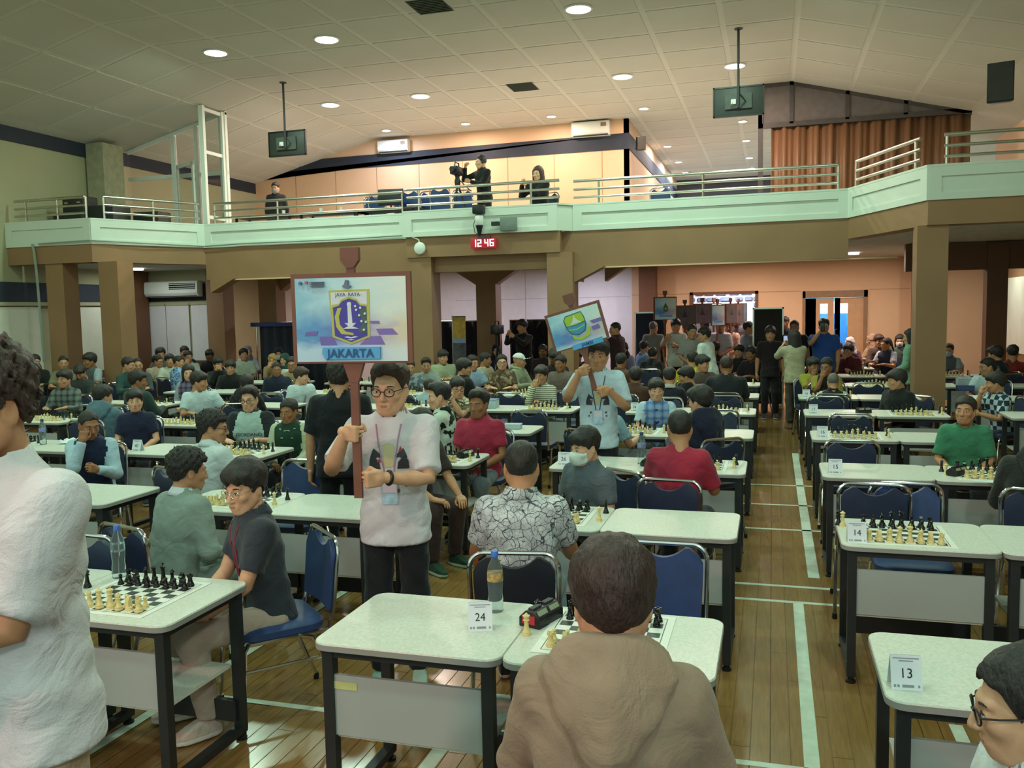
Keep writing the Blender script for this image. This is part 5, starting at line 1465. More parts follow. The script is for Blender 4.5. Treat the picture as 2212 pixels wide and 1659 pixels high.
    # ---- lanyard with badge
    if 'lanyard' in ex:
        def onf(u, t):
            v = -0.25
            for _ in range(60):
                p = pel + xa * u + ya * v + up * t
                if shirt_f(np.array([p], np.float32))[0] < 0.004: break
                v += 0.004
            return pel + xa * u + ya * v + up * t
        for sgn in (-1, 1):
            pth = [onf(sgn * (0.066 - 0.050 * k), 0.51 - 0.30 * k) for k in np.linspace(0.04, 1, 9)]
            MB().tube(pth, 0.004, 6).build('lanyard', cloth(ex['lanyard']), root)
        c0 = onf(0, 0.20)
        bd = MB().box((0, 0, 0), (0.078, 0.003, 0.115)).build('badge', M('badge_print', 'a8c6dc', 0.4, var=0.25, scale=25), root, c0 - up * 0.05 - ya * 0.008, smooth=False)
        MB().box((0, -0.002, 0.028), (0.07, 0.002, 0.05)).build('badge_header', M('badge_header', 'd9cfe2', 0.4, var=0.1), bd, smooth=False)
    BODY_POS[label] = (root, pel, up, xa, ya, shirt_f, hc, Rh, s, (wrr, wll, er, el_), neck)
    if not stand and chair:
        pr_ = Rb @ Vector((0, 0.03, 0)) * s
        place_chair(root.location.x + pr_.x, root.location.y + pr_.y, facing, 'stacking chair under the ' + ' '.join(label.split()[:9]), None, chair, z0)
    return root
def decal(label, geo, name, mat, t0, u0=0.0, back=False, lift=0.004, rot=0.0):
    """lay flat shapes (u, v) on the front or back of a worn garment, following its surface"""
    root, pel, up, xa, ya, sf = BODY_POS[label][:6]
    vs, fs = geo; out = []
    sg = 1 if back else -1
    for p in vs:
        u, t = p[0], p[1]
        u, t = u * math.cos(rot) - t * math.sin(rot), u * math.sin(rot) + t * math.cos(rot)
        if back: u = -u
        u += u0; t += t0
        lo_, hi_ = 0.0, 0.32
        for _ in range(14):
            mid = (lo_ + hi_) / 2
            p3 = pel + xa * u + ya * (sg * mid) + up * t
            if sf(np.array([p3], np.float32))[0] < 0: lo_ = mid
            else: hi_ = mid
        out.append(pel + xa * u + ya * (sg * (hi_ + lift)) + up * t)
    return MB().add(out, fs).build(name, mat, root, smooth=False)
# everybody, head positions in the hall
person(-0.392, 2.172, 1.400, 186, 195, 'young man seen from behind in a beige hooded sweatshirt at desk twenty-four', pose='table', shirt=('hoodie','9c8672'), hair='mop', hcol='red', skin=0, pants='3a3a40', wide=1.0, hs_=1.16, pitch=14, chair='d', lean=10)
person(0.530, 2.066, 1.240, -79, -93, 'boy in black glasses and white collar at the desk numbered thirteen', pose='lap', shirt=('polo','d9dde0'), extra=(('glasses','b'),), hair='short', skin=0, pitch=10)
person(-2.498, 3.691, 1.283, -42, -11, 'young man in dark polo with lanyard and silver glasses seated at the left board', pose='lap', shirt=('polo','343a42'), pants='b5a294', extra=(('glasses','thin'),('lanyard','8f2f4a')), hair='mop', skin=0, shoes=('c9b8ac','e0dcd6'), pitch=10, lean=8, wr=(-0.05,-0.36,0.60), wl=(0.10,-0.36,0.60), chair='b')
person(-3.250, 4.260, 1.240, 164, 146, 'boy with curly hair in a grey-green sweater seen from behind', pose='lap', shirt=('sweater','85968d'), collar='cdd6dc', hair='curly', skin=1, pants='7e8f86', lean=14)
person(-5.605, 6.061, 1.220, 31, 63, 'boy in navy varsity jacket with pale blue sleeves, hand over his face', pose='chin', shirt=('jacket','1f2740',('sl','a9c4d2')), hair='crew', skin=2, pitch=14, lean=14, extra=())
person(-1.220, 4.208, 1.340, 190, 196, 'man with cropped hair in a white floral shirt seen from behind at desk twenty-five', pose='table', shirt=('shirt',floral('d3d8dc','4a535b',42,0.022)), hair='crew', skin=1, pants='7f9aa8', wide=1.02, pitch=10, lean=10, chair='d')
person(-1.188, 5.604, 1.210, -31, -41, 'boy wearing a white face mask and grey polo behind desk twenty-five', pose='lap', shirt=('polo','566069'), extra=(('mask','d8e6e0'),), hair='bowl', skin=0, pitch=12, lean=8, wide=1.02)
person(-0.611, 6.049, 1.290, 175, 191, 'boy in a plain red shirt seen from behind', pose='table', shirt=('tee','a02c42'), hair='crew', skin=1, lean=8, chair='n')
person(-0.611, 7.824, 1.290, -145, -124, 'boy in a navy hooded sweatshirt turned away beside the red shirt', pose='table', shirt=('hoodie','1c2136'), hair='mop', skin=0, extra=(('glasses','thin'),), lean=6)
person(-1.502, 8.172, 1.250, 146, 71, 'man in light blue shirt and glasses turning back over his chair', pose='table', shirt=('shirt','8fb4c4'), hair='quiff', skin=0, extra=(('glasses','b'),), wl=(0.42,-0.30,0.86), pole_l=(0.4,0.2,-1), lean=6)
person(-1.205, 9.493, 1.220, 6, 13, 'boy in a blue plaid waistcoat over a white shirt with purple tie', pose='table', shirt=('vest',plaid('5d86b8','9db9da','3f5f96',11),('sl','b9d3e0')), collar='c9dde8', hair='bowl', skin=0, extra=(('glasses','thin'),), pitch=4)
person(-2.549, 7.437, 1.280, -1, -9, 'boy in a crimson polo shirt facing the camera', pose='lap', shirt=('polo','a8304a'), hair='quiff', skin=2, pitch=3, pants='6f7a80', wide=1.05)
person(-3.146, 7.978, 1.290, -83, -67, 'boy in a black and white leaf-pattern shirt in profile', pose='table', shirt=('shirt',blotch('c3d2c4','1f2a25',9,0.53)), collar='1c2422', hair='quiff', skin=0, pitch=4)
person(-3.502, 9.484, 1.230, 24, 32, 'boy with glasses and a patterned shirt clasping his hands before his face', pose='clasp', shirt=('shirt',floral('cfc7a8','4c4a3c',14,0.05,'6f6a55')), hair='bowl', skin=0, extra=(('glasses','b'),), wide=1.12, wr=(-0.16,-0.30,1.10), wl=(-0.09,-0.30,1.10))
person(-5.118, 7.719, 1.270, 16, 12, 'boy with glasses in a pale raglan shirt with dark sleeves and lettering', pose='table', shirt=('tee','a9c4bd',('raglan','20262a')), hair='quiff', skin=0, extra=(('glasses','b'),), pitch=6, wide=1.06)
person(-4.504, 7.445, 1.176, 11, 0, 'boy in a dark green varsity jacket with cream sleeves', pose='lap', shirt=('jacket','1f3d2e',('sl','b7c2a4')), hair='short', skin=2, pitch=6)
person(-4.181, 5.810, 1.260, 161, 116, 'boy in white shirt and glasses in profile before the raglan shirt boy', pose='table', shirt=('shirt','c3cfd0'), hair='curly', skin=1, extra=(('glasses','b'),), lean=10)
person(-7.267, 9.840, 1.260, 36, 105, 'boy in a white button shirt stretching one arm over a chair', pose='table', shirt=('shirt','c3d6da'), hair='mop', skin=1, wl=(0.55,-0.02,0.90), pole_l=(0.2,-0.2,-1), hand='relax', wide=1.06)
person(-6.670, 7.897, 1.210, 28, 38, 'boy in a navy polo with thin white trim facing the camera', pose='lap', shirt=('polo','232a44'), collar='232a44', hair='mop', skin=0, pitch=2)
person(-7.385, 8.233, 1.228, 193, 160, 'boy in a slate blue hooded sweatshirt seen from behind', pose='table', shirt=('hoodie','56737f'), hair='mop', skin=1, lean=10)
person(-9.667, 10.037, 1.270, 18, 6, 'boy in a grey plaid shirt looking away to the side', pose='table', shirt=('long',plaid('47504c','7d8784','2c3330',11)), hair='mop', skin=1, pitch=4)
person(-8.138, 9.726, 1.280, 174, 132, 'man in a dark green jacket seen from behind next to the navy polo boy', pose='table', shirt=('jacket','2b3f3b'), hair='curly', skin=2, lean=8)
person(-3.188, 6.022, 1.635, 197, 203, 'man in a black tee standing with his back turned behind the big sign', stand=True, pose='hang', shirt=('tee','15181d'), hair='curly', skin=1, pants='17191d', wide=1.06)
person(-6.609, 11.327, 1.220, 52, 103, 'boy in a white printed tee leaning on the desk in profile', pose='lap', shirt=('tee','c6dadf'), hair='mop', hcol='brown', skin=0, lean=10)
person(1.567, 8.112, 1.190, -11, -24, 'boy in a plain green tee beside the free-standing column block', pose='lap', shirt=('tee','3f8262'), hair='short', skin=1, pitch=-4)
person(1.654, 6.163, 1.280, 163, 136, 'person in a dark hooded jacket seen from behind on the desk right of card fifteen', pose='table', shirt=('hoodie','232724'), hair='short', skin=1, lean=14, wide=1.15)
person(1.409, 11.140, 1.200, -52, -84, 'person in black with long hair turning sideways by the column', pose='lap', shirt=('sweater','191c1d'), hair='mop', skin=1, wide=1.1, lean=8)
person(2.460, 11.175, 1.171, -69, -99, 'boy in a navy and white checked shirt propping his chin', pose='chin', shirt=('shirt',checks('b4c2c6','24384a',14)), hair='mop', skin=1, pants='2b3350', lean=10)
person(2.847, 13.420, 1.200, -32, -71, 'boy in a white shirt behind the checked shirt boy', pose='table', shirt=('shirt','c3d6da'), hair='short', skin=1)
person(3.695, 15.684, 1.274, 157, 173, 'person in a red top seen from behind near the right wall', pose='table', shirt=('long','8a2f2c'), hair='short', skin=1)
person(3.341, 15.219, 1.283, -147, -131, 'person in a black jacket hunched beside the red top', pose='table', shirt=('jacket','22231f'), hair='mop', skin=1)
person(3.108, 17.628, 1.220, -16, -21, 'masked boy in a grey waistcoat behind the free-standing column', pose='table', shirt=('vest','5a636c',('sl','9ba7ad')), extra=(('mask','b9c0d4'),), hair='short', skin=1)
person(-8.993, 13.043, 1.217, 15, 25, 'smiling boy in a black sweater over a white tee', pose='table', shirt=('sweater','191b1b'), hair='mop', skin=1, wide=1.1)
person(-6.703, 10.069, 1.225, 198, 216, 'boy in black seen from behind in front of the smiling boy', pose='table', shirt=('hoodie','161818'), hair='mop', skin=1, lean=18)
person(-9.690, 13.676, 1.240, 37, 62, 'boy in black resting his chin on clasped hands', pose='clasp', shirt=('sweater','1a1b1b'), hair='mop', skin=1)
person(-10.884, 16.288, 1.274, 28, 44, 'boy in an off-white tee sitting tall in the left crowd', pose='lap', shirt=('tee','b9c4b4'), hair='curly', skin=1, pitch=-4)
person(-12.027, 17.326, 1.285, 73, 93, 'woman in a dark headscarf and blue blouse', pose='table', shirt=('long','5b86c4'), hair=None, extra=(('scarf','22222b'),), skin=0)
person(-11.145, 16.825, 1.322, 50, 50, 'woman in a lavender headscarf and white blouse', pose='table', shirt=('long','cfd3e2'), hair=None, extra=(('scarf','8d7f95'),), skin=0)
person(-7.928, 12.789, 1.207, 19, 33, 'boy in a navy jacket facing the camera beside the tan shirt boy', pose='lap', shirt=('jacket','20283a'), hair='crew', skin=2, wide=1.08)
person(-7.988, 13.379, 1.258, 15, 20, 'boy with glasses in a tan shirt beside the big sign', pose='table', shirt=('shirt','a98f6c'), hair='short', skin=1, extra=(('glasses','b'),))
person(-9.617, 15.376, 1.217, 19, 23, 'person in a mustard headscarf with hand to the mouth', pose='chin', shirt=('long','8e7250'), hair=None, extra=(('scarf','9a8148'),), skin=1)
person(-9.120, 15.008, 1.243, -1, -2, 'woman in a dark green headscarf and white shawl', pose='table', shirt=('long','c5d3cc'), hair=None, extra=(('scarf','24443d'),), skin=1)
person(-9.999, 16.245, 1.300, 23, 28, 'masked woman in black before the blue booth', pose='lap', shirt=('long','20242c'), hair=None, extra=(('scarf','20242c'),('mask','c3c4cc')), skin=1)
person(-11.759, 14.634, 1.239, 57, 99, 'boy with glasses in a beige shirt turned sideways in the left crowd', pose='table', shirt=('shirt','b9a893'), hair='short', skin=1, extra=(('glasses','b'),), wide=1.1)
person(-11.261, 14.362, 1.270, 29, 46, 'boy in a white collared shirt behind the blue batik shirt', pose='table', shirt=('shirt','c9cdbc'), hair='mop', skin=1, pitch=-4)
person(-10.774, 14.003, 1.261, 163, 110, 'man in a blue batik shirt seen from behind', pose='table', shirt=('shirt',floral('5d86bd','a7c2df',15,0.05)), hair='crew', skin=1)
person(-11.814, 15.661, 1.272, 32, 55, 'boy touching his nose at the back of the left crowd', pose='chin', shirt=('shirt','aab0a6'), hair='short', skin=1)
person(-11.739, 16.285, 1.260, 17, 38, 'person in black sitting against the rear left window', pose='table', shirt=('sweater','1c1b1c'), hair='mop', skin=3)
person(-12.187, 16.039, 1.355, 28, 44, 'person with dark hair against the left rear blind', pose='table', shirt=('long','45484c'), hair='short', skin=1)
person(-12.215, 15.298, 1.350, 23, 51, 'person with a flower hair clip at the left rear blind', pose='table', shirt=('long','5b5b58'), hair='curly', skin=1)
person(-10.617, 12.468, 1.313, 68, 102, 'boy in a dark teal shirt beside the corner column', pose='table', shirt=('long','2f4a48'), hair='short', skin=1)
person(-10.838, 12.959, 1.277, 24, 44, 'man with cropped hair staring ahead beside the corner column', pose='table', shirt=('long','4b5350'), hair='thin', skin=1)
person(-8.601, 11.386, 1.260, 14, 37, 'girl with long dark hair in a plaid flannel with grey sleeves', pose='lap', shirt=('long',plaid('4c4560','80778c','2b2838',11),('sl','9aa1a8')), hair='long', skin=0)
person(-13.031, 12.874, 1.350, 33, 59, 'boy in a white mask and black top against the left wall', pose='table', shirt=('long','1f2220'), extra=(('mask','c9d2bd'),), hair='short', skin=1)
person(-12.441, 12.927, 1.327, 30, 46, 'boy with a buzz cut near the leftmost column', pose='table', shirt=('polo','7f7c62'), hair='crew', skin=1)
person(-11.940, 13.016, 1.363, -4, -22, 'boy in a grey waistcoat facing sideways between the left columns', pose='table', shirt=('vest','4c5656',('sl','98a6ac')), hair='mop', skin=2)
person(-11.162, 11.945, 1.220, 16, 19, 'person with bowed head in front of the waistcoat boy', pose='table', shirt=('long','333a38'), hair='mop', skin=1, pitch=40)
person(-5.624, 13.029, 1.224, 14, 31, 'boy in a grey print shirt with white collar right of the big sign', pose='table', shirt=('shirt',blotch('8d979c','59646c',14,0.5)), collar='d2d2c8', hair='short', skin=1)
person(-5.545, 13.525, 1.225, 13, 24, 'boy in a loose grey shirt behind the crimson polo boy', pose='table', shirt=('shirt','8f9a94'), hair='quiff', skin=1, wide=1.08)
person(-5.776, 14.921, 1.289, 29, 49, 'boy in a khaki tee with folded arms below the pier', pose='cross', shirt=('tee','97a082'), hair='bowl', skin=1, wide=1.05)
person(-4.652, 11.433, 1.100, 163, 190, 'boy in a denim shirt bending low over his board', pose='cross', shirt=('long','93a9b4'), hair='short', skin=1, lean=30)
person(-4.284, 11.911, 1.300, 138, 110, 'man in a black jacket in profile at the centre boards', pose='table', shirt=('jacket','191a1c'), collar='c0a99a', hair='mop', skin=1)
person(-4.767, 13.668, 1.260, 42, 59, 'man in a pale blue shirt behind the black jacket', pose='table', shirt=('shirt','8fa7c0'), hair='short', skin=1)
person(-4.956, 14.920, 1.234, 71, 109, 'boy in a sand tee with a dark strap turned sideways', pose='table', shirt=('tee','a39c82'), hair='short', skin=2)
person(-4.215, 13.524, 1.273, 12, 20, 'young man with glasses in a brown batik shirt', pose='table', shirt=('shirt',floral('8d7a60','5b4c3a',14,0.06,'a8957a')), hair='short', skin=0, extra=(('glasses','b'),), pitch=-2)
person(-4.069, 14.048, 1.267, 74, 99, 'boy in a white cap and sage hooded top', pose='table', shirt=('hoodie','8f9579'), hair=None, extra=(('cap','d5dcdc'),), skin=1)
person(-2.971, 11.271, 1.240, -5, -13, 'boy in a cream striped jersey with a hand to his cheek', pose='chin', shirt=('long',striped('c3c5ac','3c4440',34,0.28)), hair='mop', skin=1)
person(-3.175, 13.247, 1.276, -10, -22, 'boy in a taupe tee beside the right pier', pose='lap', shirt=('tee','74655c'), hair='short', skin=2)
person(-5.480, 17.212, 1.300, 19, 20, 'girl in a black headscarf and navy top with white print', pose='lap', shirt=('long','22284a'), hair=None, extra=(('scarf','1e1a1e'),), skin=0)
person(-4.320, 16.558, 1.300, -1, 5, 'person in dark clothes sitting against the black drape', pose='lap', shirt=('long','2b2228'), hair='short', skin=3)
person(-3.384, 13.739, 1.355, 2, 8, 'person in black with bowed head by the right pier', pose='table', shirt=('long','211a1c'), hair='mop', skin=3, pitch=30)
person(-3.433, 15.674, 1.221, 17, 29, 'person in black half hidden behind the tilted sign carrier', pose='lap', shirt=('long','201b1c'), hair='mop', skin=2)
person(-3.343, 16.206, 1.237, 17, 30, 'person with short hair behind the tilted sign carrier', pose='lap', shirt=('tee','4a3c36'), hair='short', skin=2)
person(-2.301, 13.764, 1.273, 146, 169, 'man in a brown sweater seen from behind at the centre rear', pose='table', shirt=('sweater','5a3b2c'), hair='short', skin=2, wide=1.1)
person(-1.768, 11.693, 1.217, 170, 198, 'boy in a dark brown sweater leaning over the rear desk', pose='table', shirt=('sweater','4c3326'), hair='mop', skin=2, lean=20, wide=1.1)
person(-2.892, 17.594, 1.300, 6, 4, 'girl in a black headscarf and lavender blouse at the rear', pose='lap', shirt=('long','8f8fb4'), hair=None, extra=(('scarf','1d1a22'),), skin=0)
person(-1.193, 13.827, 1.300, 179, 190, 'boy in a bright yellow shirt seen from behind', pose='table', shirt=('tee','c9c020'), hair='short', skin=1, wide=1.06, lean=8)
person(-1.001, 13.339, 1.261, 23, 64, 'boy facing sideways next to the yellow shirt', pose='table', shirt=('tee','5a4c46'), hair='mop', skin=1)
person(-1.266, 11.284, 1.225, 180, 190, 'boy in a black polo with a white collar line seen from behind', pose='table', shirt=('polo','20222c'), collar='b8b4ac', hair='short', skin=1, lean=10)
person(-1.102, 11.787, 1.198, -147, -95, 'boy in black whispering beside the white collar line', pose='table', shirt=('sweater','1a1b1d'), hair='mop', skin=1, lean=12, pitch=16)
person(-0.586, 11.921, 1.336, 178, 185, 'man in a dark tee with a blue arm stripe seen from behind', pose='table', shirt=('tee','23262a'), hair='crew', hcol='brown', skin=2, wide=1.15, lean=8)
person(-1.106, 18.193, 1.260, 178, 173, 'person in charcoal seen from behind in the rear rows', pose='table', shirt=('tee','2c2a2c'), hair='mop', skin=2)
person(-0.608, 17.030, 1.250, -19, -28, 'woman with a white bow tie collar in the rear rows', pose='table', shirt=('sweater','26262a'), collar='b5b0a8', hair='mop', skin=1)
person(-0.370, 16.221, 1.250, -29, -43, 'person in a maroon-black shirt at the aisle end', pose='table', shirt=('tee','2a2024'), hair='curly', skin=2)
person(-2.150, 16.422, 1.280, 180, 177, 'person in a grey camouflage jacket leaning forward at the rear', pose='table', shirt=('jacket',blotch('4b4748','2f2c2e',12,0.5)), hair='short', skin=1, lean=24)
person(0.586, 13.694, 1.199, 9, 28, 'boy in a yellow tee with hand on his chin', pose='chin', shirt=('tee','96902f'), hair='mop', skin=2)
person(0.735, 13.116, 1.225, -10, -23, 'boy in a black vest with yellow sleeves', pose='chin', shirt=('tee','22201c',('sl','8e8430')), hair='short', skin=2)
person(1.348, 17.299, 1.240, -15, -34, 'boy in a maroon sweater resting his cheek on his hand', pose='chin', shirt=('sweater','5a2226'), hair='mop', skin=1, wide=1.1)
person(1.243, 18.639, 1.221, -32, -63, 'boy in dark maroon seated beyond the cheek-resting boy', pose='table', shirt=('sweater','3a1f26'), hair='short', skin=1)
person(0.758, 11.991, 1.140, 176, 181, 'boy in a black waistcoat over white sleeves bending forward', pose='cross', shirt=('vest','1c2024',('sl','b7bcae')), hair='crew', hcol='grey', skin=1, lean=26, pitch=20)
person(1.532, 19.222, 1.300, -3, -14, 'woman in a white headscarf at the rear right', pose='table', shirt=('long','6d4a52'), hair=None, extra=(('scarf','d5ccd6'),), skin=0)
person(2.056, 20.288, 1.327, -63, -75, 'woman in a tan headscarf in profile at the rear right', pose='table', shirt=('long','b0926f'), hair=None, extra=(('scarf','a0846c'),), skin=1)
person(2.141, 19.703, 1.325, 6, 14, 'person with dark red hair behind the tan headscarf', pose='table', shirt=('long','55433c'), hair='mop', hcol='red', skin=1)
person(2.202, 19.057, 1.280, -38, -66, 'girl in a white blouse with navy waistcoat and ponytail', pose='table', shirt=('vest','2b3148',('sl','c3c9d8')), hair='pony', skin=1)
person(2.594, 20.103, 1.307, -14, -11, 'masked girl with long dark hair at the rear right', pose='table', shirt=('long','4d5e58'), hair='long', extra=(('mask','cfc9c4'),), skin=1)
person(0.326, 14.822, 1.578, -161, -141, 'woman with long hair in a beige jacket raising a phone in the aisle', stand=True, pose='phone', shirt=('jacket','a8a286'), hair='long', skin=0, pants='4c473c', shoes=('8f6a58','8f6a58'))
person(-0.036, 15.807, 1.620, 0, -6, 'woman in a black blouse standing before the dark folding screen', stand=True, pose='hang', shirt=('tee','221b1f'), hair='mop', skin=1, pants='1b191c')
person(0.397, 17.382, 1.700, -1, -11, 'man in a dark polo standing behind the beige jacket woman', stand=True, pose='hang', shirt=('polo','1e2226'), hair='crew', skin=2, wide=1.1)
person(0.236, 19.278, 1.750, -20, -41, 'man standing at the rear wall beside the dark screen', stand=True, pose='hang', shirt=('shirt','2e3646'), hair='crew', skin=2)
person(0.889, 16.678, 1.720, -2, 5, 'man in a royal blue shirt raising a phone before the double door', stand=True, pose='phone1', shirt=('shirt','2a4c94'), hair='quiff', skin=1, extra=(('glasses','b'),), pants='2b2a30', wide=1.15)
person(2.045, 14.729, 1.580, -115, -102, 'woman in a mint green jacket standing beside the column', stand=True, pose='front', shirt=('jacket','79a487'), hair='long', skin=1, pants='2a2d2c')
person(-2.909, 16.684, 1.720, -114, -61, 'man in a maroon jacket filming with a phone near the right pier', stand=True, pose='phone', shirt=('jacket','3b2429'), hair='crew', skin=1, pants='232024')
person(-2.402, 18.514, 1.698, 180, 157, 'man in a grey and white jersey with a backpack strap at the rear', stand=True, pose='hang', shirt=('tee','7d7f7a',('front','c9ccd0')), hair='thin', hcol='grey', skin=1, pants='2a282c')
person(-1.167, 15.784, 1.620, -117, -76, 'curly-haired person in a white tee walking in the sign procession', stand=True, pose='front', shirt=('tee','ccd6cf'), hair='curly', skin=1, pants='2a2a30', lean=12)
person(-1.421, 16.390, 1.660, 13, 24, 'person in a grey tee inside the sign procession', stand=True, pose='front', shirt=('tee','9a9a98'), hair='short', skin=1)
person(-1.050, 18.837, 1.700, -12, -27, 'person in a white tee under the grey signs', stand=True, pose='front', shirt=('tee','bfb9c6'), hair='short', skin=2)
person(-0.913, 19.767, 1.663, -8, -8, 'person in a peach tee in the sign procession', stand=True, pose='front', shirt=('tee','c9a392'), hair='short', skin=2)
person(-0.785, 20.263, 1.839, 1, -4, 'man in a dark shirt looking over the sign procession', stand=True, pose='hang', shirt=('shirt','57545e'), hair='crew', skin=1)
person(-0.457, 18.394, 1.660, 121, 91, 'person in a grey tee turning into the doorway', stand=True, pose='front', shirt=('tee','7f828c'), hair='short', skin=1, pants='2f3f6a')
person(-2.540, 18.093, 1.305, 125, 157, 'person in a light blue shirt behind the blue screen', pose='table', shirt=('shirt','86a9cf'), hair='short', skin=1)
person(-4.882, 17.073, 1.790, -20, -26, 'video operator in black standing before the dark drape', stand=True, pose='phone', shirt=('long','1d181b'), hair='mop', skin=1, pants='1b191c')
# ================================================================== CARRIERS, SIGNS AND THE MAN ON THE STAGE EDGE
m_wood_r = M('reddish_wood', '7a4a3c', 0.5, var=0.15, scale=6)
def print_mat(name):
    t = NT(name); v = t.coord(); s = t.new('ShaderNodeSeparateXYZ'); t.l.new(v, s.inputs[0])
    n = t.noise(t.coord((5, 1, 14), 'Object', (0, 0.5, 0)), 1.6, 4, 0.6); n2 = t.noise(v, 9, 3)
    gx = t.math('ADD', t.math('MULTIPLY', s.outputs[0], 1.7), 0.5); gz = t.math('ADD', t.math('MULTIPLY', s.outputs[2], 2.6), 0.5)
    k = t.math('ADD', gx, t.math('MULTIPLY', t.math('SUBTRACT', n.outputs['Fac'], 0.5), 0.7))
    lower = t.ramp(k, [(0.05, lin('5c9fd0')), (0.35, lin('5f86c6')), (0.6, lin('a9a3cf')), (0.9, lin('d8cdb8'))])
    top = t.ramp(k, [(0.05, lin('8fc3dc')), (0.4, lin('bcdfea')), (0.95, lin('dde6df'))])
    f = t.ramp(t.math('ADD', gz, t.math('MULTIPLY', t.math('SUBTRACT', n2.outputs['Fac'], 0.5), 0.35)), [(0.40, (0, 0, 0)), (0.66, (1, 1, 1))])
    c = t.mix(f, lower, top)
    base = t.ramp(t.math('ADD', gz, t.math('MULTIPLY', t.math('SUBTRACT', n.outputs['Fac'], 0.5), 0.25)), [(0.12, (1, 1, 1)), (0.26, (0, 0, 0))])
    c = t.mix(t.math('MULTIPLY', base, 0.7), c, lin('cfe6f2'))
    return t.out(c, 0.45)
m_print = print_mat('sign_artwork')
C_ = lambda n, c: M(n, c, 0.5, var=0.04)
def sign(loc, rz, roll, label, w, h, shapes, texts, pole_len, pole_top=0.0, dark=False, finial=True):
    """printed board in a wooden frame on a staff; loc is the centre of the board, faces -Y before turning"""
    r = thing('carried_sign', label, 'sign', loc, 0)
    r.rotation_euler = (Matrix.Rotation(rz, 3, 'Z') @ Matrix.Rotation(roll, 3, 'Y')).to_euler()
    fw = 0.022
    pb = MB().b2((-w / 2, -0.006, -h / 2), (w / 2, 0.006, h / 2)).build('board', m_print if not dark else M('backlit_shade_print', '6d6468', 0.6, var=0.2, scale=6), r, smooth=False)  # dark boards: shade of backlighting put into the print colour
    f = MB()
    for x0, x1, z0, z1 in ((-w / 2 - fw, w / 2 + fw, h / 2, h / 2 + fw), (-w / 2 - fw, w / 2 + fw, -h / 2 - fw * 0.4, -h / 2), (-w / 2 - fw, -w / 2, -h / 2, h / 2), (w / 2, w / 2 + fw, -h / 2, h / 2)):
        f.b2((x0, -0.002, z0), (x1, 0.022, z1))
    f.build('frame', m_wood_r, r, smooth=False)
    st = MB(); st.b2((-0.02, 0.008, -h / 2 - pole_len), (0.02, 0.030, h / 2 + 0.05))
    st.prism([(-0.055, -h / 2), (0.055, -h / 2), (0.022, -h / 2 - 0.10), (-0.022, -h / 2 - 0.10)], 0.006, 0.032, 0, lambda u, v, q: (u, q, v))
    st.build('staff', m_wood_r, r, smooth=False)
    if finial:
        MB().prism([(-0.045, h / 2 + 0.14), (0.045, h / 2 + 0.14), (0.045, h / 2 + 0.08), (0.018, h / 2 + 0.045), (-0.018, h / 2 + 0.045), (-0.045, h / 2 + 0.08)], 0.0, 0.03, 0, lambda u, v, q: (u, q, v)).build('finial', m_wood_r, r, smooth=False)
    lay = 0
    for nm, pts, mat in shapes:
        lay += 1
        MB().prism(pts, -0.0062 - 0.0006 * lay, -0.006, 0, lambda u, v, q: (u, q, v)).build(nm, mat, pb, smooth=False)
    for body, size, u, v, mat, bold in texts:
        vs, fs = text_geo(body, size, bold)
        MB().add([(x + u, -0.0066 - 0.0006 * (lay + 1), y + v) for x, y, z in vs], fs).build('lettering', mat, pb, smooth=False)
    return r
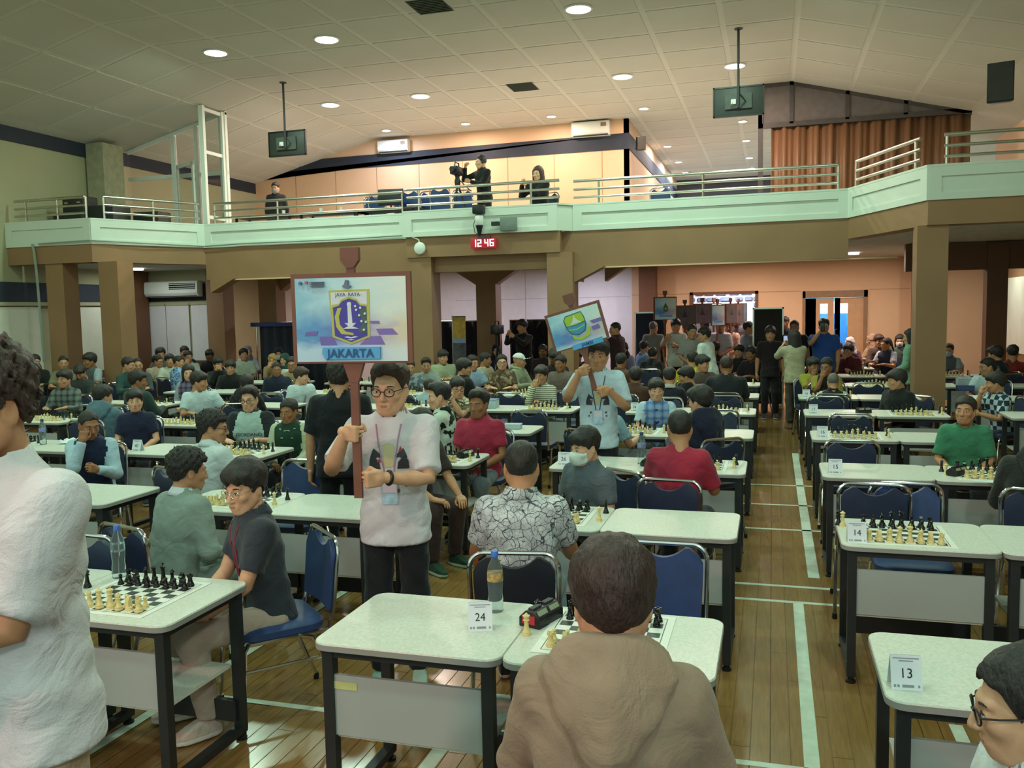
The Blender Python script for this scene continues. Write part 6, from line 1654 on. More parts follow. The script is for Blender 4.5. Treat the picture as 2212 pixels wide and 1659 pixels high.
# emblem coordinates measured on the printed board, centre origin
def Z(pts, cx=1047, cy=825, k=0.55 / 1755): return [((x - cx) * k, (cy - y) * k) for x, y in pts]
gold = C_('emblem_gold', 'b9b860'); indigo = C_('emblem_indigo', '4440a0'); cr_ = C_('emblem_white', 'd5dbe6'); green = C_('emblem_green', '46605f'); purple = C_('print_purple', '7d6ab4'); plate = C_('print_blue_plate', '5aa6dc')
navy_t = M('navy_lettering', '1f4f86', 0.5, var=0); dark_t = M('dark_lettering', '3a3a4a', 0.5, var=0)
disc = lambda x, y, r, n=12: [(x + r * math.cos(2 * PI * i / n), y + r * math.sin(2 * PI * i / n)) for i in range(n)]
JK = [('print_square', Z([(1440, 970), (1700, 965), (1790, 1060), (1490, 1060)]), purple), ('print_square', Z([(540, 1075), (760, 1075), (820, 1205), (560, 1205)]), C_('print_violet', '6f66b0')),
      ('print_square', Z([(1180, 1200), (1330, 1080), (1510, 1075), (1580, 1205)]), purple), ('print_square', Z([(330, 1000), (520, 990), (500, 1055), (300, 1060)]), C_('print_violet', '6f66b0')), ('print_square', Z([(1340, 850), (1490, 850), (1510, 890), (1380, 890)]), purple),
      ('shield_border', Z([(715, 380), (1355, 375), (1348, 1090), (1050, 1195), (755, 1085)]), gold),
      ('shield_top', Z([(748, 412), (1320, 408), (1316, 610), (748, 640)]), cr_),
      ('shield_arch', Z([(755, 600), (870, 585), (915, 520), (1035, 478), (1160, 520), (1215, 585), (1312, 600), (1312, 660), (755, 660)]), gold),
      ('shield_field', Z([(778, 640), (868, 615), (925, 548), (1038, 508), (1150, 548), (1205, 612), (1305, 632), (1308, 1068), (1050, 1158), (795, 1065)]), indigo),
      ('rice_ear', Z([(850, 650), (915, 645), (868, 780), (882, 900), (965, 1000), (1085, 1025), (1095, 1058), (900, 1040), (822, 930), (802, 780)]), gold),
      ('cotton_branch', Z([(1215, 650), (1303, 645), (1306, 1030), (1170, 1010), (1200, 950), (1245, 850), (1200, 745)]), green),
      ('monument', Z([(1010, 610), (1066, 610), (1082, 880), (1140, 872), (1100, 912), (1075, 925), (1185, 962), (925, 962), (1015, 922), (955, 872), (1012, 880)]), cr_),
      ('flame', Z(disc(1038, 594, 36)), cr_), ('wave', Z([(945, 1085), (1000, 1075), (1050, 1090), (1110, 1075), (1165, 1085), (1110, 1097), (1050, 1108), (1000, 1097)]), cr_), ('wave', Z([(985, 1125), (1050, 1118), (1115, 1122), (1050, 1138)]), cr_)]
for x, y in ((1135, 625), (1215, 650), (1150, 680), (1195, 762), (1285, 738), (1230, 850), (1300, 862), (1265, 980)): JK.append(('cotton_boll', Z(disc(x, y, 18, 8)), cr_))
JK += [('name_plate', Z([(600, 1240), (1510, 1235), (1505, 1415), (650, 1420), (590, 1330)]), plate), ('chess_crest', Z([(975, 350), (1060, 350), (1080, 320), (1035, 310), (1040, 240), (1000, 230), (975, 300), (945, 325)]), C_('print_slate', '6a7590'))]
JK += [('header_mark', Z(disc(370, 255, 22, 8)), C_('print_red', 'c06a78')), ('header_mark', Z(disc(275, 265, 24, 8)), C_('print_slate2', '6a6a80'))] + [('header_line', Z([(430, y), (650, y), (650, y + 10), (430, y + 10)]), C_('print_slate2', '6a6a80')) for y in (250, 278, 308)]
sign((-1.905, 3.735, 1.970), 0.10, 0.0, 'large framed sign with a blue shield emblem reading JAKARTA on a wooden staff', 0.55, 0.395, JK,
     [('JAKARTA', 0.056, 0.0, (825 - 1335) * 0.55 / 1755, navy_t, 0.0012), ('JAYA  RAYA', 0.023, -0.004, (825 - 452) * 0.55 / 1755, dark_t, 0.0003)], 0.66)
def Y2(pts): return [((x - 300) / 600 * 0.42, (1165 - y) / 600 * 0.42) for x, y in pts]
lime = C_('emblem_lime', 'a6c63a'); teal = C_('emblem_blue', '3f93c4'); dk = C_('emblem_dark', '3e6670')
JB = [('shield_border', Y2([(165, 1050), (200, 1000), (395, 990), (420, 1060), (425, 1160), (390, 1230), (300, 1260), (215, 1225), (175, 1150)]), dk),
      ('shield_top', Y2([(178, 1050), (205, 1012), (390, 1002), (408, 1060), (412, 1110), (300, 1130), (190, 1125)]), lime), ('mosque', Y2([(300, 1005), (312, 1050), (345, 1095), (380, 1112), (225, 1118), (262, 1095), (288, 1050)]), cr_),
      ('shield_water', Y2([(192, 1132), (300, 1140), (412, 1122), (408, 1160), (380, 1218), (300, 1246), (225, 1212), (185, 1150)]), teal), ('wave', Y2([(205, 1165), (300, 1178), (400, 1150), (400, 1162), (300, 1192), (205, 1178)]), lime),
      ('ribbon', Y2([(225, 1235), (300, 1290), (380, 1270), (440, 1190), (462, 1195), (430, 1290), (320, 1320), (235, 1290)]), lime), ('name_plate', Y2([(190, 1355), (560, 1345), (560, 1410), (190, 1415)]), plate), ('print_square', Y2([(470, 1130), (600, 1125), (620, 1165), (500, 1170)]), purple), ('print_square', Y2([(470, 1200), (560, 1190), (570, 1240), (480, 1245)]), purple)]
sign((-1.545, 7.05, 1.845), 0.05, -0.27, 'tilted pale blue sign with a yellow-green shield emblem reading JAMBI', 0.43, 0.29, JB, [('JAMBI', 0.04, 0.05, -0.152, navy_t, 0.0008)], 0.40)
sign((-2.02, 17.36, 1.965), 0.75, 0.0, 'portrait-looking sign with a green leaf-shaped emblem held high at the rear', 0.50, 0.42,
     [('emblem', [(0, 0.12), (0.055, 0.03), (0.05, -0.06), (-0.05, -0.06), (-0.055, 0.03)], C_('emblem_leaf_green', '3d6b3a')), ('emblem_core', disc(0, 0, 0.025), gold), ('name_plate', [(-0.16, -0.16), (0.16, -0.16), (0.16, -0.12), (-0.16, -0.12)], plate)], [], 0.75)
for (x, y, rz, w, lab, dark) in ((-1.80, 19.0, 0.0, 0.44, 'grey backlit sign with a dark crest beside the green emblem sign', True), (-1.45, 19.25, 0.2, 0.36, 'narrow grey backlit sign overlapping the crest sign', True), (-1.22, 19.6, 0.9, 0.42, 'pale sign edge-on in the doorway queue', False),
                           (-1.08, 18.6, 1.0, 0.42, 'lavender sign with a blue name plate in the doorway queue', False), (-0.86, 19.6, 1.1, 0.42, 'brown tinted sign turned sideways in the doorway queue', True), (-0.72, 20.2, 1.15, 0.42, 'last brown tinted sign before the lobby wall', True)):
    sign((x, y, 1.80 + 0.04 * random.random()), rz, 0.0, lab, w, 0.40, [('crest', [(0, 0.12), (0.03, 0.02), (0.07, -0.03), (-0.07, -0.03), (-0.03, 0.02)], M('dark_crest', '453f44', 0.6, var=0))] if dark else [('name_plate', [(-0.14, -0.15), (0.14, -0.15), (0.14, -0.11), (-0.14, -0.11)], plate)], [], 0.7, 0, dark)

person(-1.80, 19.32, 1.64, 10, 6, 'procession member in a grey shirt under the crest sign', stand=True, pose='front', shirt=('shirt', '8f8c8c'), hair='short', skin=2)
person(-1.42, 19.55, 1.66, 14, 10, 'procession member in a plum shirt under the narrow grey sign', stand=True, pose='front', shirt=('shirt', '7c6870'), hair='mop', skin=2)
# print on the carriers' tees: two knights, a cream king motif and coloured lines
KN = [(-0.03, -0.055), (0.03, -0.055), (0.028, -0.015), (0.018, 0.02), (0.004, 0.05), (-0.006, 0.042), (-0.02, 0.03), (-0.04, 0.012), (-0.036, 0.0), (-0.018, 0.006), (-0.006, 0.0), (-0.024, -0.02)]
def tee_print(label, k=1.0, t0=0.30):
    m1 = C_('tee_ink_dark', '34343c'); m2 = C_('tee_ink_red', 'b04050'); m3 = C_('tee_ink_cream', 'c9c49a'); m4 = C_('tee_ink_violet', '6a4f86')
    f = lambda pts: ([(x * k, y * k) for x, y in pts], [tuple(range(len(pts)))])
    decal(label, f(KN), 'knight_print', m1, t0, 0.072); decal(label, f([(-x, y) for x, y in KN]), 'knight_print', m1, t0, -0.072)
    decal(label, f([(-0.022, -0.05), (0.022, -0.05), (0.03, 0.06), (0.0, 0.075), (-0.03, 0.06)]), 'king_print', m3, t0 + 0.005, 0.0)
    decal(label, f([(-0.012, -0.012), (0.012, -0.012), (0.0, 0.018)]), 'accent_print', m2, t0 + 0.045, 0.062); decal(label, f([(-0.012, -0.01), (0.014, -0.012), (0.004, 0.012)]), 'accent_print', m2, t0 - 0.01, -0.05)
    for i, (a, b) in enumerate(((-0.075, 0.085), (-0.09, 0.09), (-0.03, 0.05))):
        decal(label, f([(a, -0.008), (b, -0.008), (b, 0.010), (a, 0.010)]), 'line_print', (m1, m4, m2)[i], t0 - 0.115 - 0.028 * i)
L1 = 'young man in glasses and white printed tee carrying the JAKARTA sign'
person(-1.885, 4.10, 1.74, 14, 4, L1, pose='hang', stand=True, hand='grip', shirt=('tee', 'd6d3da'), pants='1c2024', hair='quiff', hcol='brown', skin=0, extra=(('glasses', 'b'), ('lanyard', 'b98fa6')), shoes=('a9c9bf', 'd5dcd6'), pitch=4, lean=2, wide=1.0, lod=0,
       grips=[((-0.085, -0.365, 1.415), (0.72, -0.7, 0), (0.7, 0.72, 0), (0.02, 0, 1)), ((-0.075, -0.365, 1.195), (-0.72, -0.7, 0), (-0.7, 0.72, 0), (0.02, 0, 1))],
       pole_r=(-0.55, 0.1, -1), pole_l=(0.9, 0.1, -1))
tee_print(L1, 1.0, 0.33)
# wrist watch on the left wrist
_b = BODY_POS[L1]; _w, _e = _b[9][1], _b[9][3]; _d = (_w - _e).normalized(); _c = _w - _d * 0.035
_mb = MB().tube([_c + (_d.orthogonal().normalized() * math.cos(a) + _d.cross(_d.orthogonal().normalized()) * math.sin(a)) * 0.031 for a in np.linspace(0, 2 * PI, 17)[:-1]], 0.009, 8, 0, True)
_mb.build('wrist_watch', m_black, _b[0])
L2 = 'young man in a pale blue-white tee carrying the tilted JAMBI sign'
person(-1.43, 7.34, 1.735, 8, 4, L2, pose='hang', stand=True, hand='grip', shirt=('tee', 'bcd2e0'), pants='23262c', hair='mop', skin=1, extra=(('lanyard', '3a4a63'),), lean=2, lod=1,
       grips=[((-0.06, -0.33, 1.49), (0.72, -0.7, 0), (0.7, 0.72, 0), (-0.25, 0, 1)), ((0.02, -0.33, 1.30), (-0.72, -0.7, 0), (-0.7, 0.72, 0), (-0.25, 0, 1))], pole_r=(-0.5, 0.1, -1), pole_l=(0.6, 0.1, -1))
tee_print(L2, 0.9, 0.30)
L3 = 'young man in a white tee carrying the green emblem sign at the rear'
person(-1.84, 17.55, 1.745, 20, 10, L3, pose='hang', stand=True, hand='grip', shirt=('tee', 'cfd6cd'), pants='26262a', hair='mop', skin=1, lean=2,
       grips=[((-0.16, -0.34, 1.40), (0.72, -0.7, 0), (0.7, 0.72, 0), (0, 0, 1)), ((-0.16, -0.34, 1.24), (-0.72, -0.7, 0), (-0.7, 0.72, 0), (0, 0, 1))], pole_r=(-0.5, 0.1, -1), pole_l=(0.7, 0.1, -1))
tee_print(L3, 0.9, 0.30)
L0 = 'young man in a white tee with red lanyard standing at the stage edge'
person(-1.685, 1.50, 1.935, -6, -6, L0, pose='front', stand=True, z0=0.22, shirt=('tee', 'd9d7dc'), pants='b9a084', hair='curly', hcol='brown', skin=1, extra=(('lanyard', 'c2506a'),), pitch=10, lean=3, wide=1.06, lod=0,
       wr=(-0.16, -0.33, 1.13), wl=(-0.03, -0.31, 1.12), pole_l=(0.35, 0.25, -1), hand='curl', hs_=1.06)
tee_print(L0, 1.0, 0.30)
# seated person behind the carrier: brown trousers, arm on the knee
person(-2.62, 6.30, 1.25, 62, 70, 'boy in brown trousers and green-soled shoes seated behind the sign carrier', pose='lap', shirt=('tee', '3a3230'), pants='3c2d2c', hair='short', skin=1, shoes=('23402f', 'b5d6c2'), wr=(-0.13, -0.42, 0.62), wl=(0.15, -0.44, 0.60), lean=14)
o = thing('drinking_bottle', 'orange-red drinking bottle on the floor beside the brown trousers boy', 'bottle', (-2.05, 5.95, 0.0))
MB().lathe([(0.045, 0), (0.05, 0.02), (0.05, 0.20), (0.04, 0.23), (0.03, 0.24)], 16).build('bottle_body', M('orange_plastic', 'b4532c', 0.35, var=0.06), o)
MB().lathe([(0.034, 0.235), (0.034, 0.28), (0.02, 0.285)], 14).build('cap', M('orange_plastic', 'b4532c', 0.35, var=0.06), o)
# lettering and details on clothes
RG = 'boy with glasses in a pale raglan shirt with dark sleeves and lettering'
decal(RG, text_geo('GIORDANO', 0.052, 0.0006), 'lettering', dark_t, 0.30)
decal(RG, ([(-0.10, -0.006), (0.10, -0.006), (0.08, 0.008), (-0.08, 0.008)], [(0, 1, 2, 3)]), 'underline_print', dark_t, 0.245)
TI = 'boy in a blue plaid waistcoat over a white shirt with purple tie'
decal(TI, ([(-0.015, 0.06), (0.015, 0.06), (0.034, -0.10), (0, -0.13), (-0.034, -0.10)], [(0, 1, 2, 3, 4)]), 'tie', C_('purple_tie', '3d3478'), 0.40)
GV = 'boy in a dark green varsity jacket with cream sleeves'
decal(GV, ([(-0.035, -0.16), (0.035, -0.16), (0.035, 0.11), (-0.035, 0.11)], [(0, 1, 2, 3)]), 'inner_shirt', cloth('a8b3a4'), 0.37)
for sg in (-1, 1):
    for k in (0.0, 0.016): decal(GV, ([(sg * (0.046 + k), 0.02), (sg * (0.053 + k), 0.02), (sg * (0.083 + k * 0.7), 0.13), (sg * (0.076 + k * 0.7), 0.13)], [(0, 1, 2, 3)]), 'collar_stripe', C_('cream_trim', 'c9cfb4'), 0.37)
NV = 'boy in navy varsity jacket with pale blue sleeves, hand over his face'
decal(NV, ([(-0.045, -0.022), (0.045, -0.022), (0.045, 0.022), (-0.045, 0.022)], [(0, 1, 2, 3)]), 'name_patch', C_('patch_white', 'b9c6cf'), 0.26, 0.09)
NH = 'boy in a navy hooded sweatshirt turned away beside the red shirt'
decal(NH, text_geo('(A)', 0.09, 0.001), 'back_print', cr_, 0.20, -0.02, True)
WT = 'boy in a white printed tee leaning on the desk in profile'
decal(WT, ([(0.0, -0.09), (0.05, -0.07), (0.03, -0.02), (0.045, 0.05), (0.02, 0.085), (0.01, 0.03), (-0.03, -0.07)], [tuple(range(7))]), 'line_print', C_('grey_blue_print', '7f94a6'), 0.30)
BL = 'girl in a black headscarf and navy top with white print'
decal(BL, ([(-0.04, -0.06), (0.04, -0.06), (0.05, 0.02), (0.0, 0.07), (-0.05, 0.02)], [tuple(range(5))]), 'white_print', cr_, 0.33)
HO = 'young man seen from behind in a beige hooded sweatshirt at desk twenty-four'
# phones held up
def phone(label, lab, col='23242a', side=0):
    b = BODY_POS[label]; root, hc, wr_ = b[0], b[6], b[9][side]
    p = root.matrix_basis @ (wr_ + (wr_ - b[9][2 + side]).normalized() * 0.09 + Vector((0, -0.03, 0.02)))
    q = thing('phone', lab, 'phone', p, root.rotation_euler.z)
    bevelled(MB().box((0, 0, 0), (0.075, 0.010, 0.155)), 'case', M('phone_' + col, col, 0.3, var=0), q, 0.003, 2)
    MB().box((0, 0.0056, 0), (0.068, 0.001, 0.145)).build('screen', emis('phone_screen', (0.5, 0.6, 0.9), 0.8), q, smooth=False)
phone('woman with long hair in a beige jacket raising a phone in the aisle', 'blue phone held up by the beige jacket woman', '5f8fd0')
phone('man in a royal blue shirt raising a phone before the double door', 'dark phone held up by the royal blue shirt man')
phone('man in a maroon jacket filming with a phone near the right pier', 'pale phone held up by the maroon jacket man', '9a93a6')

# ================================================================== EMPTY CHAIRS
for x, y, f, k, lab in ((-0.50, 3.86, 0, 'b', 'empty blue chair across the board from the hooded sweatshirt'), (-3.42, 3.90, 176, 'n', 'empty navy chair with its back to the nearest left board'),
        (-3.42, 5.66, 4, 'b', 'empty blue chair behind the board next to the black tee man'), (0.80, 5.56, 0, 'b', 'empty navy-blue chair across the board from card fourteen'),
        (0.63, 7.86, 180, 'n', 'empty chair tucked at the desk numbered sixteen'), (0.77, 9.70, 180, 'n', 'empty chair tucked at the desk numbered seventeen'), (0.62, 6.02, 178, 'n', 'empty chair tucked at the desk numbered fifteen'),
        (-2.60, 9.62, 178, 'n', 'empty navy chair in front of the pale blue card box'), (-2.63, 11.30, 2, 'n', 'empty chair behind the board beside the pale blue card box'), (-3.43, 11.62, 176, 'n', 'empty chair hung with a bag strap before the striped jersey boy'),
        (-0.55, 9.35, 0, 'n', 'empty chair behind the cream pieces beside the navy hooded boy'), (-0.56, 11.42, 180, 'n', 'empty chair just in front of the dark tee man'), (-1.98, 12.1, 60, 'n', 'empty chair behind the brown sweater leaning boy'),
        (-6.96, 11.32, 178, 'n', 'empty chair before the navy jacket boy'), (-7.98, 9.34, 170, 'n', 'empty chair behind the navy polo boy'), (0.62, 11.45, 180, 'n', 'empty chair before the desk numbered eighteen'),
        (1.30, 13.45, 180, 'n', 'empty chair before the desk numbered nineteen'), (0.70, 13.4, 180, 'n', 'empty chair beside the lime green bottle'), (2.75, 9.55, 180, 'n', 'empty chair by the checked shirt boy'),
        (-9.6, 10.9, 150, 'b', 'empty blue chair behind the plaid shirt boy'), (-5.05, 3.98, 182, 'n', 'empty chair before the varsity jacket boy desk'), (-9.0, 7.8, 180, 'n', 'empty chair before the plaid shirt boy desk')):
    place_chair(x, y, f, lab, None, k)
# shoulder bag strap on the chair before the striped boy, hand bag
o = MB().tube([(-3.60, 11.40, 0.83), (-3.72, 11.36, 0.70), (-3.76, 11.36, 0.52), (-3.70, 11.36, 0.40), (-3.60, 11.38, 0.52), (-3.56, 11.40, 0.72)], 0.012, 6, 0, True).build('bag_strap', cloth('1d2130'))
tag(o, 'dark shoulder strap looped over an empty chair back', 'strap')

# ================================================================== THINGS ON WALLS, CEILING AND GALLERY
def tv(x, y, zc, rz, label):
    r = thing('hanging_tv', label, 'television', (x, y, 0), rz)
    bevelled(MB().b2((-0.42, 0, zc - 0.25), (0.42, 0.05, zc + 0.25)), 'casing', M('tv_back', '343833', 0.5), r, 0.008, 2)
    for a, b, c, d in ((-0.42, 0.42, zc + 0.225, zc + 0.25), (-0.42, 0.42, zc - 0.25, zc - 0.225), (-0.42, -0.395, zc - 0.25, zc + 0.25), (0.395, 0.42, zc - 0.25, zc + 0.25)):
        MB().b2((a, -0.012, c), (b, 0.0, d)).build('bezel', m_black, r, smooth=False)
    MB().b2((-0.22, -0.04, zc - 0.13), (0.22, -0.0, zc + 0.12)).build('rear_box', M('tv_back2', '4c514b', 0.6), r, smooth=False)
    MB().tube([(0, -0.06, zc - 0.1), (0, -0.06, ZC)], 0.022, 10).build('rod', m_dgrey, r)
    MB().lathe([(0.07, 0), (0.07, 0.02)], 14, (0, -0.06, ZC - 0.02)).build('ceiling_plate', m_dgrey, r)
    MB().b2((-0.12, -0.09, zc - 0.06), (-0.04, -0.04, zc + 0.02)).build('power_box', m_white, r, smooth=False)
    MB().tube([(-0.06, -0.08, zc), (-0.12, -0.09, zc - 0.08), (0.02, -0.08, zc - 0.11), (0.12, -0.06, zc - 0.02), (0.03, -0.075, zc + 0.1)], 0.008, 6).build('cable', m_black, r)
tv(-9.38, 15.87, 5.43, 0.0, 'dark flat television hung from a ceiling rod over the left gallery')
tv(-0.57, 15.57, 5.44, 0.0, 'grey-backed television hung from a ceiling rod beside the curtain')
def ac(x0, x1, y, z0, z1, label, ducted=False):
    r = thing('air_conditioner', label, 'air conditioner', ((x0 + x1) / 2, y, 0))
    w = x1 - x0
    pr = [(0, z0), (-0.16, z0 + 0.02), (-0.21, z0 + 0.09), (-0.20, z1 - 0.03), (-0.17, z1), (0, z1)]
    bevelled(MB().prism(pr, -w / 2, w / 2, 0, lambda u, v, q: (q, u, v)), 'housing', m_white, r, 0.012, 2)
    MB().b2((-w * 0.46, -0.19, z0 + 0.012), (w * 0.46, -0.05, z0 + 0.03)).build('louvre', m_dgrey, r, smooth=False)
    if ducted:
        MB().b2((-w * 0.02, -0.215, z1 - 0.19), (w * 0.46, -0.20, z1 - 0.05)).build('grille', m_black, r, smooth=False)
        for k in range(3): MB().b2((-w * 0.02, -0.222, z1 - 0.17 + 0.045 * k), (w * 0.46, -0.205, z1 - 0.16 + 0.045 * k)).build('slat', m_white, r, smooth=False)
    else:
        MB().b2((w * 0.28, -0.213, z1 - 0.15), (w * 0.42, -0.205, z1 - 0.06)).build('energy_label', M('label_brown', '8a6f55', 0.5), r, smooth=False)
ac(-10.02, -9.16, YB - 0.01, 6.20, 6.52, 'white split air conditioner at the left of the gallery wall')
ac(-4.78, -3.84, YB - 0.01, 6.22, 6.58, 'white split air conditioner beside the passage corner')
ac(-13.72, -12.3, 16.94, 2.44, 2.80, 'grey ducted air conditioner above the left rear window', True)
# clock with seven segment digits
ck = thing('digital_clock', 'red digital clock showing 12 46 under the parapet', 'clock', (-4.93, 14.90, 3.195), 0)
bevelled(MB().b2((-0.235, -0.07, -0.088), (0.235, 0, 0.088)), 'case', emis('clock_red', (0.75, 0.02, 0.05), 0.55), ck, 0.012, 2)
SEGM = {'1': 'bc', '2': 'abged', '4': 'fgbc', '6': 'afgedc'}
def digit(ch, cx):
    w, h, t_ = 0.036, 0.062, 0.015; b = MB()
    R_ = {'a': (-w, h - t_, w, h), 'g': (-w, -t_ / 2, w, t_ / 2), 'd': (-w, -h, w, -h + t_), 'f': (-w, 0, -w + t_, h), 'b': (w - t_, 0, w, h), 'e': (-w, -h, -w + t_, 0), 'c': (w - t_, -h, w, 0)}
    for q in SEGM[ch]:
        x0, z0, x1, z1 = R_[q]; b.b2((cx + x0, -0.076, z0), (cx + x1, -0.0705, z1))
    b.build('digit', emis('clock_digits', (1.0, 0.72, 0.70), 5.0), ck, smooth=False)
for ch_, cx in zip('1246', (-0.165, -0.065, 0.065, 0.165)): digit(ch_, cx)
bl = thing('alarm_bell', 'round white alarm bell on the beam beside the parapet step', 'bell', (-6.16, 14.90, 3.15))
MB().lathe([(0.02, 0), (0.105, 0.0), (0.115, 0.02), (0.10, 0.045), (0.05, 0.06), (0.005, 0.063)], 24, (0, 0, 0), 0, Matrix.Rotation(PI / 2, 3, 'X')).build('dome', m_white, bl)
MB().tube([(0, -0.02, 0.1), (-0.02, -0.02, 0.16), (-0.14, -0.03, 0.21)], 0.012, 6).build('cable', m_white, bl)
pz = thing('ptz_camera', 'white and black robotic camera clamped to the parapet above the clock', 'camera', (-4.98, 14.80, 3.3))
MB().lathe([(0.06, 0.2), (0.075, 0.22), (0.075, 0.36), (0.06, 0.38)], 18).build('housing', m_white, pz)
MB().lathe([(0.02, 0.0), (0.03, 0.05), (0.05, 0.14), (0.07, 0.2)], 16).build('mount', m_black, pz)
bevelled(MB().b2((-0.10, -0.09, 0.40), (0.10, 0.09, 0.56)), 'camera_body', m_black, pz, 0.02, 2)
MB().tube([(0, -0.02, 0.03), (-0.08, -0.02, 0.08), (-0.10, -0.02, 0.22), (-0.05, -0.03, 0.34)], 0.006, 6).build('cable', m_black, pz)
MB().b2((-0.03, -0.02, -0.03), (0.20, 0.05, 0.02)).build('bracket', m_dgrey, pz, smooth=False)
fb = thing('floodlight', 'grey flat floodlight on the parapet beside the robotic camera', 'floodlight', (-4.42, 14.76, 3.5))
bevelled(MB().b2((-0.16, -0.03, -0.12), (0.14, 0.05, 0.12)), 'housing', M('flood_grey', '76807a', 0.5), fb, 0.01, 2)
MB().b2((-0.32, -0.02, -0.02), (-0.18, 0.05, 0.05)).build('driver', m_black, fb, smooth=False)
def speaker(loc, rz, tilt, sz, label):
    r = thing('wall_speaker', label, 'speaker', loc, rz)
    w, d, h = sz
    c = bevelled(MB().prism([(-w / 2, 0), (w / 2, 0), (w * 0.36, d), (-w * 0.36, d)], -h / 2, h / 2), 'cabinet', m_black, r, 0.01, 2); c.rotation_euler = (tilt, 0, 0)
    g = MB().b2((-w * 0.45, -0.01, -h * 0.46), (w * 0.45, 0.0, h * 0.46)).build('grille', M('speaker_grille', '3a3734', 0.8), r, smooth=False); g.rotation_euler = (tilt, 0, 0)
    MB().tube([(0, d * 0.8, 0), (0, d + 0.12, -h * 0.2), (0.0, d + 0.3, -h * 0.2)], 0.02, 8).build('bracket', m_steel, r)
speaker((3.05, 14.0, 5.05), -0.25, 0.12, (0.34, 0.3, 0.54), 'black loudspeaker bracketed high at the right of the gallery')
speaker((-3.05, 21.5, 5.95), 0.5, 0.1, (0.22, 0.2, 0.32), 'small black loudspeaker on the passage corner')
# glazed partition and door frames on the left gallery
gp = thing('glazed_partition', 'white framed glass partition with an open door on the left gallery', 'partition', (0, 0, 3.3))
tg = NT('partition_glass'); tg.b.inputs['Transmission Weight'].default_value = 1.0; tg.b.inputs['IOR'].default_value = 1.12
m_glass = tg.out((0.86, 0.9, 0.88), 0.02)
yp = 16.5
def post(x0, x1, y0, y1, z0, z1, nm='post'): MB().b2((x0, y0, z0 - 3.3), (x1, y1, z1 - 3.3)).build(nm, m_white, gp, smooth=False)
xs = [-13.75, -12.55, -11.95, -11.25]
for x in xs[1:]: post(x - 0.05, x + 0.05, yp - 0.04, yp + 0.04, 3.3, ceil_z(x) - 0.02)
post(-13.75, -11.2, yp - 0.03, yp + 0.03, 5.02, 5.10, 'transom'); post(-13.75, -11.2, yp - 0.03, yp + 0.03, 3.85, 3.92, 'transom')
MB().prism([(-13.75, ceil_z(-13.75) - 3.38), (-11.2, ceil_z(-11.2) - 3.38), (-11.2, ceil_z(-11.2) - 3.31), (-13.75, ceil_z(-13.75) - 3.31)], yp - 0.03, yp + 0.03, 0, lambda u, v, q: (u, q, v)).build('head_rail', m_white, gp, smooth=False)
for a, b in zip(xs, xs[1:]):
    MB().prism([(a + 0.05, 0.62), (b - 0.05, 0.62), (b - 0.05, ceil_z(b) - 3.39), (a + 0.05, ceil_z(a) - 3.39)], yp - 0.005, yp + 0.005, 0, lambda u, v, q: (u, q, v)).build('pane', m_glass, gp, smooth=False)
# wing panel towards the parapet
post(-11.32, -11.22, 15.72, 15.80, 3.3, ceil_z(-11.27) - 0.02); post(-11.32, -11.22, 16.38, 16.46, 3.3, ceil_z(-11.27) - 0.02)
for z in (4.02, 5.35, 6.22): post(-11.30, -11.24, 15.78, 16.40, z, z + 0.07, 'transom')
for z0, z1 in ((4.09, 5.35), (5.42, 6.22)): MB().b2((-11.275, 15.80, z0 - 3.3), (-11.265, 16.38, z1 - 3.3)).build('pane', m_glass, gp, smooth=False)
# open door leaf
dl = link('door_leaf', None, gp, (-12.45, yp - 0.05, 0), -0.5)
dm = MB(); dm.b2((0, -0.02, 0), (0.07, 0.02, 1.98)); dm.b2((0.73, -0.02, 0), (0.80, 0.02, 1.98)); dm.b2((0, -0.02, 1.9), (0.8, 0.02, 1.98)); dm.b2((0, -0.02, 0), (0.8, 0.02, 0.12))
dm.build('leaf_frame', m_white, dl, smooth=False); MB().b2((0.07, -0.004, 0.12), (0.73, 0.004, 1.9)).build('pane', m_glass, dl, smooth=False)
# gallery people and gear
person(-5.36, 16.1, 4.955, -30, -50, 'camera operator in black with headphones standing on the gallery', stand=True, pose='front', shirt=('long', '17191b'), pants='1a1c1f', hair='crew', skin=0, extra=('headphones',), z0=3.3, wr=(-0.22, -0.30, 1.50), wl=(-0.05, -0.34, 1.20), lod=1)
person(-4.16, 15.8, 4.62, -20, -16, 'woman in black aiming a small camera over the gallery railing', pose='front', shirt=('jacket', '17181b'), pants='17181b', hair='long', hcol='brown', skin=0, z0=3.3, lod=1, wr=(-0.20, -0.32, 1.02), wl=(-0.10, -0.32, 1.0), chair='n')
person(-10.62, 17.4, 4.93, 20, 10, 'person in a dark cap standing at the gallery tables', stand=True, pose='hang', shirt=('jacket', '23252a'), hair='short', skin=1, z0=3.3, extra=(('mask', '8f8b90'),))
vc = thing('video_camera', 'black video camera on a tripod in front of the gallery operator', 'video camera', (-5.75, 15.85, 3.3))
for k in range(3):
    a = 2 * PI * k / 3 + 0.4
    MB().tube([(0, 0, 1.12), (0.16 * math.cos(a), 0.16 * math.sin(a), 0.6), (0.34 * math.cos(a), 0.34 * math.sin(a), 0.0)], [0.022, 0.018, 0.012], 8).build('leg', m_black, vc)
MB().lathe([(0.05, 1.08), (0.06, 1.16), (0.04, 1.22), (0.05, 1.27)], 14).build('fluid_head', m_black, vc)
bevelled(MB().b2((-0.08, -0.20, 1.27), (0.08, 0.16, 1.42)), 'camera_body', m_black, vc, 0.015, 2)
MB().lathe([(0.045, 0), (0.05, 0.1)], 14, (0, -0.2, 1.345), 0, Matrix.Rotation(PI / 2, 3, 'X')).build('lens', m_black, vc)
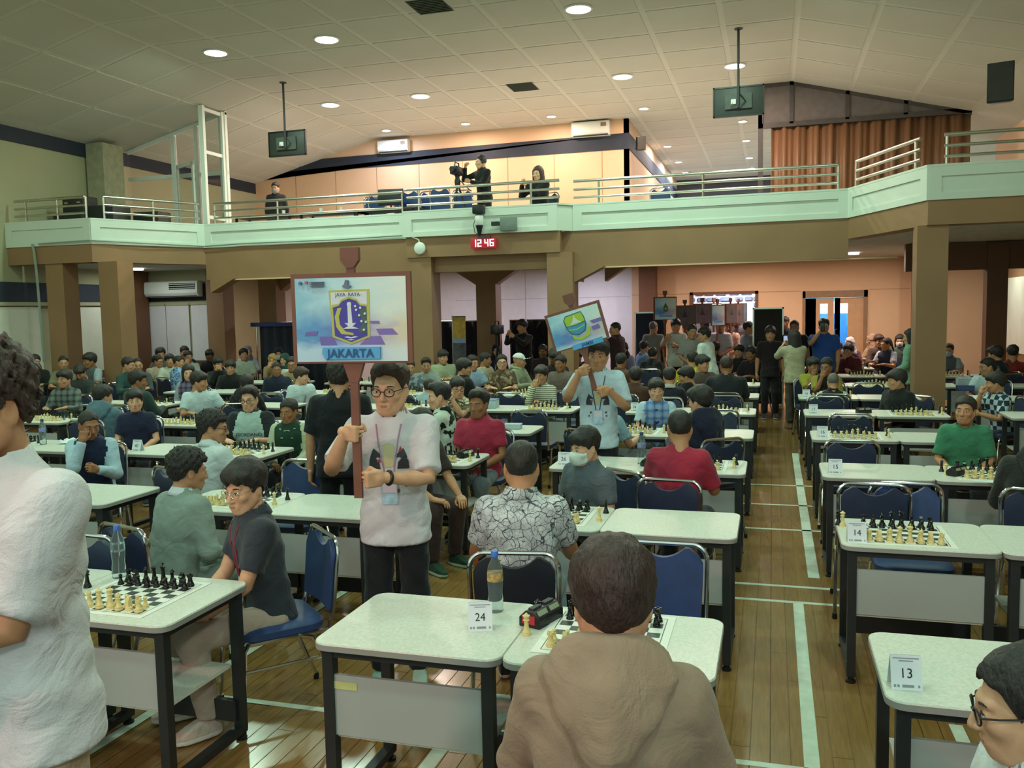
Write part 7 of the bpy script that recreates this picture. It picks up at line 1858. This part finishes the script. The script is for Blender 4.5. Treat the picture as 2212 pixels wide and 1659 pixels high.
MB().tube([(0, 0.1, 1.42), (0, 0.08, 1.50), (0, -0.1, 1.50), (0, -0.14, 1.42)], 0.013, 8).build('handle', m_black, vc)
MB().tube([(0, 0.1, 1.2), (0.12, 0.4, 1.02)], 0.010, 8).build('pan_bar', m_black, vc)
for i, (x, y, f) in enumerate(((-8.15, 17.3, 200), (-7.8, 17.0, 170), (-7.45, 17.4, 185), (-7.0, 16.7, 180), (-6.65, 17.0, 175), (-6.3, 16.6, 180), (-6.05, 17.1, 190))):
    for lv in range(3):
        place_chair(x, y - 0.01 * lv, f, 'blue chair in the stacks on the gallery left of the video camera', 'stacked gallery chairs', 'b', 3.3 + 0.125 * lv)
place_chair(-1.9, 16.6, 160, 'blue chair on the gallery near the passage', None, 'b', 3.3)
for x, lab in ((-10.0, 'long gallery table at the left of the railing'), (-8.5, 'long gallery table with small cups'), (-7.3, 'gallery table carrying a black monitor')):
    r = thing('folding_table', lab, 'table', (x, 16.1, 3.3))
    MB().b2((-0.7, -0.3, 0.70), (0.7, 0.3, 0.73)).build('tabletop', m_dgrey, r, smooth=False)
    for sx in (-1, 1):
        for sy in (-1, 1): MB().b2((sx * 0.62 - 0.02, sy * 0.24 - 0.02, 0), (sx * 0.62 + 0.02, sy * 0.24 + 0.02, 0.70)).build('leg', m_black, r, smooth=False)
    MB().b2((-0.6, 0.2, 0.2), (0.6, 0.22, 0.66)).build('modesty_panel', m_panel, r, smooth=False)
mo = thing('monitor', 'black flat monitor standing on the gallery table', 'monitor', (-7.25, 16.1, 4.03), 0.1)
bevelled(MB().b2((-0.26, -0.02, 0.08), (0.26, 0.02, 0.40)), 'casing', m_black, mo, 0.006, 2)
MB().lathe([(0.10, 0), (0.10, 0.012), (0.02, 0.02), (0.02, 0.12)], 16).build('stand', m_black, mo)
for x in (-8.75, -8.3, -9.6): 
    tag(MB().lathe([(0.028, 0), (0.036, 0.09), (0.038, 0.095)], 14).build('paper_cup', m_white, None, (x, 16.0, 4.03)), 'white paper cup on a long gallery table', 'cup', 'paper cups on the gallery tables')
# equipment stacked at the far left of the gallery
for x, y, z, d, lab in ((-13.3, 14.4, 3.3, (0.7, 0.5, 0.75), 'black equipment case at the left end of the gallery'), (-12.6, 14.5, 3.3, (0.6, 0.5, 0.9), 'tall dark equipment case next to the left pillar'), (-13.2, 14.4, 4.05, (0.5, 0.4, 0.35), 'small dark case stacked on another case'), (-12.0, 15.0, 3.3, (0.6, 0.4, 0.8), 'dark amplifier rack before the glazed partition')):
    r = thing('equipment_case', lab, 'case', (x, y, z))
    bevelled(MB().b2((-d[0] / 2, -d[1] / 2, 0), (d[0] / 2, d[1] / 2, d[2])), 'case_body', M('case_dark', '262b27', 0.6), r, 0.015, 2)
    for sx in (-1, 1): MB().b2((sx * d[0] * 0.3 - 0.04, -d[1] / 2 - 0.012, d[2] * 0.6), (sx * d[0] * 0.3 + 0.04, -d[1] / 2, d[2] * 0.68)).build('latch', m_steel, r, smooth=False)
# ground floor: screens, booth, drape, banner
def screen(x0, x1, y, h, mat, label, rz=0.0):
    r = thing('folding_screen', label, 'screen', ((x0 + x1) / 2, y, 0), rz); w = x1 - x0
    MB().b2((-w / 2 + 0.03, -0.012, 0.08), (w / 2 - 0.03, 0.012, h - 0.03)).build('panel', mat, r, smooth=False)
    f = MB(); f.b2((-w / 2, -0.02, 0), (-w / 2 + 0.03, 0.02, h)); f.b2((w / 2 - 0.03, -0.02, 0), (w / 2, 0.02, h)); f.b2((-w / 2, -0.02, h - 0.03), (w / 2, 0.02, h)); f.b2((-w / 2, -0.25, 0), (-w / 2 + 0.03, 0.25, 0.04)); f.b2((w / 2 - 0.03, -0.25, 0), (w / 2, 0.25, 0.04))
    f.build('frame', m_steel, r, smooth=False)
screen(-0.37, 0.21, 17.6, 1.95, M('screen_black', '2a2422', 0.8), 'dark brown free-standing screen at the aisle end')
screen(-2.86, -2.2, 18.9, 1.90, M('screen_blue', '2d3448', 0.8), 'slate blue free-standing screen behind the green emblem sign', 0.1)
bo = thing('display_booth', 'dark draped booth with a blue top bar behind the left crowd', 'booth', (-10.3, 17.2, 0))
MB().b2((-0.95, -0.05, 1.74), (0.95, 0.6, 1.83)).build('top_bar', M('booth_blue', '27346e', 0.5), bo, smooth=False)
dp = MB(); L_ = np.linspace(-0.75, 0.95, 60); vs = [(x, 0.03 * math.sin(x * 26), 0.0) for x in L_] + [(x, 0.015 * math.sin(x * 26 + 0.6), 1.74) for x in L_]
o = dp.add(vs, [(i, i + 1, 61 + i, 60 + i) for i in range(59)]).build('drape', cloth('262a36'), bo); o.modifiers.new('t', 'SOLIDIFY').thickness = 0.008
for sx in (-0.9, 0.9): MB().tube([(sx, 0.1, 0), (sx, 0.1, 1.74)], 0.02, 8).build('post', m_steel, bo)
for x0, x1, lab in ((-7.5, -6.15, 'black drape panel left of the inner column'), (-5.6, -4.3, 'glossy black drape panel right of the inner column')):
    r = thing('drape_panel', lab, 'drape', ((x0 + x1) / 2, 18.6, 0)); w = x1 - x0
    L_ = np.linspace(-w / 2, w / 2, 60); vs = [(x, 0.03 * math.sin(x * 24), 0.0) for x in L_] + [(x, 0.02 * math.sin(x * 24), 1.76) for x in L_]
    o = MB().add(vs, [(i, i + 1, 61 + i, 60 + i) for i in range(59)]).build('cloth', cloth('1d1b27'), r); o.modifiers.new('t', 'SOLIDIFY').thickness = 0.006
    MB().tube([(-w / 2, 0, 1.77), (w / 2, 0, 1.77)], 0.015, 8).build('top_rail', m_steel, r)
rb = thing('rollup_banner', 'narrow standing banner with a yellow heading before the black drape', 'banner', (-6.03, 16.5, 0))
MB().b2((-0.14, 0, 0.06), (0.14, 0.006, 1.90)).build('sheet', M('banner_lower', '5c5f68', 0.5, var=0.5, scale=5), rb, smooth=False)
MB().b2((-0.135, -0.003, 1.45), (0.135, 0.0, 1.88)).build('heading', M('banner_yellow', 'c9a045', 0.5, var=0.25, scale=9), rb, smooth=False)
MB().b2((-0.135, -0.003, 1.36), (0.135, 0.0, 1.45)).build('strip', M('banner_blue', '8fa6c9', 0.5, var=0.1), rb, smooth=False)
MB().b2((-0.15, -0.1, 0.0), (0.15, 0.1, 0.06)).build('base', m_steel, rb, smooth=False)
MB().tube([(-0.15, 0.02, 0.05), (-0.15, 0.02, 1.92)], 0.012, 8).build('pole', m_steel, rb)
fv = thing('video_camera', 'shoulder video camera on a stand before the black drape', 'video camera', (-5.35, 16.9, 0))
for k in range(3):
    a = 2 * PI * k / 3; MB().tube([(0, 0, 1.3), (0.3 * math.cos(a), 0.3 * math.sin(a), 0)], 0.016, 6).build('leg', m_black, fv)
bevelled(MB().b2((-0.08, -0.22, 1.52), (0.08, 0.2, 1.70)), 'camera_body', m_black, fv, 0.015, 2)
MB().lathe([(0.05, 1.28), (0.05, 1.52)], 12).build('head', m_black, fv)
MB().tube([(0, 0.1, 1.70), (0, 0.08, 1.78), (0, -0.12, 1.78), (0, -0.16, 1.70)], 0.013, 8).build('handle', m_black, fv)
